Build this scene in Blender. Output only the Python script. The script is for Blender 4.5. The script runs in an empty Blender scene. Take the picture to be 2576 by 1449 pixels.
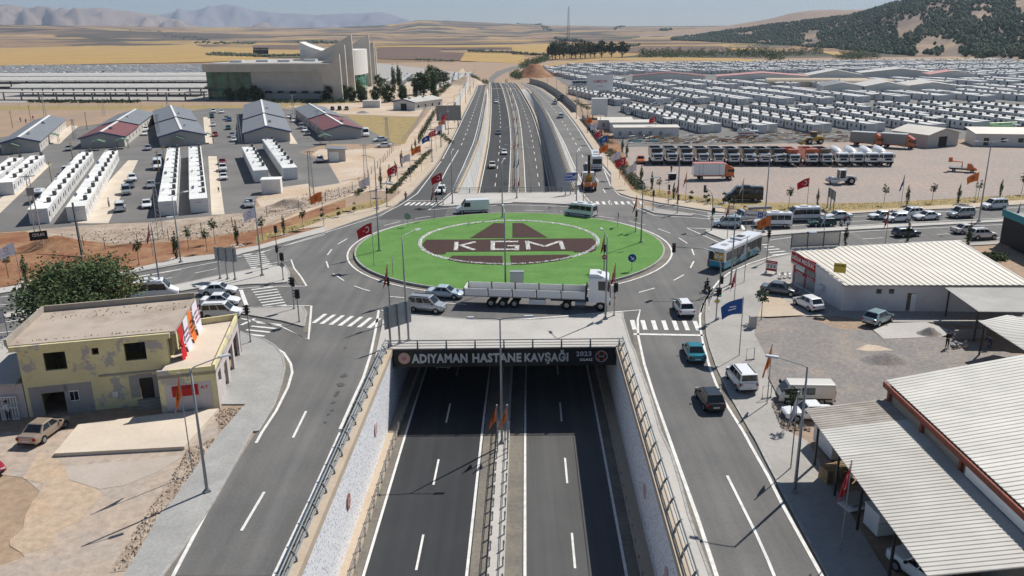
import bpy,bmesh,math,random
import numpy as np
from mathutils import Vector,Matrix
from mathutils.geometry import tessellate_polygon
R=math.radians
random.seed(7);rnd=random.Random(11)
SC=bpy.context.scene
COL=SC.collection
# ------------------------------------------------------------------ camera, world, sun, exposure
CAM_H=31.0
PITCH,ROLL=0.302495,-0.011223
FPX=2074.4
cam_data=bpy.data.cameras.new('camera');cam=bpy.data.objects.new('camera',cam_data);COL.objects.link(cam)
cam_data.sensor_width=36;cam_data.lens=36*FPX/2576;cam_data.clip_start=0.5;cam_data.clip_end=60000
cam.matrix_world=Matrix.Translation((0,0,CAM_H)) @ Matrix.Rotation(math.pi/2-PITCH,4,'X') @ Matrix.Rotation(ROLL,4,'Z')
SC.camera=cam
SUN_EL,SUN_AZ=R(48.2),R(43.0)
world=bpy.data.worlds.new('World');SC.world=world;world.use_nodes=True
nt=world.node_tree
sky=nt.nodes.new('ShaderNodeTexSky');sky.sky_type='NISHITA';sky.sun_disc=False
sky.sun_elevation=SUN_EL;sky.sun_rotation=SUN_AZ;sky.altitude=600;sky.air_density=1.0;sky.dust_density=0.2;sky.ozone_density=2.5
nt.links.new(sky.outputs[0],nt.nodes['Background'].inputs[0]);nt.nodes['Background'].inputs[1].default_value=0.06
sl=bpy.data.lights.new('sun','SUN');sl.energy=4.95;sl.angle=R(0.53);sl.color=(1,0.955,0.88)
sun=bpy.data.objects.new('sun',sl);COL.objects.link(sun)
sd=Vector((math.sin(SUN_AZ)*math.cos(SUN_EL),math.cos(SUN_AZ)*math.cos(SUN_EL),math.sin(SUN_EL)))
sun.rotation_euler=sd.to_track_quat('Z','Y').to_euler();sun.location=(60,60,120)
SC.view_settings.view_transform='Standard';SC.view_settings.look='None'
SC.view_settings.exposure=0.25;SC.view_settings.gamma=1.0;SC.view_settings.use_curve_mapping=False
SC.render.engine='CYCLES'
SC.cycles.max_bounces=5;SC.cycles.diffuse_bounces=2;SC.cycles.glossy_bounces=2;SC.cycles.transmission_bounces=3;SC.cycles.volume_bounces=0
SC.cycles.transparent_max_bounces=6
# ------------------------------------------------------------------ survey: a spot read off the photograph -> point on the ground (height z)
VIEWS={'A':(500,900,2.8975),'B':(2600,750,2.8975),'C':(0,950,2.8975),'D':(1500,1000,2.8975),'E':(1750,280,2.683),'U':(0,0,0.62891),
         'F':(0,650,2.576),'H':(3000,500,2.576),'J':(2600,150,2.576),'K':(1200,100,2.576),'L':(2100,200,2.576),'M':(0,350,2.576),'N':(900,350,2.576)}
for _i in range(4):
    for _j in range(4):VIEWS['%d%d' % (_i,_j)]=(1024*_i,576*_j,2.5156)
def uv(k,x,y):
    a,b,s=VIEWS[k];return (a+x/s)*0.62891,(b+y/s)*0.62891
def ray(u,v):
    x=(u-1288)/FPX;y=-(v-724.5)/FPX;c,s=math.cos(ROLL),math.sin(ROLL);x,y=c*x-s*y,s*x+c*y
    return Vector((x,math.cos(PITCH)+y*math.sin(PITCH),-math.sin(PITCH)+y*math.cos(PITCH)))
def at(k,x,y,z=0.0):
    r=ray(*uv(k,x,y));t=(z-CAM_H)/r.z;return Vector((r.x*t,r.y*t,z))
def ats(k,pts,z=0.0):return [at(k,p[0],p[1],z) for p in pts]
def hgt(k,x,y,base):
    r=ray(*uv(k,x,y));return CAM_H + r.z*math.hypot(base[0],base[1])/math.hypot(r.x,r.y)
def itp(y,Y,X):return float(np.interp(y,Y,X))
# ------------------------------------------------------------------ materials
MATS={}
def mat(name,c,c2=None,scale=0.5,rough=0.85,metal=0.0,bump=0.0,bscale=None,spec=0.3,lo=0.35,hi=0.65,fine=0.0,fscale=8.0,coat=0.0,emit=None,vary=0.0,coords='Object',detail=6.0,streak=None):
    m=bpy.data.materials.new(name);m.use_nodes=True;t=m.node_tree;b=t.nodes['Principled BSDF'];L=t.links.new
    b.inputs['Roughness'].default_value=rough;b.inputs['Metallic'].default_value=metal;b.inputs['Specular IOR Level'].default_value=spec
    if coat:b.inputs['Coat Weight'].default_value=coat;b.inputs['Coat Roughness'].default_value=0.08
    c=tuple(c)+(1,)
    b.inputs['Base Color'].default_value=c
    m.diffuse_color=c
    tc=None;out=None
    def coordn():
        nonlocal tc
        if tc is None:tc=t.nodes.new('ShaderNodeTexCoord')
        return tc.outputs[coords]
    if c2 is not None:
        n=t.nodes.new('ShaderNodeTexNoise');n.inputs['Scale'].default_value=scale;n.inputs['Detail'].default_value=detail;n.inputs['Roughness'].default_value=0.6
        L(coordn(),n.inputs['Vector'])
        r=t.nodes.new('ShaderNodeMapRange');r.inputs[1].default_value=lo;r.inputs[2].default_value=hi;L(n.outputs[0],r.inputs[0])
        mx=t.nodes.new('ShaderNodeMix');mx.data_type='RGBA';mx.inputs[6].default_value=c;mx.inputs[7].default_value=tuple(c2)+(1,);L(r.outputs[0],mx.inputs[0]);out=mx.outputs[2]
    if fine:
        n=t.nodes.new('ShaderNodeTexNoise');n.inputs['Scale'].default_value=fscale;n.inputs['Detail'].default_value=5;n.inputs['Roughness'].default_value=0.7;L(coordn(),n.inputs['Vector'])
        r=t.nodes.new('ShaderNodeMapRange');r.inputs[1].default_value=0.3;r.inputs[2].default_value=0.7;r.inputs[3].default_value=1-fine;r.inputs[4].default_value=1+fine;L(n.outputs[0],r.inputs[0])
        mx=t.nodes.new('ShaderNodeMix');mx.data_type='RGBA';mx.blend_type='MULTIPLY';mx.inputs[0].default_value=1
        if out is None:mx.inputs[6].default_value=c
        else:L(out,mx.inputs[6])
        L(r.outputs[0],mx.inputs[7]);out=mx.outputs[2]
    if streak:
        mp=t.nodes.new('ShaderNodeMapping');mp.inputs['Scale'].default_value=(streak[0],streak[1],1);L(coordn(),mp.inputs[0]);n=t.nodes.new('ShaderNodeTexNoise');n.inputs['Scale'].default_value=1;n.inputs['Detail'].default_value=4;L(mp.outputs[0],n.inputs['Vector'])
        r=t.nodes.new('ShaderNodeMapRange');r.inputs[1].default_value=.3;r.inputs[2].default_value=.7;r.inputs[3].default_value=1-streak[2];r.inputs[4].default_value=1+streak[2];L(n.outputs[0],r.inputs[0])
        mx=t.nodes.new('ShaderNodeMix');mx.data_type='RGBA';mx.blend_type='MULTIPLY';mx.inputs[0].default_value=1;mx.inputs[6].default_value=c
        if out is not None:L(out,mx.inputs[6])
        L(r.outputs[0],mx.inputs[7]);out=mx.outputs[2]
    if vary:
        oi=t.nodes.new('ShaderNodeObjectInfo');r=t.nodes.new('ShaderNodeMapRange');r.inputs[3].default_value=1-vary;r.inputs[4].default_value=1+vary;L(oi.outputs['Random'],r.inputs[0])
        mx=t.nodes.new('ShaderNodeMix');mx.data_type='RGBA';mx.blend_type='MULTIPLY';mx.inputs[0].default_value=1
        if out is None:mx.inputs[6].default_value=c
        else:L(out,mx.inputs[6])
        L(r.outputs[0],mx.inputs[7]);out=mx.outputs[2]
    if out is not None:L(out,b.inputs['Base Color'])
    if bump:
        n=t.nodes.new('ShaderNodeTexNoise');n.inputs['Scale'].default_value=bscale or scale*6;n.inputs['Detail'].default_value=6;L(coordn(),n.inputs['Vector'])
        bp=t.nodes.new('ShaderNodeBump');bp.inputs['Strength'].default_value=bump;bp.inputs['Distance'].default_value=0.1;L(n.outputs[0],bp.inputs['Height']);L(bp.outputs[0],b.inputs['Normal'])
    if emit:b.inputs['Emission Color'].default_value=tuple(emit[:3])+(1,);b.inputs['Emission Strength'].default_value=emit[3]
    MATS[name]=m;return m
# ------------------------------------------------------------------ mesh builder
class MB:
    def __init__(s):s.v=[];s.f=[];s.mi=[];s.cur=0
    def add(s,vs,fs):
        o=len(s.v);s.v+=[tuple(p) for p in vs];s.f+=[tuple(i+o for i in f) for f in fs];s.mi+=[s.cur]*len(fs);return s
    def m(s,i):s.cur=i;return s
    def box(s,x0,x1,y0,y1,z0,z1):
        return s.add([(x0,y0,z0),(x1,y0,z0),(x1,y1,z0),(x0,y1,z0),(x0,y0,z1),(x1,y0,z1),(x1,y1,z1),(x0,y1,z1)],[(0,3,2,1),(4,5,6,7),(0,1,5,4),(1,2,6,5),(2,3,7,6),(3,0,4,7)])
    def hexa(s,bot,top):
        return s.add(list(bot)+list(top),[(0,3,2,1),(4,5,6,7),(0,1,5,4),(1,2,6,5),(2,3,7,6),(3,0,4,7)])
    def sheet(s,pts,z=None):
        p=[Vector((a[0],a[1],a[2] if z is None else z)) for a in pts]
        tr=tessellate_polygon([p]);o=[]
        for a,b,c in tr:
            n=(p[b]-p[a]).cross(p[c]-p[a]);o.append((a,b,c) if n.z >= 0 else (a,c,b))
        return s.add(p,o)
    def slab(s,pts,z0,z1):
        s.sheet(pts,z1);n=len(pts);vs=[(p[0],p[1],z0) for p in pts]+[(p[0],p[1],z1) for p in pts]
        A=sum(pts[i][0]*pts[(i+1) % n][1]-pts[(i+1) % n][0]*pts[i][1] for i in range(n))
        fs=[(i,(i+1) % n,n+(i+1) % n,n+i) if A>0 else (i,n+i,n+(i+1) % n,(i+1) % n) for i in range(n)]
        return s.add(vs,fs)
    def strip(s,pts,w,z=None,closed=False):
        p=[Vector((a[0],a[1])) for a in pts];zz=[a[2] if z is None else z for a in pts];n=len(p);vs=[]
        for i in range(n):
            a=p[i-1] if (i or closed) else p[i];b=p[(i+1) % n] if (i<n-1 or closed) else p[i]
            d=(b-a);d.normalize();q=Vector((-d.y,d.x))*w/2
            vs+=[(p[i].x-q.x,p[i].y-q.y,zz[i]),(p[i].x+q.x,p[i].y+q.y,zz[i])]
        fs=[(2*i,2*i+2,2*i+3,2*i+1) for i in range(n-1)]
        if closed:fs.append((2*n-2,0,1,2*n-1))
        return s.add(vs,fs)
    def ribbon(s,A,B):
        n=len(A);return s.add([tuple(a) for a in A]+[tuple(b) for b in B],[(i,i+1,n+i+1,n+i) for i in range(n-1)])
    def tube(s,pts,r,k=6,caps=True):
        P=[Vector(p) for p in pts];n=len(P);vs=[];rr=r if isinstance(r,(list,tuple)) else [r]*n
        for i in range(n):
            d=(P[min(i+1,n-1)]-P[max(i-1,0)]).normalized();a=d.orthogonal().normalized() if abs(d.z)<0.95 else Vector((1,0,0));a=(a-d*a.dot(d)).normalized()
            if abs(d.z)<0.95:a=Vector((0,0,1));a=(a-d*a.dot(d)).normalized()
            b=d.cross(a)
            for j in range(k):
                t=2*math.pi*j/k;vs.append(P[i]+(a*math.cos(t)+b*math.sin(t))*rr[i])
        fs=[(i*k+j,i*k+(j+1) % k,(i+1)*k+(j+1) % k,(i+1)*k+j) for i in range(n-1) for j in range(k)]
        if caps:fs+=[tuple(range(k-1,-1,-1)),tuple(range((n-1)*k,n*k))]
        return s.add(vs,fs)
    def disc(s,c,r,axis='Z',k=12,ry=None):
        c=Vector(c);vs=[]
        for j in range(k):
            t=2*math.pi*j/k;a,b=r*math.cos(t),(ry or r)*math.sin(t)
            vs.append(c+(Vector((a,b,0)) if axis=='Z' else Vector((a,0,b)) if axis=='Y' else Vector((0,a,b))))
        return s.add(vs,[tuple(range(k))])
    def cyl(s,c,r,h,axis='Z',k=12,r2=None):
        c=Vector(c);d={'X':Vector((1,0,0)),'Y':Vector((0,1,0)),'Z':Vector((0,0,1))}[axis]
        return s.tube([c,c+d*h],[r,r if r2 is None else r2],k)
    def loft(s,rings,closed=True,caps=True):
        k=len(rings[0]);vs=[p for r in rings for p in r];fs=[]
        for i in range(len(rings)-1):
            for j in range(k if closed else k-1):fs.append((i*k+j,i*k+(j+1) % k,(i+1)*k+(j+1) % k,(i+1)*k+j))
        if caps:fs+=[tuple(range(k-1,-1,-1)),tuple(range((len(rings)-1)*k,len(rings)*k))]
        return s.add(vs,fs)
    def xf(s,M,start=0):
        s.v=s.v[:start]+[tuple(M @ Vector(p)) for p in s.v[start:]];return s
    def mesh(s,name,mats=None,smooth=False):
        me=bpy.data.meshes.new(name);me.from_pydata(s.v,[],s.f)
        if mats:
            for q in (mats if isinstance(mats,(list,tuple)) else [mats]):me.materials.append(MATS[q] if isinstance(q,str) else q)
            if isinstance(mats,(list,tuple)) and len(mats)>1:me.polygons.foreach_set('material_index',s.mi)
        if smooth:me.polygons.foreach_set('use_smooth',[True]*len(me.polygons))
        me.update();return me
    def build(s,name,mats=None,parent=None,smooth=False,fix=False):
        me=s.mesh(name,mats,smooth)
        if fix:
            bm=bmesh.new();bm.from_mesh(me);bmesh.ops.recalc_face_normals(bm,faces=bm.faces);bm.to_mesh(me);bm.free()
        return link(name,me,parent)
def link(name,me,parent=None,M=None):
    o=bpy.data.objects.new(name,me);COL.objects.link(o)
    if parent is not None:o.parent=parent
    if M is not None:o.matrix_local=M
    return o
def tag(o,label=None,cat=None,group=None,kind=None):
    if label:o['label']=label
    if cat:o['category']=cat
    if group:o['group']=group
    if kind:o['kind']=kind
    return o
def thing(name,loc,rz=0.0,label=None,cat=None,group=None):
    o=bpy.data.objects.new(name,None);COL.objects.link(o);o.location=loc;o.rotation_euler=(0,0,rz);o.empty_display_size=0.3
    return tag(o,label,cat,group)
KIDS={}
def copy_tree(o,parent=None,skip=()):
    c=o.copy();COL.objects.link(c);c.parent=parent
    if parent is not None:c.matrix_parent_inverse=o.matrix_parent_inverse.copy()
    for ch in list(o.children):
        if ch.name.split('.')[0] in skip:continue
        copy_tree(ch,c,skip)
    return c
def place(proto,loc,rz,label=None,cat=None,group=None,first=[],skip=()):
    o=copy_tree(proto,None,skip);o.location=loc;o.rotation_euler=(0,0,rz);
    for k in ('label','category','group','kind'):
        if k in o:del o[k]
    return tag(o,label,cat,group)
def kill(o):
    for ch in list(o.children):kill(ch)
    bpy.data.objects.remove(o)
def recolor(o,partnames,m):
    for ch in o.children:
        if ch.name.split('.')[0] in partnames:
            ch.material_slots[0].link='OBJECT';ch.material_slots[0].material=m
            recolor(ch,partnames,m)
def text_mesh(s,size=1.0,depth=0.02,align='CENTER',spacing=1.0,xs=1.0,bold=0.0):
    cu=bpy.data.curves.new('txt','FONT');cu.body=s;cu.size=size;cu.extrude=depth;cu.align_x=align;cu.align_y='CENTER';cu.space_character=spacing;cu.resolution_u=2;cu.offset=bold
    ob=bpy.data.objects.new('txt',cu);COL.objects.link(ob);dg=bpy.context.evaluated_depsgraph_get();dg.update()
    me=bpy.data.meshes.new_from_object(ob.evaluated_get(dg));bpy.data.objects.remove(ob);bpy.data.curves.remove(cu)
    if xs != 1.0:
        for q in me.vertices:q.co.x *= xs
    return me
def lettering(name,s,size,parent,M,m,depth=0.01,fit=None,bold=0.0):
    me=text_mesh(s,size,depth,bold=size*(bold or .022),spacing=1.08)
    if fit:
        xs=[q.co.x for q in me.vertices];w=max(xs)-min(xs);cx=(max(xs)+min(xs))/2
        ys=[q.co.y for q in me.vertices];h=max(ys)-min(ys);cy=(max(ys)+min(ys))/2
        for q in me.vertices:
            q.co.x=(q.co.x-cx)*fit[0]/w
            if len(fit)>1:q.co.y=(q.co.y-cy)*fit[1]/h
    me.materials.clear();me.materials.append(MATS[m] if isinstance(m,str) else m);me.name=name
    return link(name,me,parent,M)
def facing(origin,xdir,n):
    x=Vector(xdir).normalized();nn=Vector(n).normalized();y=nn.cross(x);M=Matrix((x,y,nn)).transposed().to_4x4();M.translation=Vector(origin);return M
# ------------------------------------------------------------------ materials of the setting
mat('orange_sand',(.47,.345,.235),(.44,.35,.27),scale=.25,rough=.95,fine=.22,fscale=1.3,bump=.35,bscale=2.5);mat('forecourt',(.44,.345,.265),(.37,.32,.28),scale=.12,rough=.95,fine=.22,fscale=1.3,bump=.35,bscale=2.5)
mat('dirt',(.37,.26,.175),(.3,.225,.165),scale=.06,rough=.95,fine=.22,fscale=1.3,bump=.35,bscale=2.5)
mat('red_soil',(.2,.078,.036),(.33,.19,.105),scale=.16,rough=.95,fine=.28,fscale=1.2,bump=.5,bscale=3)
mat('tan_soil',(.47,.345,.235),(.55,.46,.37),scale=.1,rough=.95,fine=.2,fscale=1.5,bump=.4,bscale=3)
mat('cream_floor',(.66,.57,.46),(.56,.48,.39),scale=.25,rough=.85,fine=.06,fscale=3)
mat('rubble_soil',(.31,.24,.185),(.45,.37,.295),scale=.3,rough=.95,fine=.35,fscale=2.2,bump=.8,bscale=4)
mat('yard_gravel',(.37,.295,.25),(.3,.265,.24),scale=.05,rough=.95,fine=.24,fscale=1.2,bump=.3,bscale=5,lo=.3,hi=.7)
mat('gravel_dark',(.225,.21,.2),(.34,.28,.235),scale=.22,rough=.95,fine=.3,fscale=3.5,bump=.4,bscale=8,lo=.45,hi=.8)
mat('dry_grass',(.37,.27,.12),(.25,.2,.085),scale=.45,rough=.95,fine=.3,fscale=3,bump=.5,bscale=6)
mat('asphalt',(.118,.116,.114),(.17,.165,.158),scale=.11,rough=.9,fine=.13,fscale=5,lo=.3,hi=.72,streak=(.9,.03,.15))
mat('asphalt_new',(.031,.033,.037),(.04,.042,.046),scale=.12,rough=.85,fine=.12,fscale=9,streak=(1.1,.02,.14))
mat('asphalt_mid',(.085,.085,.085),(.1,.1,.099),scale=.15,rough=.88,fine=.1,fscale=9,streak=(1.3,.02,.16));mat('oil_stain',(.085,.084,.083),rough=.7)
mat('asphalt_old',(.19,.183,.175),(.145,.141,.136),scale=.09,rough=.92,fine=.12,fscale=4)
mat('asphalt_side',(.075,.075,.076),(.092,.091,.09),scale=.1,rough=.9,fine=.1,fscale=9)
mat('gutter',(.215,.19,.155),(.15,.14,.125),scale=.4,rough=.9,fine=.2,fscale=3)
mat('concrete',(.385,.365,.34),(.32,.305,.285),scale=.2,rough=.9,fine=.1,fscale=3)
mat('concrete_light',(.5,.475,.44),(.42,.4,.375),scale=.15,rough=.9,fine=.07,fscale=2.5)
mat('concrete_beige',(.5,.42,.325),(.45,.36,.27),scale=.2,rough=.9,fine=.1,fscale=3)
mat('paving_grey',(.37,.365,.35),(.3,.297,.287),scale=.35,rough=.9,fine=.16,fscale=5)
mat('kerb_stone',(.42,.41,.39),(.33,.32,.3),scale=1.2,rough=.9,fine=.1,fscale=4)
mat('road_paint',(.74,.73,.7),(.46,.45,.43),scale=1.6,rough=.75,lo=.42,hi=.85)
mat('steel',(.36,.38,.4),rough=.45,metal=.75)
mat('galvanised',(.42,.44,.455),(.34,.355,.37),scale=2,rough=.5,metal=.4)
mat('dark_steel',(.05,.055,.06),rough=.5,metal=.3)
mat('turf',(.092,.215,.046),(.118,.255,.06),scale=.3,rough=.95,fine=.2,fscale=3.5,streak=(.12,1.6,.06),bump=.4,bscale=25)
mat('bark_mulch',(.042,.021,.018),(.072,.037,.03),scale=2.5,rough=.95,fine=.4,fscale=9,bump=1.0,bscale=8)
mat('white_stone',(.8,.79,.76),(.66,.64,.6),scale=3,rough=.85)
mat('black_panel',(.012,.013,.015),rough=.35)
mat('letter_metal',(.5,.53,.56),rough=.35,metal=.35)
mat('gold_edge',(.55,.42,.2),rough=.4,metal=.4)
mat('white_paint',(.78,.78,.76),rough=.5)
mat('red_paint',(.45,.02,.02),rough=.5)
mat('black_rubber',(.015,.015,.016),rough=.7)
def struct(name,mb,m,parent=None,**k):return tag(mb.build(name,m,parent,**k),kind='structure') if parent is None else mb.build(name,m,parent,**k)
TY  =[-80,42,78,163,200,240,277,312,345,376,416,442,474,495,515,530]
def xc(y):return -1.56+.0192*(y-42)
def tab(near,far):return [xc(y)+near for y in TY[:3]]+far
T={'Lout':tab(-30,[-19.5,-17.3,-17.2,-17.3,-17.5,-17.6,-17.7,-17.9,-18.0,-18.4,-18.7,-18.9,-19.2]),
 'Lin':tab(-13,[-12.0,-11.3,-10.7,-10.9,-11.3,-11.7,-12.1,-12.7,-13.1,-13.5,-13.8,-14,-14.3]),
 'Ltop':tab(-11.45,[-10.8,-9.8,-9.1,-9.2,-9.6,-10.1,-10.4,-11.2,-11.8,-12.5,-12.9,-13.2,-13.5]),
 'Lbase':tab(-11.4,[-9.4,-8.8,-8.5,-8.3,-8.6,-9.0,-9.4,-10.2,-10.9,-11.7,-12.3,-12.8,-13.2]),
 'Lline':tab(-9.74,[-8.0,-7.8,-7.4,-7.2,-7.4,-7.9,-8.3,-9.1,-9.6,-10.3,-10.9,-11.5,-12]),
 'Ldash':tab(-5.95,[-4.2,-4.1,-3.7,-3.5,-3.6,-4.0,-4.6,-5.6,-6.2,-7.2,-7.9,-8.6,-9.2]),
 'Lmed':tab(-2.17,[-0.6,-0.5,-0.1,.2,.0,-.4,-1.1,-2.2,-3.0,-4.1,-4.9,-5.7,-6.4]),
 'Rmed':tab(2.09,[3.5,3.6,3.9,4.1,4.1,3.9,3.5,2.4,1.6,.4,-.5,-1.4,-2.1]),
 'Rdash':tab(5.8,[7.1,7.2,7.4,7.5,7.3,6.8,6.0,4.9,4.0,2.5,1.5,.4,-.4]),
 'Rline':tab(9.5,[9.7,9.7,9.9,10.2,10.0,9.6,8.8,7.2,6.1,4.6,3.4,2.0,1]),
 'Rbase':tab(11.4,[11.0,11.0,11.2,11.4,11.3,10.9,10.1,8.5,7.4,5.9,4.7,3.3,2.2]),
 'Rtop':tab(11.45,[12.4,12.9,13.3,13.5,13.4,13.1,12.4,11.2,10.5,9.4,7.8,6,5]),
 'Rin':tab(14,[15.1,15.2,15.5,15.2,14.9,14.4,13.5,12,10.9,9.2,8.0,6.8,5.8]),
 'Rout':tab(22,[22.5,21.6,21.9,22.2,22.0,21.7,20.9,19.3,17.8,15.8,13,9,8])}
def tx(k,y):return itp(y,TY,T[k])
def zf(y):return -7.0 if y<200 else min(.062,-7+7*(y-200)/275)
PORTAL,FARP=78.3,163.5
ys_near=[-80,-20,42,60,PORTAL]
ys_far=[FARP,180,200,220,240,260,277,295,312,330,345,360,376,396,416,430,442,458,474]
mb=MB()
for ys in (ys_near,ys_far):
    mb.ribbon([(-1000,y,0) for y in ys],[(tx('Ltop',y)-.35,y,0) for y in ys][:]);mb.ribbon([(tx('Rtop',y)+.35,y,0) for y in ys],[(1100,y,0) for y in ys])
mb.add([(-1000,PORTAL,0),(1100,PORTAL,0),(1100,FARP,0),(-1000,FARP,0)],[(0,1,2,3)])
mb.add([(-1000,474,0),(1100,474,0),(1100,900,0),(-1000,900,0)],[(0,1,2,3)])
ground=struct('ground',mb,'dirt',fix=True)
for p in ground.data.polygons:
    if p.normal.z<0:p.flip()
ysf=ys_near[:-1]+[PORTAL,120]+ys_far+[485,495,515,530]
mb=MB();mb.ribbon([(tx('Lbase',y)-.3,y,zf(y)) for y in ysf],[(tx('Rbase',y)+.3,y,zf(y)) for y in ysf])
floor=struct('underpass_road',mb,'asphalt_new',fix=True)
for p in floor.data.polygons:
    if p.normal.z<0:p.flip()
mb=MB();mb.ribbon([(tx('Rmed',y)-.2,y,zf(y)+.003) for y in ysf],[(tx('Rline',y)+.2,y,zf(y)+.003) for y in ysf]);g=mb.build('right_carriageway','asphalt_mid',floor)
for p in g.data.polygons:
    if p.normal.z<0:p.flip()
mb=MB()
for a,b in ((('Lline',-.15),('Lbase',0)),(('Rline',.15),('Rbase',0))):
    mb.ribbon([(tx(a[0],y)+a[1],y,zf(y)+.006) for y in ysf],[(tx(b[0],y)+b[1],y,zf(y)+.006) for y in ysf])
mb.ribbon([(tx('Lmed',y)+.2,y,zf(y)+.006) for y in ysf],[(tx('Rmed',y)-.2,y,zf(y)+.006) for y in ysf])
g=mb.build('gutter','gutter',floor)
for p in g.data.polygons:
    if p.normal.z<0:p.flip()
def medc(y):return (tx('Lmed',y)+tx('Rmed',y))/2
def wall_strip(mb,ys,xa,xb,z0,z1):
    for i in range(len(ys)-1):
        a,b=ys[i],ys[i+1]
        mb.hexa([(xa(a),a,z0(a)),(xb(a),a,z0(a)),(xb(b),b,z0(b)),(xa(b),b,z0(b))],[(xa(a),a,z1(a)),(xb(a),a,z1(a)),(xb(b),b,z1(b)),(xa(b),b,z1(b))])
ysm=[y for y in ysf if y <= 530]
mb=MB();wall_strip(mb,ysm,lambda y:medc(y)-.62,lambda y:medc(y)+.62,zf,lambda y:zf(y)+.3);struct('underpass_median',mb,'concrete_light')
mb=MB()
wall_strip(mb,ysm,lambda y:tx('Lbase',y)-.1,lambda y:tx('Lbase',y)+.9,zf,lambda y:zf(y)+.35)
wall_strip(mb,ysm,lambda y:tx('Rbase',y)-.9,lambda y:tx('Rbase',y)+.1,zf,lambda y:zf(y)+.35)
mb.build('wall_foot_kerb','concrete_beige',floor)
def speckle(name,base,dark,dens):
    m=mat(name,base,rough=.55);t=m.node_tree;L=t.links.new;b=t.nodes['Principled BSDF']
    tc=t.nodes.new('ShaderNodeTexCoord');mp=t.nodes.new('ShaderNodeMapping');L(tc.outputs['Object'],mp.inputs[0]);mp.inputs['Scale'].default_value=(1,7,3.4)
    vo=t.nodes.new('ShaderNodeTexVoronoi');vo.inputs['Scale'].default_value=1.0;L(mp.outputs[0],vo.inputs['Vector'])
    r=t.nodes.new('ShaderNodeMapRange');r.inputs[1].default_value=.24;r.inputs[2].default_value=.32;r.inputs[3].default_value=dens;r.inputs[4].default_value=0;L(vo.outputs['Distance'],r.inputs[0])
    mx=t.nodes.new('ShaderNodeMix');mx.data_type='RGBA';mx.inputs[6].default_value=tuple(base)+(1,);mx.inputs[7].default_value=tuple(dark)+(1,);L(r.outputs[0],mx.inputs[0]);L(mx.outputs[2],b.inputs['Base Color'])
    return m
speckle('mosaic_wall',(.8,.81,.84),(.1,.11,.17),.95)
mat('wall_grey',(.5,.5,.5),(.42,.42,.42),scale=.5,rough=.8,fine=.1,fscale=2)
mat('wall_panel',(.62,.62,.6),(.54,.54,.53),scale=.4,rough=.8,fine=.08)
ysn=[-80,-20,20,42,60,PORTAL,120,FARP]
for side,top,base,sg in (('left','Ltop','Lbase',-1),('right','Rtop','Rbase',1)):
    mb=MB();wall_strip(mb,ysn[:],(lambda y:tx(top,y)+sg*.35),(lambda y:tx(top,y)),lambda y:zf(y)-.2,lambda y:-.02 if y<PORTAL+1 else -1.2)
    struct('underpass_wall_'+side+'_near',mb,'mosaic_wall')
    mb=MB()
    for i in range(len(ys_far)-1):
        a,b=ys_far[i],ys_far[i+1]
        mb.hexa([(tx(base,a)+sg*.4,a,zf(a)-.3),(tx(base,a),a,zf(a)-.3),(tx(base,b),b,zf(b)-.3),(tx(base,b)+sg*.4,b,zf(b)-.3)],[(tx(top,a)+sg*.4,a,-.02),(tx(top,a),a,-.02),(tx(top,b),b,-.02),(tx(top,b)+sg*.4,b,-.02)])
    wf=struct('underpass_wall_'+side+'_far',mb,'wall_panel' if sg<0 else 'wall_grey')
    mb=MB()
    for y in np.arange(170,440,6.0):
        d=-sg*.02;mb.hexa([(tx(base,y)+d,y,zf(y)),(tx(base,y)-d,y,zf(y)),(tx(base,y)-d,y+.12,zf(y)),(tx(base,y)+d,y+.12,zf(y))],[(tx(top,y)+d,y,-.05),(tx(top,y)-d,y,-.05),(tx(top,y)-d,y+.12,-.05),(tx(top,y)+d,y+.12,-.05)])
    mb.build('panel_rib','concrete',wf)
    mb=MB();wall_strip(mb,ys_near,(lambda y:tx(top,y)+sg*.55),(lambda y:tx(top,y)-sg*.12),lambda y:-.3,lambda y:.32)
    wall_strip(mb,ys_far,(lambda y:tx(top,y)+sg*.55),(lambda y:tx(top,y)-sg*.12),lambda y:-.3,lambda y:.3)
    struct('wall_coping_'+side,mb,'concrete_beige')
mb=MB();mb.box(xc(PORTAL)-12.2,xc(PORTAL)+12.2,PORTAL,FARP,-1.25,-.03);struct('underpass_deck',mb,'concrete')
# ------------------------------------------------------------------ roads
ICX,ICY,IR=-.29,120.0,22.8
def arc(cx,cy,r,a0,a1,n=24):return [(cx+r*math.cos(a0+(a1-a0)*i/n),cy+r*math.sin(a0+(a1-a0)*i/n)) for i in range(n+1)]
zl=[.004]
def road(name,pts,m='asphalt'):
    zl[0]+=.004;return struct(name,MB().sheet(pts,zl[0]),m)
def P2(k,*pts):return ats(k,pts)
road('roundabout_road',[p for p in arc(ICX,ICY,36,0,2*math.pi,64)][:-1])
road('left_arm_road',P2('C',(-700,1420),(-700,590),(0,615),(800,520),(1500,400))+P2('A',(400,500),(1050,390),(1360,320),(1800,210),(2318,80))+P2('11',(700,870),(1000,1000),(800,1300))+P2('A',(2250,900),(2100,1330),(1345,1290),(600,1100))+P2('C',(800,1250),(100,1350)))
road('right_arm_road',P2('21',(1380,590),(1950,640),(2140,680))+P2('31',(520,715),(1040,685),(2100,630),(2576,600),(3600,520),(3600,850),(2400,965),(1800,990),(1000,1040),(300,1120),(0,1165))+P2('B',(1400,840),(960,1010),(700,1000),(400,700),(300,400)))
road('service_road_near_left',P2('13',(-900,1449),(270,1449),(900,0))+P2('12',(1190,720),(1262,400),(1270,240),(900,0),(560,150),(300,500),(0,480),(-150,560),(0,1449)))
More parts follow.
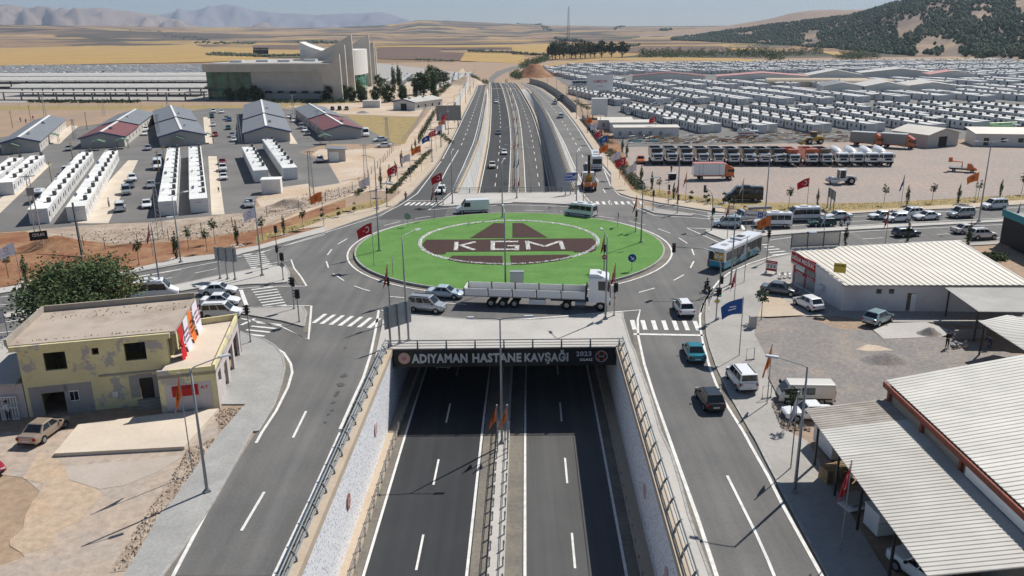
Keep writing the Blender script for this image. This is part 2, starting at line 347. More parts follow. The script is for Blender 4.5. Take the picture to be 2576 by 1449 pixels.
road('service_road_near_right',P2('23',(1960,1449),(2700,2500),(3600,2500),(3100,1449),(2700,560),(2420,0))+P2('22',(2200,1080),(1970,400),(2050,0),(1300,-100),(1000,240),(1120,330),(1230,640),(1490,1449)))
ysr=[140]+ys_far+[495,515,530]
road('service_road_far_left',[(tx('Lout',y)-.5,y) for y in ysr]+[(tx('Ltop',y)-.5,y) for y in reversed(ysr)],'asphalt_side')
road('service_road_far_right',[(tx('Rin',y)-.5,y) for y in ysr]+[(tx('Rout',y)+.6,y) for y in reversed(ysr)],'asphalt_old')
road('road_beyond_crest',P2('10',(2335,845),(2350,780),(2420,720),(2576,672),(2700,655),(2700,675),(2590,700),(2480,745),(2400,800),(2400,850)),'asphalt_old')
MZ=.055
marks=MB()
def line(k,pts,w=.2):marks.strip(ats(k,pts,MZ),w)
def quad(k,*pts):marks.sheet(ats(k,pts,MZ))
def bars(k,a0,a1,b0,b1,n,w=.45):
    for i in range(n):
        t=i/(n-1);A=(a0[0]+(a1[0]-a0[0])*t,a0[1]+(a1[1]-a0[1])*t);B=(b0[0]+(b1[0]-b0[0])*t,b0[1]+(b1[1]-b0[1])*t);line(k,[A,B],w)
marks.strip([(x,y,MZ) for x,y in arc(ICX,ICY,IR+1.15,0,2*math.pi,72)][:-1],.25,closed=True)
for k,a,b in [('11',(990,1428),(1060,1452)),('11',(778,1303),(885,1375)),('11',(708,1180),(728,1245)),('11',(763,1058),(718,1118)),('11',(918,952),(822,1008)),('11',(1080,885),(1020,908)),('11',(1450,780),(1290,820)),('11',(1760,727),(1602,748)),
    ('21',(125,668),(320,672)),('21',(485,683),(600,688)),('21',(872,727),(1028,748)),('21',(1185,780),(1338,812)),('21',(1468,852),(1595,898)),('21',(1680,945),(1765,1000)),('21',(1808,1055),(1832,1118)),('21',(1830,1178),(1795,1247)),('21',(1730,1315),(1628,1372)),('22',(1435,0),(1275,45)),
    ('12',(1040,0),(1145,30)),('D',(150,535),(360,555)),('D',(810,612),(1060,632))]:line(k,[a,b],.2)
line('03',[(1300,2300),(1740,1449),(2100,760),(2576,-150)],.24)
marks.strip(ats('12',[(0,1560),(60,1449),(200,1240),(320,1000),(365,850),(350,760),(280,650),(130,560),(0,510)],MZ)+ats('A',[(1500,1310),(1345,1268)],MZ),.24)
line('13',[(-100,2040),(180,1449),(545,680),(850,0)],.26)
line('12',[(845,1420),(960,1160),(1080,900),(1150,680),(1200,440),(1235,222),(1285,228)],.26)
for a,b in [((770,1034),(737,1101)),((665,1237),(607,1335))]:line('U',[a,b],.2)
for i in range(7):
    tt,bb=(680,770,857,950,1042,1135,1222)[i],(556,635,728,818,912,1012,1110)[i];y0,y1=260+7.5*i,352+8.5*i
    quad('12',(tt,y0),(tt+40,y0),(bb+46,y1),(bb,y1))
line('A',[(2160,935),(2155,1010),(2125,1328),(1800,1170),(1500,1110),(1345,1085)],.24);line('A',[(2160,935),(1870,935),(1500,955),(1200,968),(700,1010)],.2)
line('A',[(2318,706),(2105,707),(1760,710),(1500,722),(1290,740),(620,810),(100,880)][1:],.2);line('A',[(2105,707),(2040,600),(1960,500),(1925,400),(1700,445),(1450,510),(1050,590),(400,730),(70,775)],.22)
line('A',[(2318,110),(1800,255),(1600,312),(1280,375),(1050,430),(400,555),(50,612)],.2)
for a,b in [((1065,505),(808,557)),((548,608),(250,660))]:line('A',[a,b],.18)
for a,b in [((95,772),(-150,800)),((-300,820),(-550,850))]:line('C',[a,b],.18)
line('C',[(290,655),(-600,770)],.2);line('C',[(1500,475),(2100,370)],.2);line('C',[(160,865),(-600,965)],.2);line('C',[(345,935),(-600,1080)],.2);line('C',[(340,1060),(-200,1130)],.18);line('C',[(100,1228),(-600,1320)],.2)
bars('A',(1370,345),(1455,495),(1605,320),(1705,465),8,.38);bars('A',(1465,750),(1615,962),(1750,713),(1870,925),8,.38)
quad('A',(1320,750),(1365,750),(1445,962),(1392,962));bars('A',(1525,1130),(1345,1255),(1815,1155),(1615,1287),4,.38);line('A',[(1345,1160),(1505,1085)],.4)
line('11',[(0,1100),(240,1038),(800,860),(1250,718),(1450,615),(1620,500),(1750,330),(1880,150)],.2)
marks.strip([(tx('Lout',y),y,MZ) for y in np.arange(205,528,8)],.22);marks.strip([(tx('Lin',y),y,MZ) for y in np.arange(165,528,8)],.22)
marks.strip([(-15.3+.012*(y-166),y,MZ) for y in (163,195)]+[(-14.2,226,MZ)],.2)
for y in np.arange(236,520,12):marks.strip([((tx('Lout',q)+tx('Lin',q))/2,q,MZ) for q in (y,y+4.5)],.2)
bars('11',(1500,617),(1760,617),(1550,586),(1810,586),6,.5);line('11',[(1520,572),(1920,572)],.3)
line('11',[(1735,665),(1880,560),(1980,470)],.2);line('11',[(1735,665),(2000,640),(2576,610)],.2);line('21',[(0,612),(300,620),(620,632)],.2)
marks.strip([(tx('Rin',y),y,MZ) for y in np.arange(165,528,8)],.22);marks.strip([(tx('Rout',y),y,MZ) for y in np.arange(180,528,8)],.22)
line('21',[(640,250),(700,480),(790,590)],.2);line('21',[(930,270),(990,420),(1080,515),(1200,555),(1450,600),(2000,690)],.2)
for y in np.arange(150,520,12):marks.strip([((tx('Rout',q)+tx('Rin',q))/2,q,MZ) for q in (y,y+4.5)],.2)
bars('21',(806,608),(1310,608),(790,578),(1290,578),9,.55)
line('21',[(1170,597),(1300,665),(1440,722),(1830,740),(2060,765)],.2);line('21',[(1230,607),(1420,640),(1900,712),(2020,738)],.2)
line('21',[(2110,1003),(1760,845),(2000,858),(2576,872)],.22);line('31',[(0,870),(290,860),(600,835),(1200,800),(2576,735),(3400,690)],.2)
line('31',[(0,970),(400,915),(1000,875),(2576,800),(3400,750)],.2);line('31',[(1420,990),(1960,968),(2370,940),(3400,880)],.2)
for a,b in [((480,985),(640,973)),((955,955),(1165,943)),((1700,910),(1870,900)),((2500,865),(2700,855)),((840,780),(1070,768)),((1500,745),(1750,730)),((2430,695),(2640,684)),((120,830),(380,812))]:line('31',[a,b],.18)
line('31',[(560,740),(1040,722),(2100,662),(2576,635),(3400,585)],.2)
bars('B',(1290,662),(1415,785),(1380,660),(1625,762),5,.42);bars('B',(668,300),(672,360),(860,306),(870,362),4,.4)
line('B',[(430,468),(700,478),(1000,492)],.2);quad('B',(1045,435),(1075,435),(1110,487),(1070,487))
line('B',[(1650,762),(1400,800),(1150,880),(930,980),(800,1080),(690,1220),(610,1370),(585,1449)],.24)
line('22',[(2020,0),(1930,150),(1890,280),(1895,400),(1920,540),(1990,800),(2100,1080),(2330,1449)],.24)
line('23',[(2330,0),(2400,130),(2576,440),(2720,730),(3120,1449),(3400,1950)],.24)
line('22',[(0,320),(400,290),(900,250),(1290,220),(1265,320),(1270,480),(1330,760),(1430,1080),(1560,1449)],.24);line('12',[(1560,262),(1700,275),(2200,320),(2576,325)],.24)
line('23',[(1560,0),(1700,400),(1870,870),(2060,1449),(2250,2000)],.26);line('23',[(2165,438),(2450,1010),(2576,1290),(2640,1449)],.2)
for i in range(7):quad('22',(1185+105*i,322+1.5*i),(1230+105*i,322+1.5*i),(1256+107*i,418+1.5*i),(1212+107*i,418+1.5*i))
quad('22',(1225,455),(1925,467),(1930,484),(1225,471))
dust=MB()
for k,pts,w in (('03',[(1250,2300),(1690,1449),(2050,760),(2510,-150)],.8),('12',[(30,1420),(170,1240),(290,1000),(335,850),(320,770),(260,670),(120,580)],.8),('13',[(-40,2040),(225,1449),(580,680),(880,0)],.7),('12',[(870,1420),(985,1160),(1105,900),(1172,680),(1225,440)],.6),('22',[(1240,320),(1248,480),(1300,760),(1400,1080),(1525,1449)],.7),('23',[(1525,0),(1665,400),(1835,870),(2020,1449)],.8),('22',[(1960,150),(1925,280),(1930,400),(1955,540),(2025,800),(2140,1080),(2370,1449)],.6),('A',[(1960,940),(2130,960),(2110,1240)],.9),('A',[(1890,480),(1990,580),(2060,690)],1.2)):dust.strip(ats(k,pts,.046),w)
struct('gutter_dust',dust,'gutter');ro=random.Random(6);oil=MB()
for x,y,s in ((885,880,.5),(853,970,.55),(825,1048,.4),(812,1075,.3),(780,1150,.35),(766,1230,.25),(728,1270,.25),(700,1350,.2),(900,600,.25),(1540,-300,.3)):
    c=at('12',x,y,.05);oil.sheet([(c.x+s*.7*ro.uniform(.5,1.2)*math.cos(a),c.y+s*ro.uniform(.5,1.2)*math.sin(a),.05) for a in [i*.57 for i in range(11)]])
struct('oil_stains',oil,'oil_stain')
road_marks=marks.build('road_markings','road_paint');tag(road_marks,kind='structure')
um=MB()
def ystep(a,b,s):return list(np.arange(a,b,s))+[b]
for k in ('Lline','Lmed','Rmed','Rline'):um.strip([(tx(k,y),y,zf(y)+.02) for y in ystep(-80,528,8)],.22)
for k in ('Ldash','Rdash'):
    for y in np.arange(-70,520,12.0):um.strip([(tx(k,q),q,zf(q)+.02) for q in (y+2,y+6.5)],.18)
um.build('lane_markings','road_paint',floor)
# ------------------------------------------------------------------ raised pavements and traffic islands
def kerb_run(mb,pts,z=.16,w=.18):
    acc=0.0
    for i in range(len(pts)-1):
        a,b=Vector(pts[i][:2]),Vector(pts[i+1][:2]);L=(b-a).length
        if L<.3:continue
        d=(b-a)/L;q=Vector((-d.y,d.x));n=max(1,round(L/1.0))
        for j in range(n):
            s,e=a+d*(L*j/n+.012),a+d*(L*(j+1)/n-.012);dz=rnd.uniform(-.006,.006)
            mb.hexa([(*(s-q*w/2),0),(*(e-q*w/2),0),(*(e+q*w/2),0),(*(s+q*w/2),0)],[(*(s-q*w/2),z+dz),(*(e-q*w/2),z+dz),(*(e+q*w/2),z+dz),(*(s+q*w/2),z+dz)])
def pavement(name,pts,m,kerbs=(),z=.13):
    o=struct(name,MB().slab(pts,-.05,z),m)
    if kerbs:
        mb=MB()
        for k in kerbs:kerb_run(mb,k)
        tag(mb.build('kerb','kerb_stone',o),kind='stuff')
    return o
k1=P2('03',(1300,2100),(1640,1449),(1800,1235),(2130,740),(2400,260),(2540,0))+P2('12',(20,1449),(100,1320),(180,1190),(255,970),(290,810),(270,690),(190,590),(90,530),(0,500))+P2('02',(2480,470))
pavement('pavement_near_left',k1+P2('02',(2420,440),(2380,640),(2300,900),(2225,1180),(2470,1180),(2330,1340),(2230,1449))+P2('03',(2060,240),(1750,690),(1600,850),(1440,1140),(1255,1449),(900,2100)),'paving_grey',[k1])
k2=P2('C',(-700,750),(0,658),(700,540),(1480,430),(2100,315))+P2('A',(1050,402),(1280,362),(1360,338),(1600,280),(1800,222),(2318,88))
pavement('pavement_left_arm',k2+P2('A',(2318,20),(1560,240),(1360,275),(1040,345),(640,390),(60,520))+P2('C',(1500,390),(700,490),(0,590),(-700,670)),'concrete_light',[k2])
k3=P2('A',(2318,88))+P2('11',(800,850),(1200,712),(1400,620),(1560,495))+[Vector((tx('Lout',y)-.9,y,0)) for y in ([192]+list(np.arange(205,528,12)))]
pavement('pavement_far_left',k3+[Vector((tx('Lout',y)-3.6,y,0)) for y in reversed(list(np.arange(205,528,12)))]+P2('11',(1760,150),(1640,330),(1480,470),(1350,580),(1200,640),(900,700),(400,870))+P2('A',(2318,20)),'concrete_beige',[k3])
k4=[Vector((tx('Rout',y)+.7,y,0)) for y in reversed(list(np.arange(185,520,12)))]+P2('21',(1000,430),(1080,500),(1200,540),(1370,572),(1500,600),(1960,672),(2140,695))
pavement('pavement_far_right',k4+P2('21',(2140,650),(2000,620),(1600,562),(1300,520),(1200,470),(1080,300))+[Vector((tx('Rout',y)+3.6,y,0)) for y in np.arange(195,520,12)],'concrete_beige',[k4])
k5=P2('31',(520,722),(1040,692),(2100,642),(2576,612),(3600,530))
pavement('pavement_right_arm',k5+P2('31',(3600,490),(2576,568),(2100,600),(1150,662),(540,700),(100,690))+P2('21',(2140,650)),'concrete_beige',[k5])
k6=P2('31',(2400,980),(1800,1010),(1000,1065),(300,1150))+P2('B',(1650,785),(1400,835),(1150,908),(960,1000),(850,1085),(760,1205),(700,1350),(680,1449))+P2('22',(1960,130),(1950,280),(1960,480),(1990,600),(2060,800),(2200,1100),(2400,1449))+P2('23',(2450,80),(2576,330),(2740,640),(3180,1449),(3500,2000))
pavement('pavement_near_right',k6+[Vector((44,20,0))]+P2('33',(1200,1449),(390,100))+P2('32',(130,1420),(30,1180),(90,1100),(0,930))+P2('22',(2560,700),(2440,480),(2460,300),(2576,240))+P2('32',(370,292),(700,290),(1100,350),(1600,352),(2576,420),(2576,200),(700,60),(240,-100))+P2('31',(240,1300),(230,1170),(1800,1040),(2400,1010)),'concrete',[k6])
mb=MB();i1=P2('A',(1850,468),(1905,560),(1905,640),(1870,672),(1720,685),(1440,695),(1290,708),(830,745),(600,782),(200,855))+P2('C',(300,905),(0,948),(-700,1040),(-700,985),(0,893),(160,870))+P2('A',(400,742),(1050,602),(1450,522),(1700,482))
pavement('traffic_island_left_arm',i1,'concrete_light',[i1[:10]+i1[10:13],i1[13:]+i1[:1]])
i2=P2('A',(1290,1000),(1400,967),(1610,965),(2060,957),(2105,1025),(2072,1185),(1830,1118),(1610,1080),(1350,1035));pavement('traffic_island_slip_lane',i2,'concrete',[i2+i2[:1]])
i3=P2('21',(1325,655),(1345,640),(1420,648),(1800,706),(1825,720),(1800,728),(1600,718),(1430,700));pavement('traffic_island_right_refuge',i3,'concrete',[i3+i3[:1]])
i4=P2('B',(645,505),(700,490),(1100,515),(1300,525))+P2('31',(0,880),(290,868),(1200,815),(2110,780),(2576,745),(3500,700),(3500,735),(2576,778),(2100,800),(1200,850),(500,888),(0,928))+P2('B',(980,592),(900,618),(850,608),(655,525));pavement('traffic_island_right_arm',i4,'concrete_light',[i4+i4[:1]])
pz=P2('12',(1275,330),(1560,280),(1900,305),(2240,330))+P2('22',(0,332),(300,322),(700,288),(1000,258),(1112,255),(1118,310),(1150,420),(1190,560),(1232,640),(1300,860),(1400,1130),(1490,1449))+P2('23',(1600,230),(1700,560),(1770,830),(1900,1200),(1990,1449),(2250,2300))
pl=pavement('deck_plaza_near',pz+[(tx('Rtop',y)+.5,y) for y in (20,42,60,PORTAL-.3)]+[(xc(PORTAL)+11.9,PORTAL+.25),(xc(PORTAL)-11.9,PORTAL+.25)]+[(tx('Ltop',y)-.5,y) for y in (PORTAL-.3,60,42,20)]+P2('13',(-100,2200),(285,1449),(600,740),(905,0))+P2('12',(1000,1180),(1195,720),(1262,420)),'concrete_light',[pz])
pf=P2('11',(1835,625),(1870,632),(2000,625),(2576,600))+P2('21',(0,592),(300,600),(600,615),(780,612),(730,560),(700,500),(680,440));pavement('deck_plaza_far',pf+[(xc(FARP)+12.3,FARP-.3),(xc(FARP)-12,FARP-.3)]+P2('11',(1990,490),(1880,590)),'concrete_light',[pf])
pavement('service_strip_far_right',[(tx('Rtop',y)+.5,y) for y in ys_far]+[(tx('Rin',y)-.35,y) for y in reversed(ys_far)],'concrete_light',[[(tx('Rin',y)-.35,y) for y in ys_far]],z=.14)
pavement('service_strip_far_left',[(tx('Ltop',y)-.5,y) for y in ys_far]+[(tx('Lin',y)+.35,y) for y in reversed(ys_far)],'concrete_light',z=.14)
# ------------------------------------------------------------------ the planted roundabout island
isl=struct('roundabout_island',MB().slab(arc(ICX,ICY,IR,0,2*math.pi,96)[:-1],-.1,.34),'turf')
mb=MB();kerb_run(mb,[(x,y) for x,y in arc(ICX,ICY,IR+.02,0,2*math.pi,140)],z=.36,w=.22);tag(mb.build('kerb','kerb_stone',isl),kind='stuff')
zb=.34
gz=MB().strip([(x,y,.05) for x,y in arc(ICX,ICY,IR+.58,0,2*math.pi,96)][:-1],.9,closed=True).build('gutter','gutter',isl)
def bed(pts,z=zb+.05):return MB().slab(pts,zb-.05,z).build('mulch_bed','bark_mulch',isl)
bed(ats('11',[(2395,797),(2508,800),(2508,945),(2155,948)],zb));bed(ats('21',[(5,797),(110,797),(355,941),(5,943)],zb))
bed(ats('11',[(1712,965),(2200,963)],zb)+ats('21',[(0,958),(810,951),(842,985),(856,1030),(845,1068),(800,1090),(620,1090),(620,1076)],zb)+ats('11',[(1915,1086),(1905,1109),(1795,1112),(1710,1085),(1672,1045),(1680,1000)],zb))
bed(ats('11',[(1975,1126),(2480,1128),(2485,1216),(2300,1213),(2080,1197),(1930,1165)],zb));bed(ats('D',[(1565,66),(2240,56),(2285,90),(2100,132),(1800,166),(1580,174)],zb))
def stones(mb,path,w,n,z,smin=.1,smax=.2,r=rnd):
    P=[Vector(p[:2]) for p in path];seg=[(P[i+1]-P[i]).length for i in range(len(P)-1)];tot=sum(seg)
    for _ in range(n):
        s=r.random()*tot;i=0
        while i<len(seg)-1 and s>seg[i]:s -= seg[i];i+=1
        d=(P[i+1]-P[i])/seg[i];c=P[i]+d*s+Vector((-d.y,d.x))*r.uniform(-w/2,w/2);stone(mb,c.x,c.y,z,r.uniform(smin,smax),r)
def stone(mb,x,y,z,s,r=rnd):
    k=5;a0=r.random()*6;h=s*r.uniform(.6,1.0)
    ring=[(x+s*r.uniform(.7,1)*math.cos(a0+j*1.2566),y+s*r.uniform(.7,1)*math.sin(a0+j*1.2566),z) for j in range(k)]
    mb.add(ring+[(x+r.uniform(-.3,.3)*s,y+r.uniform(-.3,.3)*s,z+h)],[(j,(j+1) % k,k) for j in range(k)])
mb=MB();ringc=[(-.42+13.6*math.cos(t),122.9+13.6*math.sin(t)) for t in np.linspace(0,2*math.pi,80)];mb.strip([(x,y,zb+.03) for x,y in ringc],.5);stones(mb,ringc,.5,1500,zb+.02,.1,.2);tag(mb.build('white_stone_ring','white_stone',isl),kind='stuff')
def letter(name,k,strokes,w=.58):
    mb=MB()
    for s in strokes:
        p=ats(k,s,zb+.055);mb.strip(p,w)
        stones(mb,p,w,int(20*sum((Vector(p[i+1][:2])-Vector(p[i][:2])).length for i in range(len(p)-1))),zb+.05,.08,.14)
    tag(mb.build(name,'white_stone',isl),kind='stuff',label='white stone letter '+name[-1].upper()+' laid on the dark mulch')
letter('letter_k','11',[[(2018,984),(2010,1068)],[(2205,984),(2045,1022)],[(2060,1018),(2195,1064)]])
letter('letter_g','U',[[(1303,607.5),(1238,607.5)],[(1240,606),(1239,629)],[(1238,627),(1302,627)],[(1300,629),(1301,617)],[(1302,618),(1276,618)]])
letter('letter_m','21',[[(165,1060),(150,976)],[(150,980),(330,1030)],[(330,1030),(485,976)],[(485,976),(515,1058)]])
# ------------------------------------------------------------------ far land, fields, hills, mountains, air
def vnoise(x,y,seed=0):
    def h(i,j):
        n=(i*374761393+j*668265263+seed*982451653) & 0xffffffff;n=((n ^ (n >> 13))*1274126177) & 0xffffffff;return ((n ^ (n >> 16)) & 0xffff)/65535.0
    i,j=math.floor(x),math.floor(y);f,g2=x-i,y-j;f=f*f*(3-2*f);g2=g2*g2*(3-2*g2)
    return (h(i,j)*(1-f)+h(i+1,j)*f)*(1-g2)+(h(i,j+1)*(1-f)+h(i+1,j+1)*f)*g2
def fbm(x,y,o=4,seed=0):return sum(vnoise(x*2**k,y*2**k,seed+k)/2**k for k in range(o))/(2-2**(1-o))-.5
def vh(u):return 77.1-.01122*(u-1288)
def dirn(u):
    r=ray(u,vh(u));n=math.hypot(r.x,r.y);return r.x/n,r.y/n
def elev(u,v):
    r=ray(u,v);return r.z/math.hypot(r.x,r.y)
def sm(t):t=max(0.,min(1.,t));return t*t*(3-2*t)
def patch_mat(name,cols,sx,sy,rough=.95,fine=.12,fscale=.02):
    m=mat(name,cols[0],rough=rough);t=m.node_tree;L=t.links.new;b=t.nodes['Principled BSDF']
    tc=t.nodes.new('ShaderNodeTexCoord');nz=t.nodes.new('ShaderNodeTexNoise');nz.inputs['Scale'].default_value=.0015;L(tc.outputs['Object'],nz.inputs['Vector'])
    mp=t.nodes.new('ShaderNodeMapping');mp.inputs['Scale'].default_value=(sx,sy,0);mp.inputs['Rotation'].default_value=(0,0,.25);L(tc.outputs['Object'],mp.inputs[0])
    vo=t.nodes.new('ShaderNodeTexVoronoi');vo.distance='CHEBYCHEV';vo.inputs['Scale'].default_value=1;L(mp.outputs[0],vo.inputs['Vector'])
    cr=t.nodes.new('ShaderNodeValToRGB');cr.color_ramp.interpolation='CONSTANT';E_=cr.color_ramp.elements
    while len(E_)<len(cols):E_.new(.5)
    for i,c in enumerate(cols):E_[i].position=i/len(cols);E_[i].color=tuple(c)+(1,)
    sp=t.nodes.new('ShaderNodeSeparateColor');L(vo.outputs['Color'],sp.inputs[0]);L(sp.outputs[0],cr.inputs[0])
    n2=t.nodes.new('ShaderNodeTexNoise');n2.inputs['Scale'].default_value=fscale;n2.inputs['Detail'].default_value=7;L(tc.outputs['Object'],n2.inputs['Vector'])
    r=t.nodes.new('ShaderNodeMapRange');r.inputs[1].default_value=.3;r.inputs[2].default_value=.7;r.inputs[3].default_value=1-fine;r.inputs[4].default_value=1+fine;L(n2.outputs[0],r.inputs[0])
    mx=t.nodes.new('ShaderNodeMix');mx.data_type='RGBA';mx.blend_type='MULTIPLY';mx.inputs[0].default_value=1;L(cr.outputs[0],mx.inputs[6]);L(r.outputs[0],mx.inputs[7]);L(mx.outputs[2],b.inputs['Base Color'])
    return m
patch_mat('farmland',[(.27,.17,.085),(.2,.13,.08),(.33,.215,.08),(.07,.046,.038),(.24,.155,.09),(.055,.058,.034),(.36,.24,.09),(.14,.095,.062),(.085,.066,.04),(.29,.19,.115)],.0034,.006,fine=.28,fscale=.015)
mat('wheat',(.43,.28,.095),(.36,.235,.085),scale=.012,rough=.95,fine=.16,fscale=.12)
mat('ploughed',(.115,.072,.056),(.15,.098,.072),scale=.01,rough=.95,fine=.2,fscale=.1)
mat('field_green',(.075,.085,.035),(.1,.1,.05),scale=.03,rough=.95,fine=.2,fscale=.2)
mat('hill_soil',(.18,.135,.11),(.3,.22,.15),scale=.006,rough=.95,fine=.35,fscale=.05,lo=.42,hi=.62)
mat('bare_ridge',(.3,.21,.15),(.24,.17,.125),scale=.004,rough=.95,fine=.2,fscale=.03)
mat('mountain_rock',(.3,.225,.18),(.2,.15,.13),scale=.0009,rough=.95,fine=.25,fscale=.004)
mat('mountain_far',(.24,.2,.19),(.2,.165,.16),scale=.0006,rough=.95,fine=.15,fscale=.003)
mat('foliage_dark',(.03,.05,.018),(.055,.08,.026),scale=.4,rough=.9,vary=.25)
mat('foliage_olive',(.05,.07,.025),(.085,.1,.04),scale=.4,rough=.9,vary=.25)
mat('pine_far',(.09,.118,.066),(.125,.145,.085),scale=.02,rough=.9)
SKYL=[(-1500,60),(-300,64),(0,62),(130,65),(300,66),(480,69),(650,71),(800,71),(900,69),(960,66),(1010,60),(1040,52),(1060,50),(1100,51.5),(1180,55),(1260,60),(1320,64),(1400,66),(1600,66),(1790,66),(1900,64),(4000,40)]
def sky_z(u,r):return CAM_H+r*elev(u,float(np.interp(u,[a for a,b in SKYL],[b for a,b in SKYL])))
us=list(np.arange(-1500,4100,36.0));rs=[640,760,900]+list(np.geomspace(1050,7400,46))
def plain_z(u,r):
    zs=sky_z(u,6800);hill=960<u<1340
    t=sm((r-(2600 if not hill else 3200))/(6800-(2600 if not hill else 3200)));z=zs*t
    x,y=dirn(u);z+=fbm(x*r/900,y*r/700,4,3)*(60 if hill else 42)*sm((r-1600)/3000)*(1-.75*sm((r-6000)/800))
    if r>6850:z -= (r-6850)*.25
    return z-.5
mb=MB();nU=len(us);vs=[]
for r in rs:
    for u in us:
        x,y=dirn(u);vs.append((x*r,y*r,plain_z(u,r)))
mb.add(vs,[(j*nU+i,j*nU+i+1,(j+1)*nU+i+1,(j+1)*nU+i) for j in range(len(rs)-1) for i in range(nU-1)]);struct('plain',mb,'farmland',smooth=True)
def field(name,k,pts,m):return struct(name,MB().sheet(ats(k,pts,.12)),m)
FIELDS=[('wheat_field','00',[(-500,448),(0,440),(450,455),(900,432),(1400,432),(1960,450),(2050,475),(2700,480),(2700,600),(2050,625),(0,660),(-500,660)],'wheat'),
 ('ploughed_field','00',[(-500,415),(0,408),(800,404),(1400,428),(850,430),(450,452),(0,436),(-500,440)],'ploughed'),('orchard_ground','00',[(0,375),(1300,370),(2100,400),(1200,405),(0,403)],'field_green'),
 ('ploughed_field','10',[(1225,478),(1900,478),(1850,520),(2100,530),(2050,606),(1225,592)],'ploughed'),('wheat_field','10',[(1380,442),(2576,420),(2576,475),(1905,477),(1225,470)],'wheat'),('wheat_field','10',[(2105,532),(2700,545),(2700,640),(2055,612)],'wheat'),
 ('wheat_field','10',[(-30,497),(490,500),(490,545),(-30,545)],'wheat'),('ploughed_field','10',[(-30,455),(490,450),(490,498),(-30,495)],'ploughed'),('orchard_ground','10',[(-30,548),(490,548),(490,580),(-30,572)],'field_green'),
 ('wheat_field','20',[(0,402),(550,440),(1200,450),(900,520),(230,552),(0,548)],'wheat'),('ploughed_field','20',[(1100,500),(1300,462),(2100,462),(2200,492),(2150,522),(1150,525)],'ploughed'),('wheat_field','20',[(250,690),(400,640),(850,588),(1500,573),(2300,588),(2576,612),(2576,625),(2200,614),(1500,602),(900,604),(480,648)],'wheat'),
 ('wheat_field','30',[(1440,622),(1900,580),(2300,566),(2700,572),(3200,600),(3200,650),(1480,645)],'wheat'),('wheat_field','30',[(480,513),(870,525),(690,560)],'wheat'),('wheat_field','20',[(2150,480),(2576,490),(2576,515),(2200,505)],'wheat')]
for f in FIELDS:field(*f)
HU=[1660,1690,1750,1850,1950,2050,2130,2180,2240,2300,2400,2576,2900,3400];HV=[99,97,90,76,63,53,43,29,11,0,-18,-32,-44,-50];HB=[2500,2400,2250,1950,1700,1450,1300,1230,1130,1050,980,880,820,800]
hus=list(np.arange(1660,3400,14.0));hts=[i/26 for i in range(27)]+[1.1,1.25,1.5]
def hill_pt(u,t):
    r0=itp(u,HU,HB);r1=r0+itp(u,[1660,2100,2600,3400],[500,1000,1150,1200]);r=r0+(r1-r0)*t;x,y=dirn(u);zt=CAM_H+r1*elev(u,itp(u,HU,HV))
    p=sm(t)*.75+t*.25 if t <= 1 else 1-(t-1)*.8
    n=fbm(x*r/260,y*r/260,4,9);gul=fbm(u/70,t*1.2,3,21)
    return Vector((x*r,y*r,-2+(zt+2)*p+(n*34+gul*26)*math.sin(math.pi*min(1,t))*min(1.,zt/60)))
mb=MB();vs=[hill_pt(u,t) for t in hts for u in hus];n=len(hus)
mb.add(vs,[(j*n+i,j*n+i+1,(j+1)*n+i+1,(j+1)*n+i) for j in range(len(hts)-1) for i in range(n-1)]);hill=struct('wooded_hill',mb,'hill_soil',smooth=True)
RU=[1600,1690,1780,1850,1930,1990,2030,2080,2150,2250,2400,2700];RV=[85,80,72,62,48,33,26,24,26,20,20,30]
rus=list(np.arange(1600,2700,20.0));mb=MB();vs=[];rts=[i/10 for i in range(11)]+[1.3]
for t in rts:
    for u in rus:
        r=2700+1100*t;x,y=dirn(u);zt=CAM_H+3800*elev(u,itp(u,RU,RV));vs.append((x*r,y*r,-3+(zt+3)*(sm(t) if t <= 1 else .7)+fbm(u/45,t*3,4,5)*22*math.sin(math.pi*min(1,t)*.95)))
n=len(rus);mb.add(vs,[(j*n+i,j*n+i+1,(j+1)*n+i+1,(j+1)*n+i) for j in range(len(rts)-1) for i in range(n-1)]);struct('bare_ridge',mb,'bare_ridge',smooth=True)
def blob(mb,x,y,z,w,h,r=rnd,k=5):
    a0=r.random()*6;o=len(mb.v);R1=[(x+w*r.uniform(.75,1.15)*math.cos(a0+j*6.283/k),y+w*r.uniform(.75,1.15)*math.sin(a0+j*6.283/k),z+h*r.uniform(.25,.45)) for j in range(k)]
    R2=[(x+w*r.uniform(.4,.7)*math.cos(a0+.5+j*6.283/k),y+w*r.uniform(.4,.7)*math.sin(a0+.5+j*6.283/k),z+h*r.uniform(.65,.85)) for j in range(k)]
    mb.add([(x,y,z)]+R1+R2+[(x,y,z+h)],[(0,1+(j+1) % k,1+j) for j in range(k)]+[(1+j,1+(j+1) % k,1+k+j) for j in range(k)]+[(1+(j+1) % k,1+k+(j+1) % k,1+k+j) for j in range(k)]+[(1+k+j,1+k+(j+1) % k,1+2*k) for j in range(k)])
mb=MB();r3=random.Random(5);cnt=0
while cnt<12000:
    u=1690+r3.random()*1100;t=r3.random()*1.02;d=fbm(u/60,t*4.5,4,31)+.13-(.2 if t<.05 else 0)
    if d<r3.uniform(-.1,.08):continue
    p=hill_pt(u,t);s=r3.uniform(2.0,4.2);blob(mb,p.x,p.y,p.z-.5,s,s*r3.uniform(1.5,2.3),r3);cnt+=1
tag(mb.build('hill_wood','pine_far',None,smooth=False),'dark green pine wood covering the right-hand hill','wood',kind='stuff')
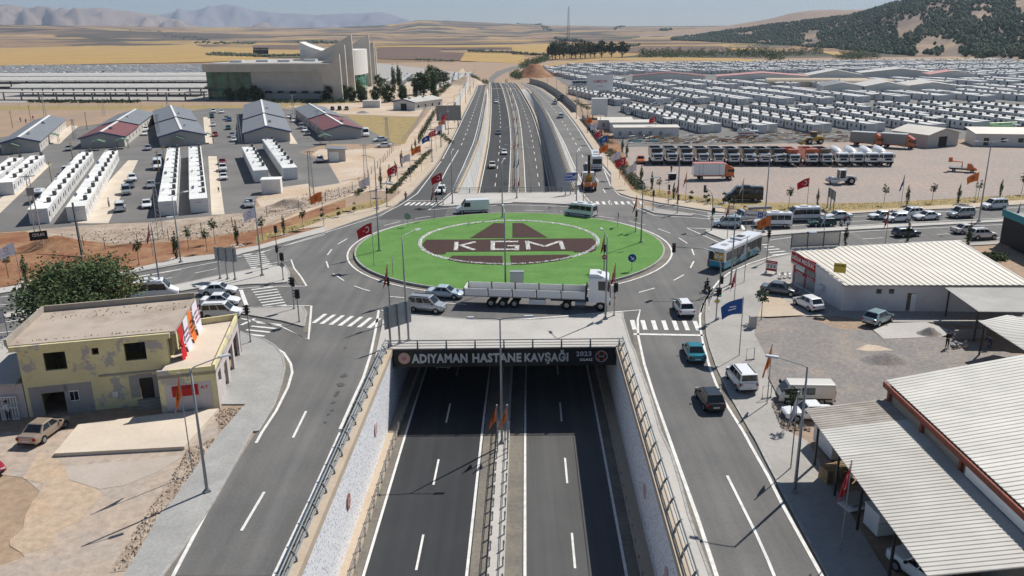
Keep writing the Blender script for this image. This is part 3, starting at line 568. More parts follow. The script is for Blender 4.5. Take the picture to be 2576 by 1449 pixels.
def range_mesh(name,ctrl,D,depth,base,m,seed,amp):
    U_=[a for a,b in ctrl];V_=[b for a,b in ctrl];uu=list(np.arange(U_[0],U_[-1],9.0));tt=[i/14 for i in range(15)]+[1.25];mb=MB();vs=[]
    for t in tt:
        for u in uu:
            r=D+depth*t;x,y=dirn(u);zt=CAM_H+(D+depth)*elev(u,itp(u,U_,V_));p=t**.8 if t <= 1 else .8
            vs.append((x*r,y*r,base+(zt-base)*p+(fbm(u/38,t*2.2,5,seed))*amp*math.sin(math.pi*min(1,t)*.97)))
    n=len(uu);mb.add(vs,[(j*n+i,j*n+i+1,(j+1)*n+i+1,(j+1)*n+i) for j in range(len(tt)-1) for i in range(n-1)]);return struct(name,mb,m,smooth=True)
range_mesh('mountain_near',[(-900,30),(-500,22),(-200,20),(0,15),(20,12),(32,11),(55,14),(100,22),(150,23),(170,24),(210,20),(250,18),(290,22),(330,26),(400,38),(470,56),(520,68),(700,72)],9000,3000,-40,'mountain_rock',41,420)
range_mesh('mountain_far',[(300,60),(400,37),(440,30),(500,24),(540,18),(562,12),(575,9),(590,13),(620,20),(650,27),(700,31),(760,35),(800,36),(860,33),(919,32),(950,33),(975,35),(1000,42),(1029,52),(1100,64),(1250,70)],15000,4000,-60,'mountain_far',51,700)
mb=MB();r4=random.Random(8)
for k,a,b,n,s in [('00',(1200,412),(2100,425),60,3.5),('00',(2080,555),(2576,570),40,3),('00',(2120,545),(2576,555),34,3),('00',(0,395),(280,402),30,4),('00',(680,322),(1250,328),50,5),('00',(1960,440),(2576,440),36,4),('10',(430,440),(820,435),40,5),('10',(0,570),(470,560),30,3),('10',(1600,605),(2000,620),30,3),('10',(2140,520),(2576,535),40,3.5),('20',(0,540),(360,560),30,3.5),('20',(960,495),(1280,460),26,3.5),('10',(80,305),(200,310),20,6),('10',(900,345),(1240,350),24,5),('20',(60,340),(400,360),40,7),('20',(430,400),(700,430),34,5),('20',(1500,355),(1600,350),14,7),('20',(1020,350),(1130,340),18,7)]:
    for i in range(n):
        t=(i+r4.random()*.7)/n;p=at(k,a[0]+(b[0]-a[0])*t,a[1]+(b[1]-a[1])*t+r4.uniform(-4,4));rr=math.hypot(p.x,p.y)
        if rr>7000:p=p*(6600/rr);rr=6600
        s2=s*r4.uniform(.6,1.2)*min(1.5,rr/1500);blob(mb,p.x,p.y,max(0,plain_z(1288+FPX*p.x/p.y,rr))-.3 if rr>1500 else 0,s2,s2*1.3,r4)
tag(mb.build('orchard_trees','pine_far'),'rows of small dark orchard trees far out on the plain','orchard',kind='stuff')
hz=MB().box(-24000,16000,-400,21000,-70,1500).build('haze');tag(hz,kind='stuff',label='pale blue haze over the whole plain',cat='haze')
hm=bpy.data.materials.new('haze_air');hm.use_nodes=True;t_=hm.node_tree;t_.nodes.remove(t_.nodes['Principled BSDF'])
pv=t_.nodes.new('ShaderNodeVolumePrincipled');pv.inputs['Color'].default_value=(.6,.76,1,1);pv.inputs['Density'].default_value=.000062;pv.inputs['Anisotropy'].default_value=.1;t_.links.new(pv.outputs[0],t_.nodes['Material Output'].inputs['Volume'])
hz.data.materials.append(hm);hz.display_type='WIRE'
# ------------------------------------------------------------------ portal sign, railings, guard rails
mat('rust_red',(.3,.1,.08),rough=.6);mat('sign_blue',(.01,.06,.32),rough=.4);mat('sign_white',(.8,.8,.79),rough=.45);mat('emblem_red',(.5,.03,.03),rough=.45);mat('emblem_orange',(.62,.09,.04),rough=.45);mat('emblem_pink',(.62,.42,.42),rough=.5)
mat('amber',(.75,.4,.02),rough=.4);mat('lens_green',(.02,.25,.14),rough=.3,emit=(.05,.9,.45,.6));mat('lens_dark',(.03,.02,.02),rough=.25);mat('signal_black',(.012,.013,.014),rough=.45)
mat('pole_grey',(.33,.345,.36),(.27,.285,.3),scale=1.5,rough=.5,metal=.35);mat('lamp_head',(.62,.63,.64),rough=.4,metal=.2)
mat('sign_back',(.32,.35,.37),(.27,.3,.32),scale=.8,rough=.5,metal=.4);mat('rail_grey',(.2,.225,.24),(.15,.17,.18),scale=2,rough=.5,metal=.3)
PX0,PX1,PYF=xc(PORTAL)-11.45,xc(PORTAL)+11.4,PORTAL-.16
ps=thing('portal_sign',((PX0+PX1)/2,PYF,-1.75),0,'long black sign with raised silver lettering across the underpass mouth','sign')
w_=(PX1-PX0)/2
MB().box(-w_,w_,0,.15,0,1.86).build('panel','black_panel',ps);MB().box(-w_,w_,-.03,.17,1.862,1.93).build('top_trim','dark_steel',ps)
def on_sign(x,z):return facing((x-w_,-.012,z),(1,0,0),(0,-1,0))
[lettering('title_lettering',s_,1.2,ps,on_sign(x_,z_),'letter_metal',.05,fit=(w2_,h_),bold=.035) for s_,x_,w2_,z_,h_ in (('ADIYAMAN',4.85,5.7,.95,1.0),('HASTANE',10.7,5.0,.95,1.0),('KAVŞAĞI',15.75,4.5,.97,1.5))]
lettering('year_lettering','2023',.6,ps,on_sign(19.55,1.28),'letter_metal',.03,fit=(1.55,.52));lettering('company_lettering','SOLMAZ',.35,ps,on_sign(19.8,.62),'sign_white',.02,fit=(1.3,.27))
def ring_xz(mb,cx,cz,y,r0,r1,k=28):
    vs=[]
    for j in range(k):
        t=2*math.pi*j/k;vs+=[(cx+r0*math.cos(t),y,cz+r0*math.sin(t)),(cx+r1*math.cos(t),y,cz+r1*math.sin(t))]
    mb.add(vs,[(2*j,2*j+1,(2*j+3) % (2*k),(2*j+2) % (2*k)) for j in range(k)])
e=MB().cyl((1.25-w_,-.04,.98),.6,.04,'Y',28).build('ministry_emblem','emblem_pink',ps,smooth=False)
mb=MB();ring_xz(mb,1.25-w_,.98,-.046,.53,.6);mb.build('rim','gold_edge',e)
mb=MB()
for k in range(16):mb.disc((1.25-w_+.44*math.cos(k*.3927),-.046,.98+.44*math.sin(k*.3927)),.035,'Y',6)
tag(mb.build('star_ring','emblem_red',e),kind='stuff')
mb=MB();ring_xz(mb,1.25-w_,.98,-.047,.2,.235,20)
for dx in (-.09,0,.09):mb.box(1.25-w_+dx-.012,1.25-w_+dx+.012,-.05,-.045,.8,1.16)
for dz in (-.09,0,.09):mb.box(1.25-w_-.2,1.25-w_+.2,-.05,-.045,.98+dz-.012,.98+dz+.012)
mb.build('globe_mark','emblem_red',e)
e2=MB().cyl((21.35-w_,-.04,.98),.62,.04,'Y',28).build('highway_emblem','black_panel',ps)
mb=MB();ring_xz(mb,21.35-w_,.98,-.046,.56,.62);mb.build('rim','letter_metal',e2)
mb=MB();cx_=21.35-w_
for s in (-1,1):
    mb.add([(cx_+s*.12,-.047,1.48),(cx_+s*.2,-.047,1.5),(cx_+s*.5,-.047,1.15),(cx_+s*.24,-.047,1.15)],[(0,1,2,3)]);mb.add([(cx_+s*.3,-.047,.8),(cx_+s*.5,-.047,.8),(cx_+s*.3,-.047,.52),(cx_+s*.14,-.047,.52)],[(0,1,2,3)])
tag(mb.build('road_mark','emblem_orange',e2),kind='stuff');lettering('emblem_lettering','KGM',.2,e2,facing((cx_,-.05,.98),(1,0,0),(0,-1,0)),'letter_metal',.004,fit=(.55,.16))
def straight_rail(name,p0,p1,n,z0,h,label,group=None,posts_single=True):
    a,b=Vector(p0),Vector(p1);t=thing(name,(a.x,a.y,z0),math.atan2(b.y-a.y,b.x-a.x),label,'railing',group);L=(b-a).length
    for zz,rr in ((h,.06),(h*.66,.035),(h*.36,.035)):MB().tube([(-.4,0,zz),(L+.4,0,zz)],rr,6).build('rail','rail_grey',t)
    pm=MB().hexa([(-.09,-.14,0),(.09,-.14,0),(.09,.14,0),(-.09,.14,0)],[(-.06,-.05,h),(.06,-.05,h),(.06,.05,h),(-.06,.05,h)]).mesh('post','rail_grey')
    for i in range(n):link('post',pm,t,Matrix.Translation((L*i/(n-1),0,0)))
    return t
straight_rail('portal_railing',(PX0-.3,PORTAL+.12),(PX1+.3,PORTAL+.02),9,.13,.92,'grey three-bar railing above the black underpass sign')
straight_rail('portal_railing',(xc(FARP)-12.1,FARP-.15),(xc(FARP)+12.4,FARP-.4),9,.13,.95,'long grey railing at the far underpass mouth beyond the island')
def side_rail(name,ys,top,sg,step,label,single):
    t=thing(name,(0,0,.3),0,label,'railing','railings along the underpass walls');X=lambda y:tx(top,y)+sg*.2
    for off,zz,rr in ((-.42,.95,.06),(-.34,.62,.035),(-.16,.33,.035),(0.02,.8,.03)):MB().tube([(X(y)+sg*(-off)*.9,y,zz) for y in ys],rr,5).build('rail','rail_grey',t)
    pm=MB()
    arcp=[(0,0),(.02,.2),(.1,.45),(.22,.7),(.4,.97)]
    for i in range(len(arcp)-1):
        (a,za),(b,zb2)=arcp[i],arcp[i+1];pm.hexa([(sg*a-.02,-.06,za),(sg*a+.14*sg-.02,-.06,za),(sg*a+.14*sg-.02,.06,za),(sg*a-.02,.06,za)],[(sg*b-.02,-.06,zb2),(sg*b+.12*sg-.02,-.06,zb2),(sg*b+.12*sg-.02,.06,zb2),(sg*b-.02,.06,zb2)])
    me=pm.mesh('post','rail_grey');acc=MB()
    for y in np.arange(ys[0]+1,ys[-1],step):
        if single:link('post',me,t,Matrix.Translation((X(y),y,0)))
        else:
            o=len(acc.v);acc.add([v.co for v in me.vertices],[tuple(p.vertices) for p in me.polygons]);acc.v[o:]=[(p[0]+X(y),p[1]+y,p[2]) for p in acc.v[o:]]
    if not single:tag(acc.build('posts','rail_grey',t),kind='stuff')
side_rail('wall_railing',[-10,20,42,60,PORTAL],'Ltop',-1,2.6,'grey curved-post railing on the lit left wall beside the near service road',True)
side_rail('wall_railing',[-10,20,42,60,PORTAL],'Rtop',1,2.6,'grey curved-post railing on the shaded right wall beside the near service road',True)
side_rail('wall_railing',ys_far[:-3],'Ltop',-1,2.6,'lattice railing on the white wall left of the far carriageways',False)
side_rail('wall_railing',ys_far[:-3],'Rtop',1,2.6,'lattice railing on the grey wall right of the far carriageways',False)
def guard(name,ys,X,label,face,single=True):
    t=thing(name,(0,0,0),0,label,'guard rail','guard rails in the underpass');A=[];B=[]
    mb=MB()
    for dz0,dz1,dx in ((.55,.66,.03),(.66,.74,-.01),(.74,.85,.03)):mb.ribbon([(X(y)+face*(dx+.05),y,zf(y)+.3+dz0) for y in ys],[(X(y)+face*(dx+.05),y,zf(y)+.3+dz1) for y in ys])
    mb.build('beam','galvanised',t)
    me=MB().box(-.06,.06,-.05,.05,.25,1.1).box(-.02,.1,-.04,.04,.85,1.1).mesh('post','galvanised');acc=MB()
    for y in np.arange(ys[0],ys[-1],2.0):
        if y<24 and ys[0]<0:continue
        if single and y<PORTAL:link('post',me,t,Matrix.Translation((X(y),y,zf(y))))
        else:
            o=len(acc.v);acc.add([v.co for v in me.vertices],[tuple(p.vertices) for p in me.polygons]);acc.v[o:]=[(p[0]+X(y),p[1]+y,p[2]+zf(y)) for p in acc.v[o:]]
    if acc.v:tag(acc.build('posts','galvanised',t),kind='stuff')
gy=[20,42,60,80,100,130]+ys_far+[490,515]
guard('guard_rail',gy,lambda y:medc(y)-.5,'guard rail along the left edge of the underpass median',-1);guard('guard_rail',gy,lambda y:medc(y)+.5,'guard rail along the right edge of the underpass median',1)
guard('guard_rail',gy,lambda y:tx('Lbase',y)+.95,'guard rail at the foot of the lit left underpass wall',1);guard('guard_rail',gy,lambda y:tx('Rbase',y)-.95,'guard rail at the foot of the shaded right underpass wall',-1)
for k,(y,side,nm) in enumerate([(55.5,'L','red and white round plaque on the lit mosaic wall'),(45.0,'L','pale round plaque on the lit mosaic wall near the bottom edge'),(67.5,'L','round plaque on the mosaic wall just outside the tunnel mouth'),(56.5,'R','red plaque on the shaded mosaic wall'),(46,'R','pale plaque on the shaded mosaic wall near the bottom edge')]):
    x=tx(side+'top',y)+(.03 if side=='L' else -.03);o=MB().cyl((0,0,0),.62,.05 if side=='L' else -.05,'X',20).build('wall_plaque','emblem_pink' if k != 0 else 'rust_red');o.location=(x,y,-3.3);tag(o,nm,'plaque')
    mb=MB();vs=[]
    for j in range(20):a=j*.31416;vs+=[(.056 if side=='L' else -.056,.2*math.cos(a),.2*math.sin(a)),(.056 if side=='L' else -.056,.34*math.cos(a),.34*math.sin(a))]
    mb.add(vs,[(2*j,2*j+1,(2*j+3) % 40,(2*j+2) % 40) for j in range(20)]);mb.build('ring','emblem_pink',o)
# ------------------------------------------------------------------ street lamps
def lamp_proto(h,arms,L=2.0,rise=.35):
    t=thing('street_lamp',(0,0,0));MB().tube([(0,0,.0),(0,0,h*.5),(0,0,h)],[.12,.095,.065],8).build('pole','pole_grey',t,smooth=True);MB().box(-.22,.22,-.22,.22,0,.12).box(-.16,.16,-.16,.16,.12,1.0 if False else .2).build('base_plate','pole_grey',t)
    for s in arms:
        MB().tube([(0,0,h-.05),(s*.4,0,h+rise*.25),(s*L,0,h+rise)],[.05,.045,.04],6).build('arm','pole_grey',t)
        MB().hexa([(s*L-.1,-.16,h+rise-.05),(s*L+s*.75,-.16,h+rise-.02),(s*L+s*.75,.16,h+rise-.02),(s*L-.1,.16,h+rise-.05)],[(s*L-.1,-.12,h+rise+.08),(s*L+s*.7,-.1,h+rise+.08),(s*L+s*.7,.1,h+rise+.08),(s*L-.1,.12,h+rise+.08)]).build('lamp_head','lamp_head',t)
    return t
LP1,LP2=lamp_proto(9.4,(1,)),lamp_proto(9.4,(1,-1),2.3,.12)
def lamp(k,x,y,az,label,proto=None,z=.13,top=None,h=9.4):
    p=at(k,x,y,z) if not top else at(k,x,y,h+z);p.z=z
    o=place(proto or LP1,p,R(az),label,'street lamp','street lamps');
    if h != 9.4:o.scale=(1,1,h/9.4)
    return o
lamp('03',2085,600,35,'tall grey street lamp on the grey pavement at lower left')
lamp('33',268,600,155,'tall grey street lamp beside the corrugated canopy at lower right')
lamp('13',2475,110,2,'double-armed lamp on the underpass median before the tunnel',LP2,z=-6.7,h=12.6)
lamp('01',1820,1190,60,'street lamp on the left arm pavement behind the big tree')
lamp('A',425,845,45,'street lamp behind the derelict yellow building')
lamp('A',1590,585,130,'street lamp on the left traffic island behind the metal sign backs')
lamp('11',1240,1075,40,'street lamp on the left rim of the green island',z=.34)
lamp('11',1222,662,150,'street lamp on the beige pavement north-west of the island')
lamp('11',1470,930,50,'street lamp standing behind the blue sign back near the silver van',top=1)
lamp('11',2480,738,80,'street lamp on the far rim of the green island',z=.34)
lamp('D',1512,405,95,'street lamp on the near rim of the green island behind the trailer',z=.34)
lamp('22',940,310,100,'street lamp in front of the white lorry cab')
lamp('21',1297,990,20,'street lamp on the right rim of the green island',z=.34)
lamp('21',1690,85,160,'street lamp by the verge in front of the parked tipper lorries',top=1)
lamp('21',2200,1412,155,'street lamp on the pavement beside the turquoise bus')
lamp('31',2120,780,10,'very tall lamp on the right arm median among the queuing cars',LP2,h=13)
lamp('21',2532,890,15,'tall lamp on the right median behind the hospital direction sign',LP2,h=12)
lamp('21',648,580,70,'street lamp at the right end of the far railing')
lamp('11',1978,597,85,'street lamp at the left end of the far railing')
lamp('E',850,1375,0,'double-armed lamp on the far plaza above the median',LP2)
for i,(x,y) in enumerate([(848,1190),(845,960)]):lamp('E',x,y,0,'double-armed lamp on the far underpass median, '+('nearer' if i==0 else 'farther')+' of the two',LP2,z=zf(200+40*i))
for i,y in enumerate([205,232,262,296,335,380,430,485]):o=place(LP1,(tx('Lout',y)-2.2,y,.13),R(0),'%s lamp from the roundabout along the far left service road' % ('first second third fourth fifth sixth seventh eighth'.split()[i]),'street lamp','street lamps')
for i,y in enumerate([222,262,306,352,400,445,490]):o=place(LP1,(tx('Rout',y)+2.2,y,.13),R(180),'%s lamp from the roundabout along the far right service road' % ('first second third fourth fifth sixth seventh'.split()[i]),'street lamp','street lamps')
kill(LP1);kill(LP2)
# ------------------------------------------------------------------ traffic lights
def signal_head(parent,x,y,z,face,lit='green',s=1.0):
    b=MB().box(-.17*s,.17*s,-.13,.13,-.5*s,.5*s).build('signal_head','signal_black',parent);b.location=(x,y,z);b.rotation_euler=(0,0,face)
    for i,nm in enumerate(('red_lens','amber_lens','green_lens')):
        zz=(.32-.32*i)*s;MB().cyl((0,-.13,zz),.1*s,-.025,'Y',10).build(nm,'lens_green' if (nm=='green_lens' and lit=='green') else 'emblem_red' if (nm=='red_lens' and lit=='red') else 'lens_dark',b)
        MB().hexa([(-.12*s,-.34,zz+.05*s),(.12*s,-.34,zz+.05*s),(.12*s,-.13,zz+.05*s),(-.12*s,-.13,zz+.05*s)],[(-.1*s,-.32,zz+.13*s),(.1*s,-.32,zz+.13*s),(.12*s,-.13,zz+.14*s),(-.12*s,-.13,zz+.14*s)]).build('visor','signal_black',b)
    return b
def diamond(parent,z,face,back=False):
    o=MB().hexa([(0,-.03,-.42),(.42,-.03,0),(0,-.03,.42),(-.42,-.03,0)],[(0,0,-.42),(.42,0,0),(0,0,.42),(-.42,0,0)]).build('priority_sign','sign_back' if back else 'sign_white',parent,fix=True);o.location=(0,0,z);o.rotation_euler=(0,0,face)
    if not back:MB().add([(0,-.036,-.27),(.27,-.036,0),(0,-.036,.27),(-.27,-.036,0)],[(0,1,2,3)]).build('amber_centre','amber',o)
def signal(k,x,y,label,heads,h=3.6,z=.13,dia=None,arch=None,noentry=False,diaback=False):
    p=at(k,x,y,z);t=thing('traffic_light',p,0,label,'traffic light','traffic lights of the roundabout')
    if arch:
        H,dx,dy=arch;pts=[(0,0,0),(0,0,H*.55),(dx*.06,dy*.06,H*.78),(dx*.2,dy*.2,H*.92),(dx*.4,dy*.4,H*.97),(dx,dy,H)];MB().tube(pts,[.09,.08,.07,.065,.06,.045],8).build('mast','pole_grey',t,smooth=True);signal_head(t,dx*1.02,dy*1.02,H-.1,heads[0][1],heads[0][2],1.15);rest=heads[1:]
    else:MB().tube([(0,0,0),(0,0,h)],.07,8).build('post','pole_grey',t,smooth=True);rest=heads
    MB().cyl((0,0,0),.16,.1,'Z',8).build('base','pole_grey',t)
    for (zz,f,lit) in rest:signal_head(t,.18*math.cos(f),-.16+.02*math.sin(f),zz,f,lit)
    if dia:diamond(t,dia[0],dia[1],diaback)
    if noentry:
        o=MB().cyl((0,-.1,0),.32,.03,'Y',16).build('no_entry_sign','emblem_red',t);o.location=(0,0,2.0);MB().box(-.22,.22,-.106,-.1,-.05,.05).build('white_bar','sign_white',o)
W_=R(-90);E_=R(90);S_=0.0;N_=R(180)
signal('A',1835,635,'traffic light with round-shouldered heads on the left island point',[(3.2,E_,'green'),(3.1,S_,'x')],3.7,dia=(2.0,N_),diaback=True)
signal('A',1778,470,'tall mast signal at the north-east corner of the left island',[(2.4,E_,'x'),(5.2,R(50),'x')],5.6)
signal('A',1960,970,'traffic light at the left crossing, left of the pair',[(3.4,W_,'x'),(3.3,S_,'x')],3.9)
signal('A',2020,1120,'traffic light at the left crossing, nearest the corner island tip',[(3.3,W_,'x'),(3.3,R(40),'x')],3.7)
signal('A',1455,1355,'traffic light beside the yellow building roof terrace',[(3.6,W_,'x'),(3.6,E_,'x')],4.1)
signal('D',172,640,'traffic light below the limp red flag near the silver van',[(3.0,W_,'red')],3.6,z=.02)
signal('11',1318,622,'arched mast traffic light on the far left pavement',[(5.5,W_,'x'),(2.9,S_,'x')],arch=(6.1,4.0,3.2))
signal('11',1884,612,'traffic light on the far left crossing beside the white car',[(2.8,N_,'x')],3.3)
signal('21',717,582,'traffic light by the limp red flag right of the far railing',[(2.8,N_,'x')],3.2)
signal('21',1418,660,'slim traffic light at the west end of the right refuge',[(3.0,W_,'x')],3.5)
signal('21',1574,595,'traffic light with a small no-entry disc on the dry grass verge',[(3.0,W_,'x')],3.4,noentry=True)
signal('21',1663,695,'traffic light under the limp red flag at the right refuge',[(2.8,E_,'x')],3.3)
signal('21',1243,885,'traffic light with a yellow diamond on the island right of the emblem',[(3.0,E_,'x')],3.4,z=.34,dia=(2.0,S_))
signal('21',2006,868,'arched traffic light with yellow diamond beside the waiting blue van',[(6,E_,'x'),(3.2,S_,'green'),(3.1,E_,'x')],arch=(6.4,-.9,2.2),dia=(1.8,S_))
signal('B',803,1210,'arched traffic light reaching over the lane in front of the turquoise bus',[(5,S_,'red'),(1.6,S_,'x')],arch=(5.6,-5.6,.6))
signal('22',2052,322,'traffic light with yellow diamond at the near right crossing',[(3.3,S_,'green'),(3.3,W_,'x')],3.6,dia=(2.2,S_))
signal('22',1026,276,'traffic light with yellow diamond in front of the white lorry',[(3.4,S_,'x'),(3.3,E_,'x')],3.9,dia=(2.1,S_))
signal('21',925,1282,'traffic light with no-entry disc on the near right rim of the island',[(3.2,E_,'x')],3.6,z=.34,noentry=True)
signal('B',1350,862,'traffic light at the right crossing in front of the bus',[(4.0,E_,'x'),(4.0,W_,'x')],4.5)
# ------------------------------------------------------------------ direction signs
def board(name,p0,p1,z0,z1,m,label,posts,zg=.13,texts=(),back='sign_back',slats=0,border=None):
    a,b=Vector(p0),Vector(p1);L=(b-a).length;t=thing(name,(a.x,a.y,zg),math.atan2(b.y-a.y,b.x-a.x),label,'sign')
    MB().box(0,L,-.04,.0,z0,z1).build('panel',m,t)
    if slats:
        for i in range(slats):MB().box(.01,L-.01,-.055,-.0405,z0+(z1-z0)*(i+.06)/slats,z0+(z1-z0)*(i+.94)/slats).build('slat',m,t)
    for f in posts:MB().box(L*f-.06,L*f+.06,.005,.125,0,z1-.05).box(L*f-.14,L*f+.14,-.07,.2,0,.14).build('post','pole_grey',t)
    for (s,x,z,fit,mm) in texts:lettering('sign_lettering',s,.3,t,facing((x,-.043-.015*(slats>0),z),(1,0,0),(0,-1,0)),mm,.003,fit=fit)
    return t,L
a,b=at('D',180,1118,.13),at('D',390,1050,.13)
zt=hgt('D',100,655,a);zb_=hgt('D',115,918,a)
def back_sign(name,pa,pb,ext,z0,z1,label,mm='sign_back',zg=.13,n=6):
    d=(pb-pa).normalized();A=pa-d*ext;B=pb+d*ext;L=(B-A).length;t=thing(name,(A.x,A.y,zg),math.atan2(d.y,d.x),label,'sign')
    for i in range(n):MB().box(0,L,.08,.11,z0+(z1-z0)*i/n+.008,z0+(z1-z0)*(i+1)/n-.008).build('slat',mm,t)
    for f in (ext,L/2,L-ext):MB().box(f-.075,f+.075,-.09,.07,0,z1-.02).box(f-.17,f+.17,-.18,.16,0,.16).build('post','pole_grey',t)
back_sign('road_sign_back',a,b,.55,zb_-.13,zt-.13,'big grey sign seen from behind on three posts at the plaza corner')
a,b=at('A',1105,622,.13),at('A',1278,632,.13);back_sign('road_sign_back',a,b,.5,2.4,4.3,'pale sign seen from behind on three posts on the left island',n=5)
a,b=at('31',596,636,.13),at('31',655,680,.13);back_sign('road_sign_back',a,b,.25,1.9,3.6,'narrow grey sign back on three posts beside the right arm')
a,b=at('21',530,512,.13),at('21',630,500,.13);t,L=board('direction_sign',(a.x-.25,a.y),(b.x+.6,b.y),2.6,4.3,'sign_blue','blue direction sign with a white arrow at the far railing',(.15,.5,.85))
MB().box(.06,L-.06,-.05,-.041,2.64,4.26).box(.14,L-.14,-.056,-.0505,2.72,4.18).m(1).build('border',['sign_white'],t)
MB().box(.16,L-.16,-.062,-.0565,2.74,4.16).build('face','sign_blue',t)
for i,s in enumerate(('Kahta','Diyarbakır')):lettering('sign_lettering',s,.4,t,facing(((1.15,1.6)[i],-.066,(3.8,3.15)[i]),(1,0,0),(0,-1,0)),'sign_white',.003,fit=((1.5,.45),(2.5,.5))[i])
def arrow(parent,x,z,s,m,y=-.07):MB().box(x-s,x+s*.3,y,y+.006,z-s*.16,z+s*.16).add([(x+.1*s,y,z+.75*s),(x+.45*s,y,z+.75*s),(x+s*1.1,y,z),(x+.45*s,y,z-.75*s),(x+.1*s,y,z-.75*s),(x+s*.65,y,z)],[(0,5,2,1),(5,4,3,2)]).build('arrow',m,parent)
arrow(t,L-.75,3.5,.42,'sign_white')
a,b=at('B',1105,522,.13),at('B',1300,530,.13);t,L=board('direction_sign',(a.x-.4,a.y),(b.x+.5,b.y),2.3,3.5,'sign_white','white hospital direction sign on the right median beside the bus',(.12,.42,.85))
MB().box(.08,L-.08,-.05,-.041,2.38,3.42).build('border','black_panel',t);MB().box(.13,L-.13,-.056,-.0505,2.43,3.37).build('face','sign_white',t)
lettering('sign_lettering','Hastane',.4,t,facing((L*.31,-.06,2.92),(1,0,0),(0,-1,0)),'black_panel',.003,fit=(L*.5,.48));MB().box(L*.6,L*.6+.78,-.061,-.0565,2.5,3.3).build('hospital_square','sign_blue',t);lettering('hospital_letter','H',.5,t,facing((L*.6+.39,-.064,2.9),(1,0,0),(0,-1,0)),'sign_white',.003,fit=(.4,.5));arrow(t,L*.9-.1,2.9,.3,'black_panel')
def round_sign(k,x,y,zc,label,m,face,r=.55,arrow_=False,z=.34):
    p=at(k,x,y,z);t=thing('round_sign',p,face,label,'sign');MB().tube([(0,.05,0),(0,.05,zc+r)],.04,6).build('post','pole_grey',t)
    d=MB().cyl((0,-.03,zc),r,.05,'Y',24).build('disc',m,t)
    if arrow_:
        mb=MB().box(-.34,.16,-.04,-.034,-.06,.06).add([(.0,-.04,.24),(.12,-.04,.24),(.36,-.04,0),(.12,-.04,-.24),(0,-.04,-.24),(.2,-.04,0)],[(0,5,2,1),(5,4,3,2)]);mb.xf(Matrix.Translation((0,0,zc)) @ Matrix.Rotation(R(45),4,'Y'));mb.build('arrow','sign_white',d)
round_sign('21',1205,1275,1.75,'round blue keep-right sign on the green island','sign_blue',0,arrow_=True);round_sign('11',1530,832,1.75,'green-grey back of a round sign at the far left of the island','sign_back',0)
round_sign('11',1382,1322,2.0,'thin edge-on round sign at the near left of the island','sign_back',R(93));round_sign('21',1066,835,2.0,'thin edge-on round sign at the far right of the island','sign_back',R(90))
cab=thing('utility_cabinet',at('D',1645,412,.34),0,'grey utility cabinet on the island behind the trailer','cabinet');MB().box(-.85,.85,-.4,.4,.0,1.75).build('housing','lamp_head',cab);MB().box(-.9,.9,-.45,.45,1.752,1.9).build('lid','sign_back',cab);MB().box(-.78,-.01,-.43,-.402,.15,1.6).build('door','lamp_head',cab);MB().box(.01,.78,-.43,-.402,.15,1.6).build('door','lamp_head',cab)
cab=thing('utility_cabinet',at('22',2418,398,.13),R(10),'small white utility cabinet beside the young tree on the right pavement','cabinet');MB().box(-.35,.35,-.25,.25,0,1.25).build('housing','concrete_light',cab);MB().box(-.39,.39,-.29,.29,1.252,1.34).build('lid','concrete',cab)
for nm,k,x,y in (('steel hoop rack on the right pavement near the blue flag','22',2395,722),('steel hoop rack on the right pavement beside the parked white van','22',2560,1110)):
    t=thing('hoop_rack',at(k,x,y,.13),R(20),nm,'rack');MB().tube([(-.45,0,0),(-.45,0,1.2),(.45,0,1.2),(.45,0,0)],.035,6).build('hoop','dark_steel',t);MB().box(-.5,.5,-.12,.12,0,.03).build('foot','dark_steel',t)
# ------------------------------------------------------------------ flags
mat('flag_red',(.5,.012,.02),rough=.7);mat('flag_white',(.72,.7,.78),rough=.7);mat('flag_orange',(.78,.18,.03),rough=.7);mat('flag_blue',(.025,.09,.3),rough=.7);mat('flag_print',(.5,.2,.25),rough=.7);mat('flag_dark',(.12,.06,.04),rough=.7)
FL,FH=2.35,1.6
def cloth(s,t,kind,ph):
    if kind=='wave':
        x=-s*FL*(.86-.08*t);z=-t*FH*(1-.22*s)-s*s*.75-.3*s;y=.16*math.sin(s*7+ph+t)*s
    else:
        a=s*(1-.0*t);x=-.10-.42*a*math.sin(1.1+t*1.2)-.1*t;x=-s*(.28+.5*t*(1-.25*t));z=-t*FH*1.05-s*(1.15-.55*t*0)*1.15;y=.2*math.sin(s*9+ph)*s*(.5+t*.5)
        x *= .9
    return Vector((x,y,z))
def flag_mesh(kind,ph,n=12,m=6):
    mb=MB();mb.add([cloth(i/n,j/m,kind,ph) for j in range(m+1) for i in range(n+1)],[(j*(n+1)+i,j*(n+1)+i+1,(j+1)*(n+1)+i+1,(j+1)*(n+1)+i) for j in range(m) for i in range(n)]);return mb
def on_cloth(kind,ph,polys,off):
    mb=MB()
    for poly in polys:
        pts=[cloth(a,b,kind,ph)+Vector((0,off,0)) for a,b in poly];c=sum(pts,Vector())/len(pts);mb.add(pts,[tuple(range(len(pts)))])
    return mb
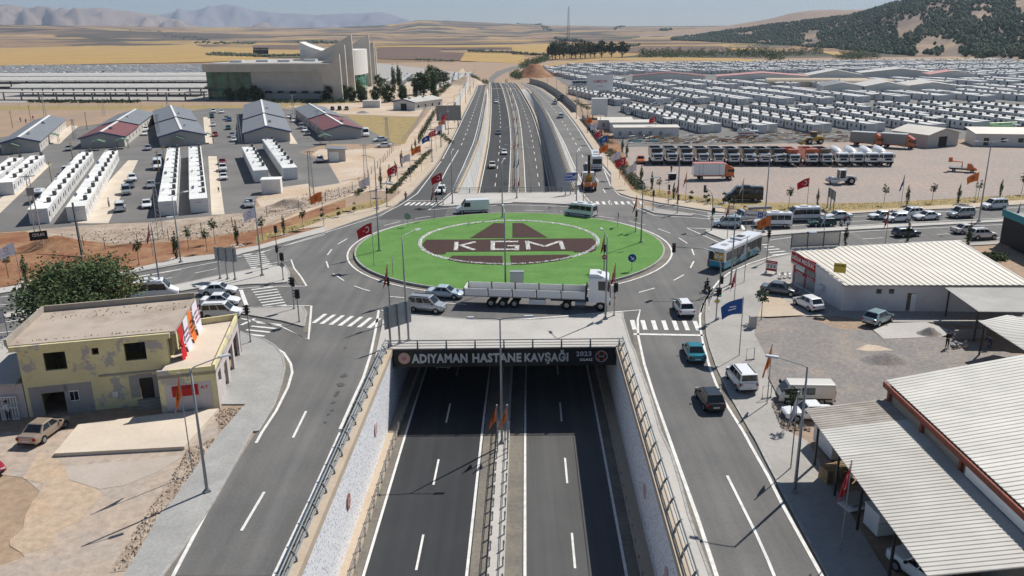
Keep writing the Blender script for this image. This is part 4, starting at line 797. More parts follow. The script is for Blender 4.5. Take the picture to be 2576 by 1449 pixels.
def crescent():
    out=[];N=22
    for i in range(N):
        a0,a1=-2.45+4.9*i/N,-2.45+4.9*(i+1)/N
        def P(a,inner):
            if inner:return (.345+.0+.205*math.cos(a*.9+math.pi)*.62/1.0,.5+.205*math.sin(a*.9+math.pi)*.95)
            return (.32+.25*.62*math.cos(a+math.pi)*1.0,.5+.25*1.3*math.sin(a+math.pi)*.9)
        out.append([P(a0,0),P(a1,0),P(a1,1),P(a0,1)])
    st=[(.545+(.085 if i % 2==0 else .034)*.64*math.cos(i*.6283+math.pi),.5+(.085 if i % 2==0 else .034)*math.sin(i*.6283+math.pi)*1.25) for i in range(10)]
    c=(.545,.5);out+=[[c,st[i],st[(i+1) % 10]] for i in range(10)]
    return out
def disc_poly(cx,cy,rx,ry,k=12):return [[(cx,cy),(cx+rx*math.cos(2*math.pi*i/k),cy+ry*math.sin(2*math.pi*i/k)),(cx+rx*math.cos(2*math.pi*(i+1)/k),cy+ry*math.sin(2*math.pi*(i+1)/k))] for i in range(k)]
def ring_poly(cx,cy,r0,r1,k=14):return [[(cx+r*math.cos(2*math.pi*(i+d)/k)*.65,cy+r*math.sin(2*math.pi*(i+d)/k)) for r,d in ((r0,0),(r1,0),(r1,1),(r0,1))] for i in range(k)]
def flag_proto(color,kind,ph,H=6.0):
    t=thing('flagpole',(0,0,0));MB().tube([(0,0,0),(0,0,H)],[.05,.035],6).build('pole','pole_grey',t);MB().cyl((0,0,H),.055,.08,'Z',6).build('finial','lamp_head',t)
    f=flag_mesh(kind,ph).build('flag','flag_'+color,t,smooth=True);f.location=(-.05,0,H-.12)
    for off in (-.014,.014):
        if color=='red':on_cloth(kind,ph,crescent()[:22],off).build('crescent','flag_white',f);on_cloth(kind,ph,crescent()[22:],off).build('star','flag_white',f)
        elif color=='white':on_cloth(kind,ph,ring_poly(.5,.38,.16,.22)+[[(.3+.14*i,.72),(.4+.14*i,.72),(.4+.14*i,.8),(.3+.14*i,.8)] for i in range(4)],off).build('printed_emblem','flag_print',f)
        elif color=='orange':on_cloth(kind,ph,ring_poly(.5,.5,.2,.27)+disc_poly(.5,.5,.07,.1,8),off).build('printed_emblem','flag_dark',f)
        else:on_cloth(kind,ph,[[(.3,.42),(.6,.36),(.62,.44),(.3,.5)],[(.3,.56),(.68,.56),(.68,.64),(.3,.64)]],off).build('printed_emblem','flag_white',f)
    return t
FPR={(c,k):flag_proto(c,k,i+j*1.7) for i,c in enumerate(('red','white','orange','blue')) for j,k in enumerate(('wave','limp'))}
CN={'red':'red crescent flag','white':'white printed flag','orange':'orange flag','blue':'dark blue flag'}
def flag(c,kind,k,x,y,where,top=None,z=.1,H=None,rz=None):
    if top=='T':p=at(k,x,y,6.1+z);p.z=z;hh=6.0
    else:
        p=at(k,x,y,z);hh=6.0
        if top:hh=max(4.0,min(8.5,hgt(k,top[0],top[1],p)-z))
    o=place(FPR[(c,kind)],p,R(rz if rz is not None else rnd.uniform(-14,10)),('blowing ' if kind=='wave' else 'drooping ')+CN[c]+' '+where,'flag','flags on poles')
    for ch in o.children:
        if ch.name.startswith('flag'):ch.location.z+=hh-6.0
        elif ch.name.startswith('pole'):ch.scale=(1,1,hh/6.0)
        elif ch.name.startswith('finial'):ch.location.z=hh-6.0
    return o
FLAGS=[('white','wave','01',215,1405,'left of the big tree',(180,980)),('white','wave','02',95,555,'at the left picture edge below the tree',(10,200)),('red','limp','01',1540,1125,'on the red soil beside a lattice mast',(1518,800)),('white','wave','01',2570,625,'behind the left sign back','T'),
 ('orange','wave','11',655,468,'on the red verge left of the roundabout','T'),('white','wave','11',1158,640,'on the far left verge by the lamp',(1150,325)),('red','wave','11',1190,1238,'on the left rim of the green island',(1160,785)),('red','limp','D',168,640,'above the silver van on the near left',(128,160)),
 ('red','wave','11',1418,200,'among the far left saplings','T'),('white','wave','11',1545,90,'beside the far left pavement','T'),('orange','wave','11',1655,5,'on the far left bank','T'),('red','wave','11',1882,612,'by the white car on the far left crossing',(1872,285)),('red','limp','11',1798,770,'on the far left rim of the island',(1800,415)),
 ('red','wave','10',1930,1140,'by the hoarding on the far left bank','T'),('orange','wave','10',1900,1190,'in front of the far left hoarding','T'),('white','wave','10',1865,1245,'farther up the far left bank','T'),('red','wave','10',1805,1300,'over the cypress row on the far left','T'),('blue','wave','10',1745,1350,'over the cypress row on the far left','T'),
 ('orange','wave','21',960,262,'beside the white coach',(1040,0)),('white','wave','21',1090,65,'right of the white coach','T'),('red','wave','21',1145,120,'in front of the orange pickup','T'),('white','wave','21',1243,440,'near the tall saplings right of the coach',(1248,185)),('red','limp','21',717,580,'beside the crane lorry',(720,290)),
 ('red','limp','21',1245,885,'on the island right of the emblem',(1258,510)),('red','limp','21',1665,695,'at the right refuge',(1680,360)),('orange','limp','21',1745,590,'behind the orange box lorry',(1765,275)),('white','limp','21',2315,615,'in front of the black van',(2335,340)),('red','limp','21',2165,955,'on the right median by the blue van',(2195,575)),
 ('orange','wave','B',1380,620,'in front of the hospital sign',(1395,370)),('white','limp','21',2335,1390,'beside the turquoise bus',(2350,935)),('red','limp','21',925,1280,'on the island rim right of the emblem',(935,905)),('red','limp','22',1028,275,'in front of the lorry cab',(1025,-255)),('red','limp','B',965,1449,'on the pavement behind the motorcyclist',(1005,920)),
 ('blue','wave','22',2285,680,'on the near right pavement',(2310,90)),('orange','limp','22',2565,1165,'behind the parked white compact van',(2570,560)),('white','limp','33',228,365,'in front of the old white saloon',(300,-400)),('red','limp','33',730,1190,'in the shade of the corrugated canopy',(765,275)),
 ('red','wave','31',392,615,'at the edge of the gravel yard',(425,335)),('white','limp','31',560,910,'on the right median by the green estate car',(575,710)),('red','limp','31',1180,1000,'in front of the dark estate car',(1215,660)),('blue','limp','31',1335,640,'behind the queue of white cars',(1375,305)),('orange','wave','31',2080,580,'by the tall lamp at the gravel yard',(2145,280)),('blue','limp','31',2500,840,'at the right picture edge',(2530,610)),
 ('red','wave','20',1450,1165,'among the grey containers','T'),('orange','wave','20',805,1175,'on the far right bank','T'),('white','wave','20',860,1225,'on the far right bank','T'),('red','wave','20',910,1300,'on the far right bank','T'),('blue','wave','20',965,1350,'on the far right bank','T'),('red','limp','20',765,1120,'by the white kiosk on the far right','T'),
 ('orange','limp','03',1938,410,'on the rubble before the yellow building',(1870,-600))]
for f in FLAGS:flag(*f[:6],top=f[6])
for i,(x,nm) in enumerate(((medc(69.5)-.45,'left of the median lamp before the tunnel'),(medc(69.5)+.5,'right of the median lamp before the tunnel'))):
    o=flag('orange','limp','U',1240,1080,nm);o.location=(x,69.2,-6.7);o.scale=(1.25,1.25,.8)
for i,(y,c) in enumerate([(186,'red'),(214,'blue'),(243,'orange'),(272,'white'),(303,'red'),(336,'white'),(366,'orange'),(400,'red'),(436,'white'),(470,'red')]):
    for s,w in ((-.45,'left'),(.45,'right')):
        o=flag(c,'limp','U',1240,1080,'%s of the far median, %s pair from the plaza' % (w,'first second third fourth fifth sixth seventh eighth ninth tenth'.split()[i]));o.location=(medc(y)+s,y,zf(y)+.3)
for t in FPR.values():kill(t)
# ------------------------------------------------------------------ vehicles
mat('glass_dark',(.012,.016,.02),rough=.08,spec=.6);mat('tyre',(.014,.014,.015),rough=.85);mat('rim',(.4,.41,.42),rough=.35,metal=.7);mat('trim_black',(.018,.018,.02),rough=.6);mat('head_lamp',(.62,.64,.66),rough=.12,spec=.7);mat('tail_lamp',(.35,.015,.015),rough=.2);mat('plate',(.7,.7,.7),rough=.5)
PAINT={}
def paint(name,c,metal=0.0,rough=.28):PAINT[name]=mat('paint_'+name,c,rough=rough,metal=metal,coat=.6,spec=.4);return PAINT[name]
paint('white',(.78,.79,.8));paint('offwhite',(.66,.63,.57));paint('silver',(.42,.44,.46),.45);paint('grey',(.13,.14,.155),.4);paint('dark',(.02,.022,.025),.2);paint('black',(.008,.008,.009));paint('teal',(.015,.2,.25),.25);paint('iceblue',(.27,.38,.42),.4);paint('green',(.02,.06,.07),.3);paint('red',(.3,.015,.03));paint('beige',(.42,.33,.26),.4);paint('paleblue',(.5,.58,.63),.2);paint('orange',(.62,.13,.02));paint('turquoise',(.02,.29,.4));paint('yellow',(.5,.3,.02));paint('blue',(.03,.08,.2));paint('lime',(.16,.5,.04));paint('darkgreen',(.015,.07,.06));paint('brown',(.2,.12,.07))
def shell(stations):
    rings=[]
    for x,zb,zt,w in stations:
        h=zt-zb;half=[(0,zb),(w*.82,zb),(w*.96,zb+h*.16),(w,zb+h*.42),(w*.985,zb+h*.72),(w*.93,zt-h*.06),(w*.8,zt),(w*.35,zt+.02)]
        rings.append([Vector((x,y,z)) for y,z in half]+[Vector((x,-y,z)) for y,z in reversed(half[1:])])
    return rings
def wheel(parent,x,y,r=.31,w=.2,rimr=.62,side=1):
    o=MB().cyl((0,-w/2,0),r,w,'Y',14).build('wheel','tyre',parent,smooth=False);o.location=(x,y,r)
    rm=MB().cyl((0,side*(w/2+.004),0),r*rimr,side*.012,'Y',10).build('rim','rim',o)
    return o
WM={}
def wheels(parent,xs,ys,r=.31,w=.2,rimr=.62):
    key=(r,w,rimr)
    if key not in WM:
        WM[key]=(MB().cyl((0,-w/2,0),r,w,'Y',14).mesh('wheel','tyre'),MB().cyl((0,w/2+.002,0),r*rimr,.012,'Y',10).cyl((0,w/2+.014,0),r*.2,.02,'Y',6).mesh('rim','rim'))
    a,b=WM[key]
    for x in xs:
        for y in ys:
            o=link('wheel',a,parent);o.location=(x,y,r)
            if y<0:o.rotation_euler=(0,0,math.pi)
            link('rim',b,o)
def bil(A,B,C,D,s,t):return (A*(1-s)+B*s)*(1-t)+(D*(1-s)+C*s)*t
def pane(parent,name,q,s0,s1,t0,t1,off=.012,m='glass_dark'):
    A,B,C,D=[Vector(p) for p in q];n=(B-A).cross(D-A).normalized()*off
    P=[bil(A,B,C,D,s,t)+n for s,t in ((s0,t0),(s1,t0),(s1,t1),(s0,t1))]
    return MB().add(P+[p-n*1.5 for p in P],[(0,1,2,3),(0,4,5,1),(1,5,6,2),(2,6,7,3),(3,7,4,0)]).build(name,m,parent)
def car_proto(kind):
    S={'sedan':dict(L=4.5,W=1.78,H=1.46,hood=.86,belt=.93,deck=.98,wb=1.05,wt=.3,rt=-.85,rb=-1.5,axles=(1.38,-1.3)),'hatch':dict(L=4.1,W=1.76,H=1.52,hood=.92,belt=.97,deck=.97,wb=1.0,wt=.3,rt=-1.35,rb=-1.85,axles=(1.28,-1.25)),
     'suv':dict(L=4.35,W=1.82,H=1.68,hood=1.02,belt=1.08,deck=1.08,wb=.95,wt=.3,rt=-1.6,rb=-1.98,axles=(1.32,-1.32)),'mpv':dict(L=4.35,W=1.8,H=1.84,hood=1.0,belt=1.1,deck=1.1,wb=1.25,wt=.55,rt=-2.0,rb=-2.1,axles=(1.35,-1.35)),
     'classic':dict(L=4.2,W=1.64,H=1.4,hood=.86,belt=.9,deck=.88,wb=.8,wt=.3,rt=-.75,rb=-1.2,axles=(1.25,-1.2)),'estate':dict(L=4.3,W=1.66,H=1.42,hood=.86,belt=.9,deck=.9,wb=.85,wt=.35,rt=-1.75,rb=-2.05,axles=(1.25,-1.2)),
     'pickup':dict(L=5.1,W=1.82,H=1.75,hood=1.05,belt=1.1,deck=1.05,wb=1.1,wt=.5,rt=-.75,rb=-.9,axles=(1.55,-1.5)),'jeep':dict(L=3.9,W=1.7,H=1.75,hood=1.0,belt=1.05,deck=1.05,wb=.6,wt=.45,rt=-1.7,rb=-1.8,axles=(1.15,-1.15))}[kind]
    L,W,H=S['L'],S['W'],S['H'];w=W/2;x0,x1=-L/2,L/2;t=thing(kind+'_car',(0,0,0));gl=.24 if kind not in ('suv','pickup','jeep') else .32
    boxy=kind in ('classic','estate','jeep','mpv','pickup');nz=.1 if boxy else .22
    st=[(x0,gl+.16,S['deck']-.14,w*.84),(x0+.1,gl+.04,S['deck']-.04,w*.95),(x0+.35,gl,S['deck'],w),(S['rb'],gl,S['belt'],w),(0,gl,S['belt'],w),(S['wb'],gl,S['belt']-.02,w),(S['wb']+.25,gl,S['hood']+.02,w*.99),(x1-.4,gl,S['hood']-.06-(.03 if not boxy else 0),w*.97),(x1-.12,gl+.02,S['hood']-nz,w*.91),(x1,gl+.1,S['hood']-nz-.1,w*.78)]
    if kind=='pickup':st[2:4]=[(x0+.35,gl,S['deck'],w),(S['rb']-.02,gl,S['deck'],w)]
    mb=MB().loft(shell(st));wb_,wr=w*.93,w*(.72 if not boxy else .8);zb=S['belt']-.02;zr=H-.05
    bot=[(S['rb'],-wb_,zb),(S['wb'],-wb_,zb),(S['wb'],wb_,zb),(S['rb'],wb_,zb)];top=[(S['rt'],-wr,zr),(S['wt'],-wr,zr),(S['wt'],wr,zr),(S['rt'],wr,zr)]
    mb.hexa(bot,top);o=.04;mb.loft([[(S['rt']-o,-wr-.01,zr),(S['wt']+o,-wr-.01,zr),(S['wt']+o,wr+.01,zr),(S['rt']-o,wr+.01,zr)],[(S['rt']+.05,-wr+.08,H-.005),(S['wt']-.05,-wr+.08,H-.005),(S['wt']-.05,wr-.08,H-.005),(S['rt']+.05,wr-.08,H-.005)]])
    mb.build('body',PAINT['white'],t,fix=True)
    rs=(bot[1],bot[2],top[2],top[1]);pane(t,'windshield',rs,.05,.95,.08,.94);pane(t,'rear_window',(bot[3],bot[0],top[0],top[3]),.07,.93,.12 if kind != 'mpv' else .2,.92)
    splits={'sedan':[(.1,.47),(.51,.9)],'classic':[(.1,.47),(.51,.9)],'hatch':[(.2,.53),(.57,.9)],'suv':[(.08,.3),(.33,.6),(.63,.92)],'mpv':[(.04,.31),(.34,.6),(.63,.93)],'estate':[(.06,.34),(.37,.62),(.65,.92)],'pickup':[(.06,.48),(.53,.92)],'jeep':[(.05,.5),(.56,.93)]}[kind]
    for a,b in splits:
        pane(t,'side_window',(bot[0],bot[1],top[1],top[0]),a,b,.12,.9);pane(t,'side_window',(bot[2],bot[3],top[3],top[2]),1-b,1-a,.12,.9)
    r=.31 if gl<.3 else .36
    wheels(t,S['axles'],(w-.09,-w+.09),r)
    mb=MB()
    for ax in S['axles']:
        for s in (-1,1):
            P=[(ax+(r+.07)*math.cos(a),s*(w+.003),r+(r+.07)*math.sin(a)) for a in [math.pi*i/8 for i in range(9)]];mb.add(P+[(ax-r-.07,s*(w+.003),gl-.02),(ax+r+.07,s*(w+.003),gl-.02)],[tuple(range(11)) if s<0 else tuple(range(10,-1,-1))])
    tag(mb.build('wheel_arches','trim_black',t),kind='stuff')
    zl_=S['hood']-nz-.14
    for s in (-1,1):
        MB().box(x1-.2,x1-.02,s*w*.6-.17,s*w*.6+.17,zl_-.02,zl_+.13).build('headlight','head_lamp',t);MB().box(x0+.0,x0+.12,s*w*.78-.13,s*w*.78+.13,S['deck']-.34,S['deck']-.12).build('taillight','tail_lamp',t)
        MB().box(S['wb']-.35,S['wb']-.2,s*(w+.09)-.09,s*(w+.09)+.09,zb,zb+.14).build('mirror','trim_black',t)
    MB().box(x1-.12,x1+.012,-w*.62,w*.62,gl+.06,gl+.24).build('grille','trim_black',t);MB().box(x0-.012,x0+.1,-w*.8,w*.8,gl+.04,gl+.2).build('rear_bumper','trim_black',t);MB().box(x0-.02,x0+.05,-.26,.26,gl+.3,gl+.42).build('number_plate','plate',t);MB().box(x1-.05,x1+.02,-.26,.26,gl+.24,gl+.35).build('number_plate','plate',t)
    if kind=='pickup':MB().box(x0+.12,S['rb']-.1,-w*.86,w*.86,S['deck']-.03,S['deck']+.025).build('cargo_bed','trim_black',t)
    if kind in ('mpv','suv'):
        for s in (-1,1):MB().box(S['rt']+.2,S['wt']-.2,s*wr*.85-.025,s*wr*.85+.025,H,H+.05).build('roof_rail','trim_black',t)
    return t,S
def van_proto(kind):
    S={'cargo':(5.9,2.02,2.5),'minibus':(5.9,2.02,2.5),'oldvan':(4.7,1.7,1.95),'crew':(5.5,2.0,2.3)}[kind];L,W,H=S;w=W/2;x0,x1=-L/2,L/2;t=thing('panel_van' if kind != 'minibus' else 'minibus',(0,0,0))
    if kind=='oldvan':nose=[(x1-.75,1.9),(x1-.2,1.1),(x1-.02,.7)]
    else:nose=[(x1-1.75,H),(x1-.95,1.42),(x1-.15,1.0)]
    zb=.32;cap=lambda x,zt,w_:(x,zb,zt,w_)
    st=[(x0,zb+.12,H-.12,w*.94),(x0+.1,zb,H-.03,w),(nose[0][0]-.05,zb,H-.03,w),(nose[0][0],zb,nose[0][1]-.06,w*.995),(nose[1][0],zb,nose[1][1],w*.98),(nose[2][0],zb,nose[2][1],w*.93),(x1,zb+.1,nose[2][1]-.12,w*.84)]
    rings=[]
    for x,b_,zt,ww in st:
        h=zt-b_;half=[(0,b_),(ww*.9,b_),(ww,b_+.15),(ww,b_+h*.5),(ww*.95,zt-.22),(ww*.86,zt-.04),(ww*.6,zt),(ww*.2,zt+.02)];rings.append([Vector((x,y,z)) for y,z in half]+[Vector((x,-y,z)) for y,z in reversed(half[1:])])
    MB().loft(rings).build('body',PAINT['white'],t,fix=True)
    a,b=nose[0],nose[1];pane(t,'windshield',((b[0],-w*.9,b[1]),(b[0],w*.9,b[1]),(a[0],w*.8,a[1]-.06),(a[0],-w*.8,a[1]-.06)),.04,.96,.05,.9,.03)
    zc0,zc1=H*.53,H*.84
    def side(xa,xb,nm='side_window',z0=zc0,z1=zc1):
        for s in (-1,1):
            q=((xa,-w,z0),(xb,-w,z0),(xb,-w*.955,z1),(xa,-w*.955,z1)) if s<0 else ((xb,w,z0),(xa,w,z0),(xa,w*.955,z1),(xb,w*.955,z1));pane(t,nm,q,0,1,0,1,.015)
    side(nose[0][0]-.75,nose[0][0]+.3,'door_window',zc0-.05,zc1-.08)
    if kind=='minibus':
        for i in range(3):side(x0+.25+i*1.12,x0+.25+i*1.12+1.06)
    elif kind=='oldvan':side(nose[0][0]-2.2,nose[0][0]-1.1)
    elif kind=='crew':side(nose[0][0]-1.9,nose[0][0]-.9)
    pane(t,'rear_window',((x0,w*.9,zc0),(x0,-w*.9,zc0),(x0,-w*.86,zc1),(x0,w*.86,zc1)),.06,.94,0,1,.02)
    wheels(t,(x1-1.0 if kind != 'oldvan' else x1-.75,x0+1.15),(w-.1,-w+.1),.34,.22)
    for s in (-1,1):
        MB().box(x1-.3,x1-.06,s*w*.66-.16,s*w*.66+.16,.75,.95).build('headlight','head_lamp',t);MB().box(x0-.015,x0+.08,s*w*.86-.08,s*w*.86+.08,.8,1.35).build('taillight','tail_lamp',t);MB().box(nose[0][0]+.25,nose[0][0]+.4,s*(w+.14)-.11,s*(w+.14)+.11,1.3,1.62).build('mirror','trim_black',t)
        MB().box(x0+.3,x1-.5,s*(w+.012)-.012,s*(w+.012)+.012,.55,.68).build('rubbing_strip','trim_black',t)
    MB().box(x1-.1,x1+.02,-w*.7,w*.7,.42,.7).build('grille','trim_black',t);MB().box(x0-.05,x0+.06,-w*.9,w*.9,.35,.52).build('rear_bumper','trim_black',t);MB().box(x0-.03,x0+.04,-.26,.26,.62,.74).build('number_plate','plate',t)
    if kind=='minibus':MB().box(-.9,.3,-.45,.45,H-.02,H+.14).build('roof_unit',PAINT['white'],t);MB().box(x0+.6,x0+1.3,-.35,.35,H-.02,H+.05).build('roof_hatch','rim',t)
    return t,dict(L=L,W=W,H=H)
VP={k:car_proto(k) for k in ('sedan','hatch','suv','mpv','classic','estate','pickup','jeep')};VP.update({k:van_proto(k) for k in ('cargo','minibus','oldvan','crew')})
def heading(k,frm,to,z=0):
    a,b=at(k,*frm,z),at(k,*to,z);return math.atan2(b.y-a.y,b.x-a.x)
def car(typ,col,k,x,y,hd,label,anchor='side',cat='car',group=None,z=.02,skip=()):
    """hd: degrees (0 = right, 90 = away) or a pair of spots (from, to)."""
    pr,S=VP[typ];a=R(hd) if isinstance(hd,(int,float)) else heading(k,hd[0],hd[1],z);d=Vector((math.cos(a),math.sin(a),0));n=Vector((-d.y,d.x,0));p=at(k,x,y,z)
    if n.dot(Vector((p.x,p.y,0)))<0:n=-n
    if anchor=='side':p=p+n*(S['W']/2)
    elif anchor=='rear':p=p+d*(S['L']/2)
    elif anchor=='front':p=p-d*(S['L']/2)
    o=place(pr,p,a,label,cat,group,skip=skip);o.location.z=z
    if col != 'white':recolor(o,('body','roof_unit'),PAINT[col])
    return o
FARSKIP=('mirror','grille','rubbing_strip','number_plate','roof_rail','wheel_arches','rear_bumper')
QG='traffic on the roundabout and its arms';PG='cars parked between the barracks and containers';RG='cars parked in the container camp'
car('suv','white','22',1764,312,91,'white compact SUV seen from behind at the near right crossing','rear','car',QG);car('sedan','teal','22',1868,778,((1868,778),(1792,610)),'turquoise saloon car driving away on the near right road','rear','car',QG)
car('hatch','dark','22',2055,1272,((2055,1272),(1915,1060)),'dark grey hatchback on the near right road','rear','car',QG);car('mpv','white','22',2382,1070,((2382,1070),(2250,905)),'white compact van parked on the near right pavement','rear','car',z=.14)
car('mpv','silver','D',575,730,((440,715),(705,737)),'silver box-shaped van entering the roundabout behind the sign back','side','car',QG);car('sedan','paleblue','D',790,570,((640,560),(908,577)),'pale silver saloon beside the trailer tail','side','car',QG)
car('sedan','white','A',1070,824,((935,826),(1215,816)),'white saloon farthest back of three at the left stop line','side','car',QG);car('sedan','white','A',1090,952,((950,955),(1232,947)),'white saloon in the middle of three at the left stop line','side','car',QG);car('mpv','white','A',1105,1100,((950,1105),(1240,1095)),'white compact van nearest the yellow building at the left stop line','side','car',QG)
car('minibus','white','A',330,880,((100,905),(500,868)),'white minibus roof behind the yellow building','side','minibus',QG)
car('cargo','white','11',2185,702,((2310,694),(2060,704)),'pale blue panel van on the far side of the roundabout','side','van',QG);car('minibus','white','21',655,738,((755,748),(555,722)),'white minibus with dark windows on the far side of the roundabout','side','minibus',QG)
car('hatch','white','11',1862,512,((1885,440),(1862,512)),'white hatchback waiting at the far left crossing','front','car',QG)
for typ,col,x,y,lab in (('pickup','offwhite',590,1062,'cream pickup on the far left carriageway, nearest'),('sedan','white',718,912,'white saloon on the far left carriageway beside the dashes'),('sedan','grey',657,695,'dark saloon on the far left carriageway, middle'),('sedan','white',633,357,'white saloon farthest up the far left carriageway')):
    yy=230.0
    for _ in range(12):p=at('E',x,y,zf(yy));yy=p.y
    car(typ,col,'E',x,y,-88,lab,'front','car',QG,z=zf(yy)+.01)
car('mpv','white','E',1327,520,93,'white van driving away on the far right service road','rear','car',QG);car('pickup','white','E',1265,372,93,'white pickup beside the digger on the far right road','rear','pickup',QG)
car('sedan','offwhite','12',1880,840,-90,'pale car emerging from the dark tunnel','front','car',QG,z=-6.98)
car('mpv','paleblue','B',895,470,((997,474),(793,466)),'pale blue van at the head of the right queue','side','car',QG);car('minibus','white','B',1430,470,((1615,466),(1230,464)),'long white minibus behind the hospital sign','side','minibus',QG);car('minibus','white','B',1770,400,((1890,396),(1650,400)),'white minibus on the far lane of the right queue','side','minibus',QG)
car('estate','darkgreen','B',2010,458,((2120,456),(1900,458)),'old dark green estate car beside the scooter','side','car',QG);car('sedan','white','31',725,768,((820,766),(640,770)),'white saloon behind the scooter rider','side','car',QG);car('classic','white','31',1160,762,((1250,757),(1085,764)),'old white saloon in the right queue with a man beside it','side','car',QG)
car('hatch','white','31',1325,792,((1405,786),(1270,792)),'white hatchback behind the drooping red flag on the right arm','side','car',QG);car('suv','white','31',1460,742,((1560,735),(1340,745)),'white SUV on the far lane of the right queue','side','car',QG);car('sedan','white','31',1630,770,((1705,765),(1555,774)),'white saloon in the near lane of the right queue','side','car',QG)
car('mpv','silver','31',1970,748,((2045,742),(1895,750)),'grey-silver box van in the right queue','side','car',QG);car('mpv','white','31',2305,662,((2385,656),(2225,664)),'white family van at the far right of the queue','side','car',QG)
car('estate','grey','31',1425,938,((1355,940),(1500,930)),'dark old estate car on the lower right carriageway','side','car',QG);car('sedan','offwhite','31',2030,907,((1965,910),(2120,902)),'cream-white saloon on the lower right carriageway','side','car',QG);car('suv','white','31',2190,965,((2100,968),(2295,960)),'white SUV on the lower right carriageway behind the cypress','side','car',QG);car('sedan','paleblue','31',495,992,((400,998),(600,985)),'pale saloon passing behind the shop billboard','side','car',QG)
car('sedan','grey','B',1490,1252,((1350,1228),(1630,1263)),'dark grey saloon parked before the medical shop',z=.14);car('hatch','white','B',1752,1400,((1825,1428),(1680,1355)),'white hatchback parked before the medical shop',z=.14);car('hatch','iceblue','32',1180,368,((1120,390),(1240,340)),'ice-blue hatchback parked by the long white wall',z=.14)
car('oldvan','offwhite','32',390,1185,((590,1185),(180,1178)),'old cream van parked on the gravel with a paper in its windscreen','side','van');car('classic','white','32',440,1352,((600,1345),(285,1352)),'old white saloon with a green windscreen strip by the canopy');car('pickup','white','33',1480,1560,((1620,1620),(1330,1400)),'white pickup half under the corrugated canopy')
car('sedan','beige','03',560,36,((455,110),(665,-44)),'beige saloon parked before the yellow building');car('sedan','red','03',-310,440,((-400,360),(-200,470)),'red car cut off by the left picture edge')
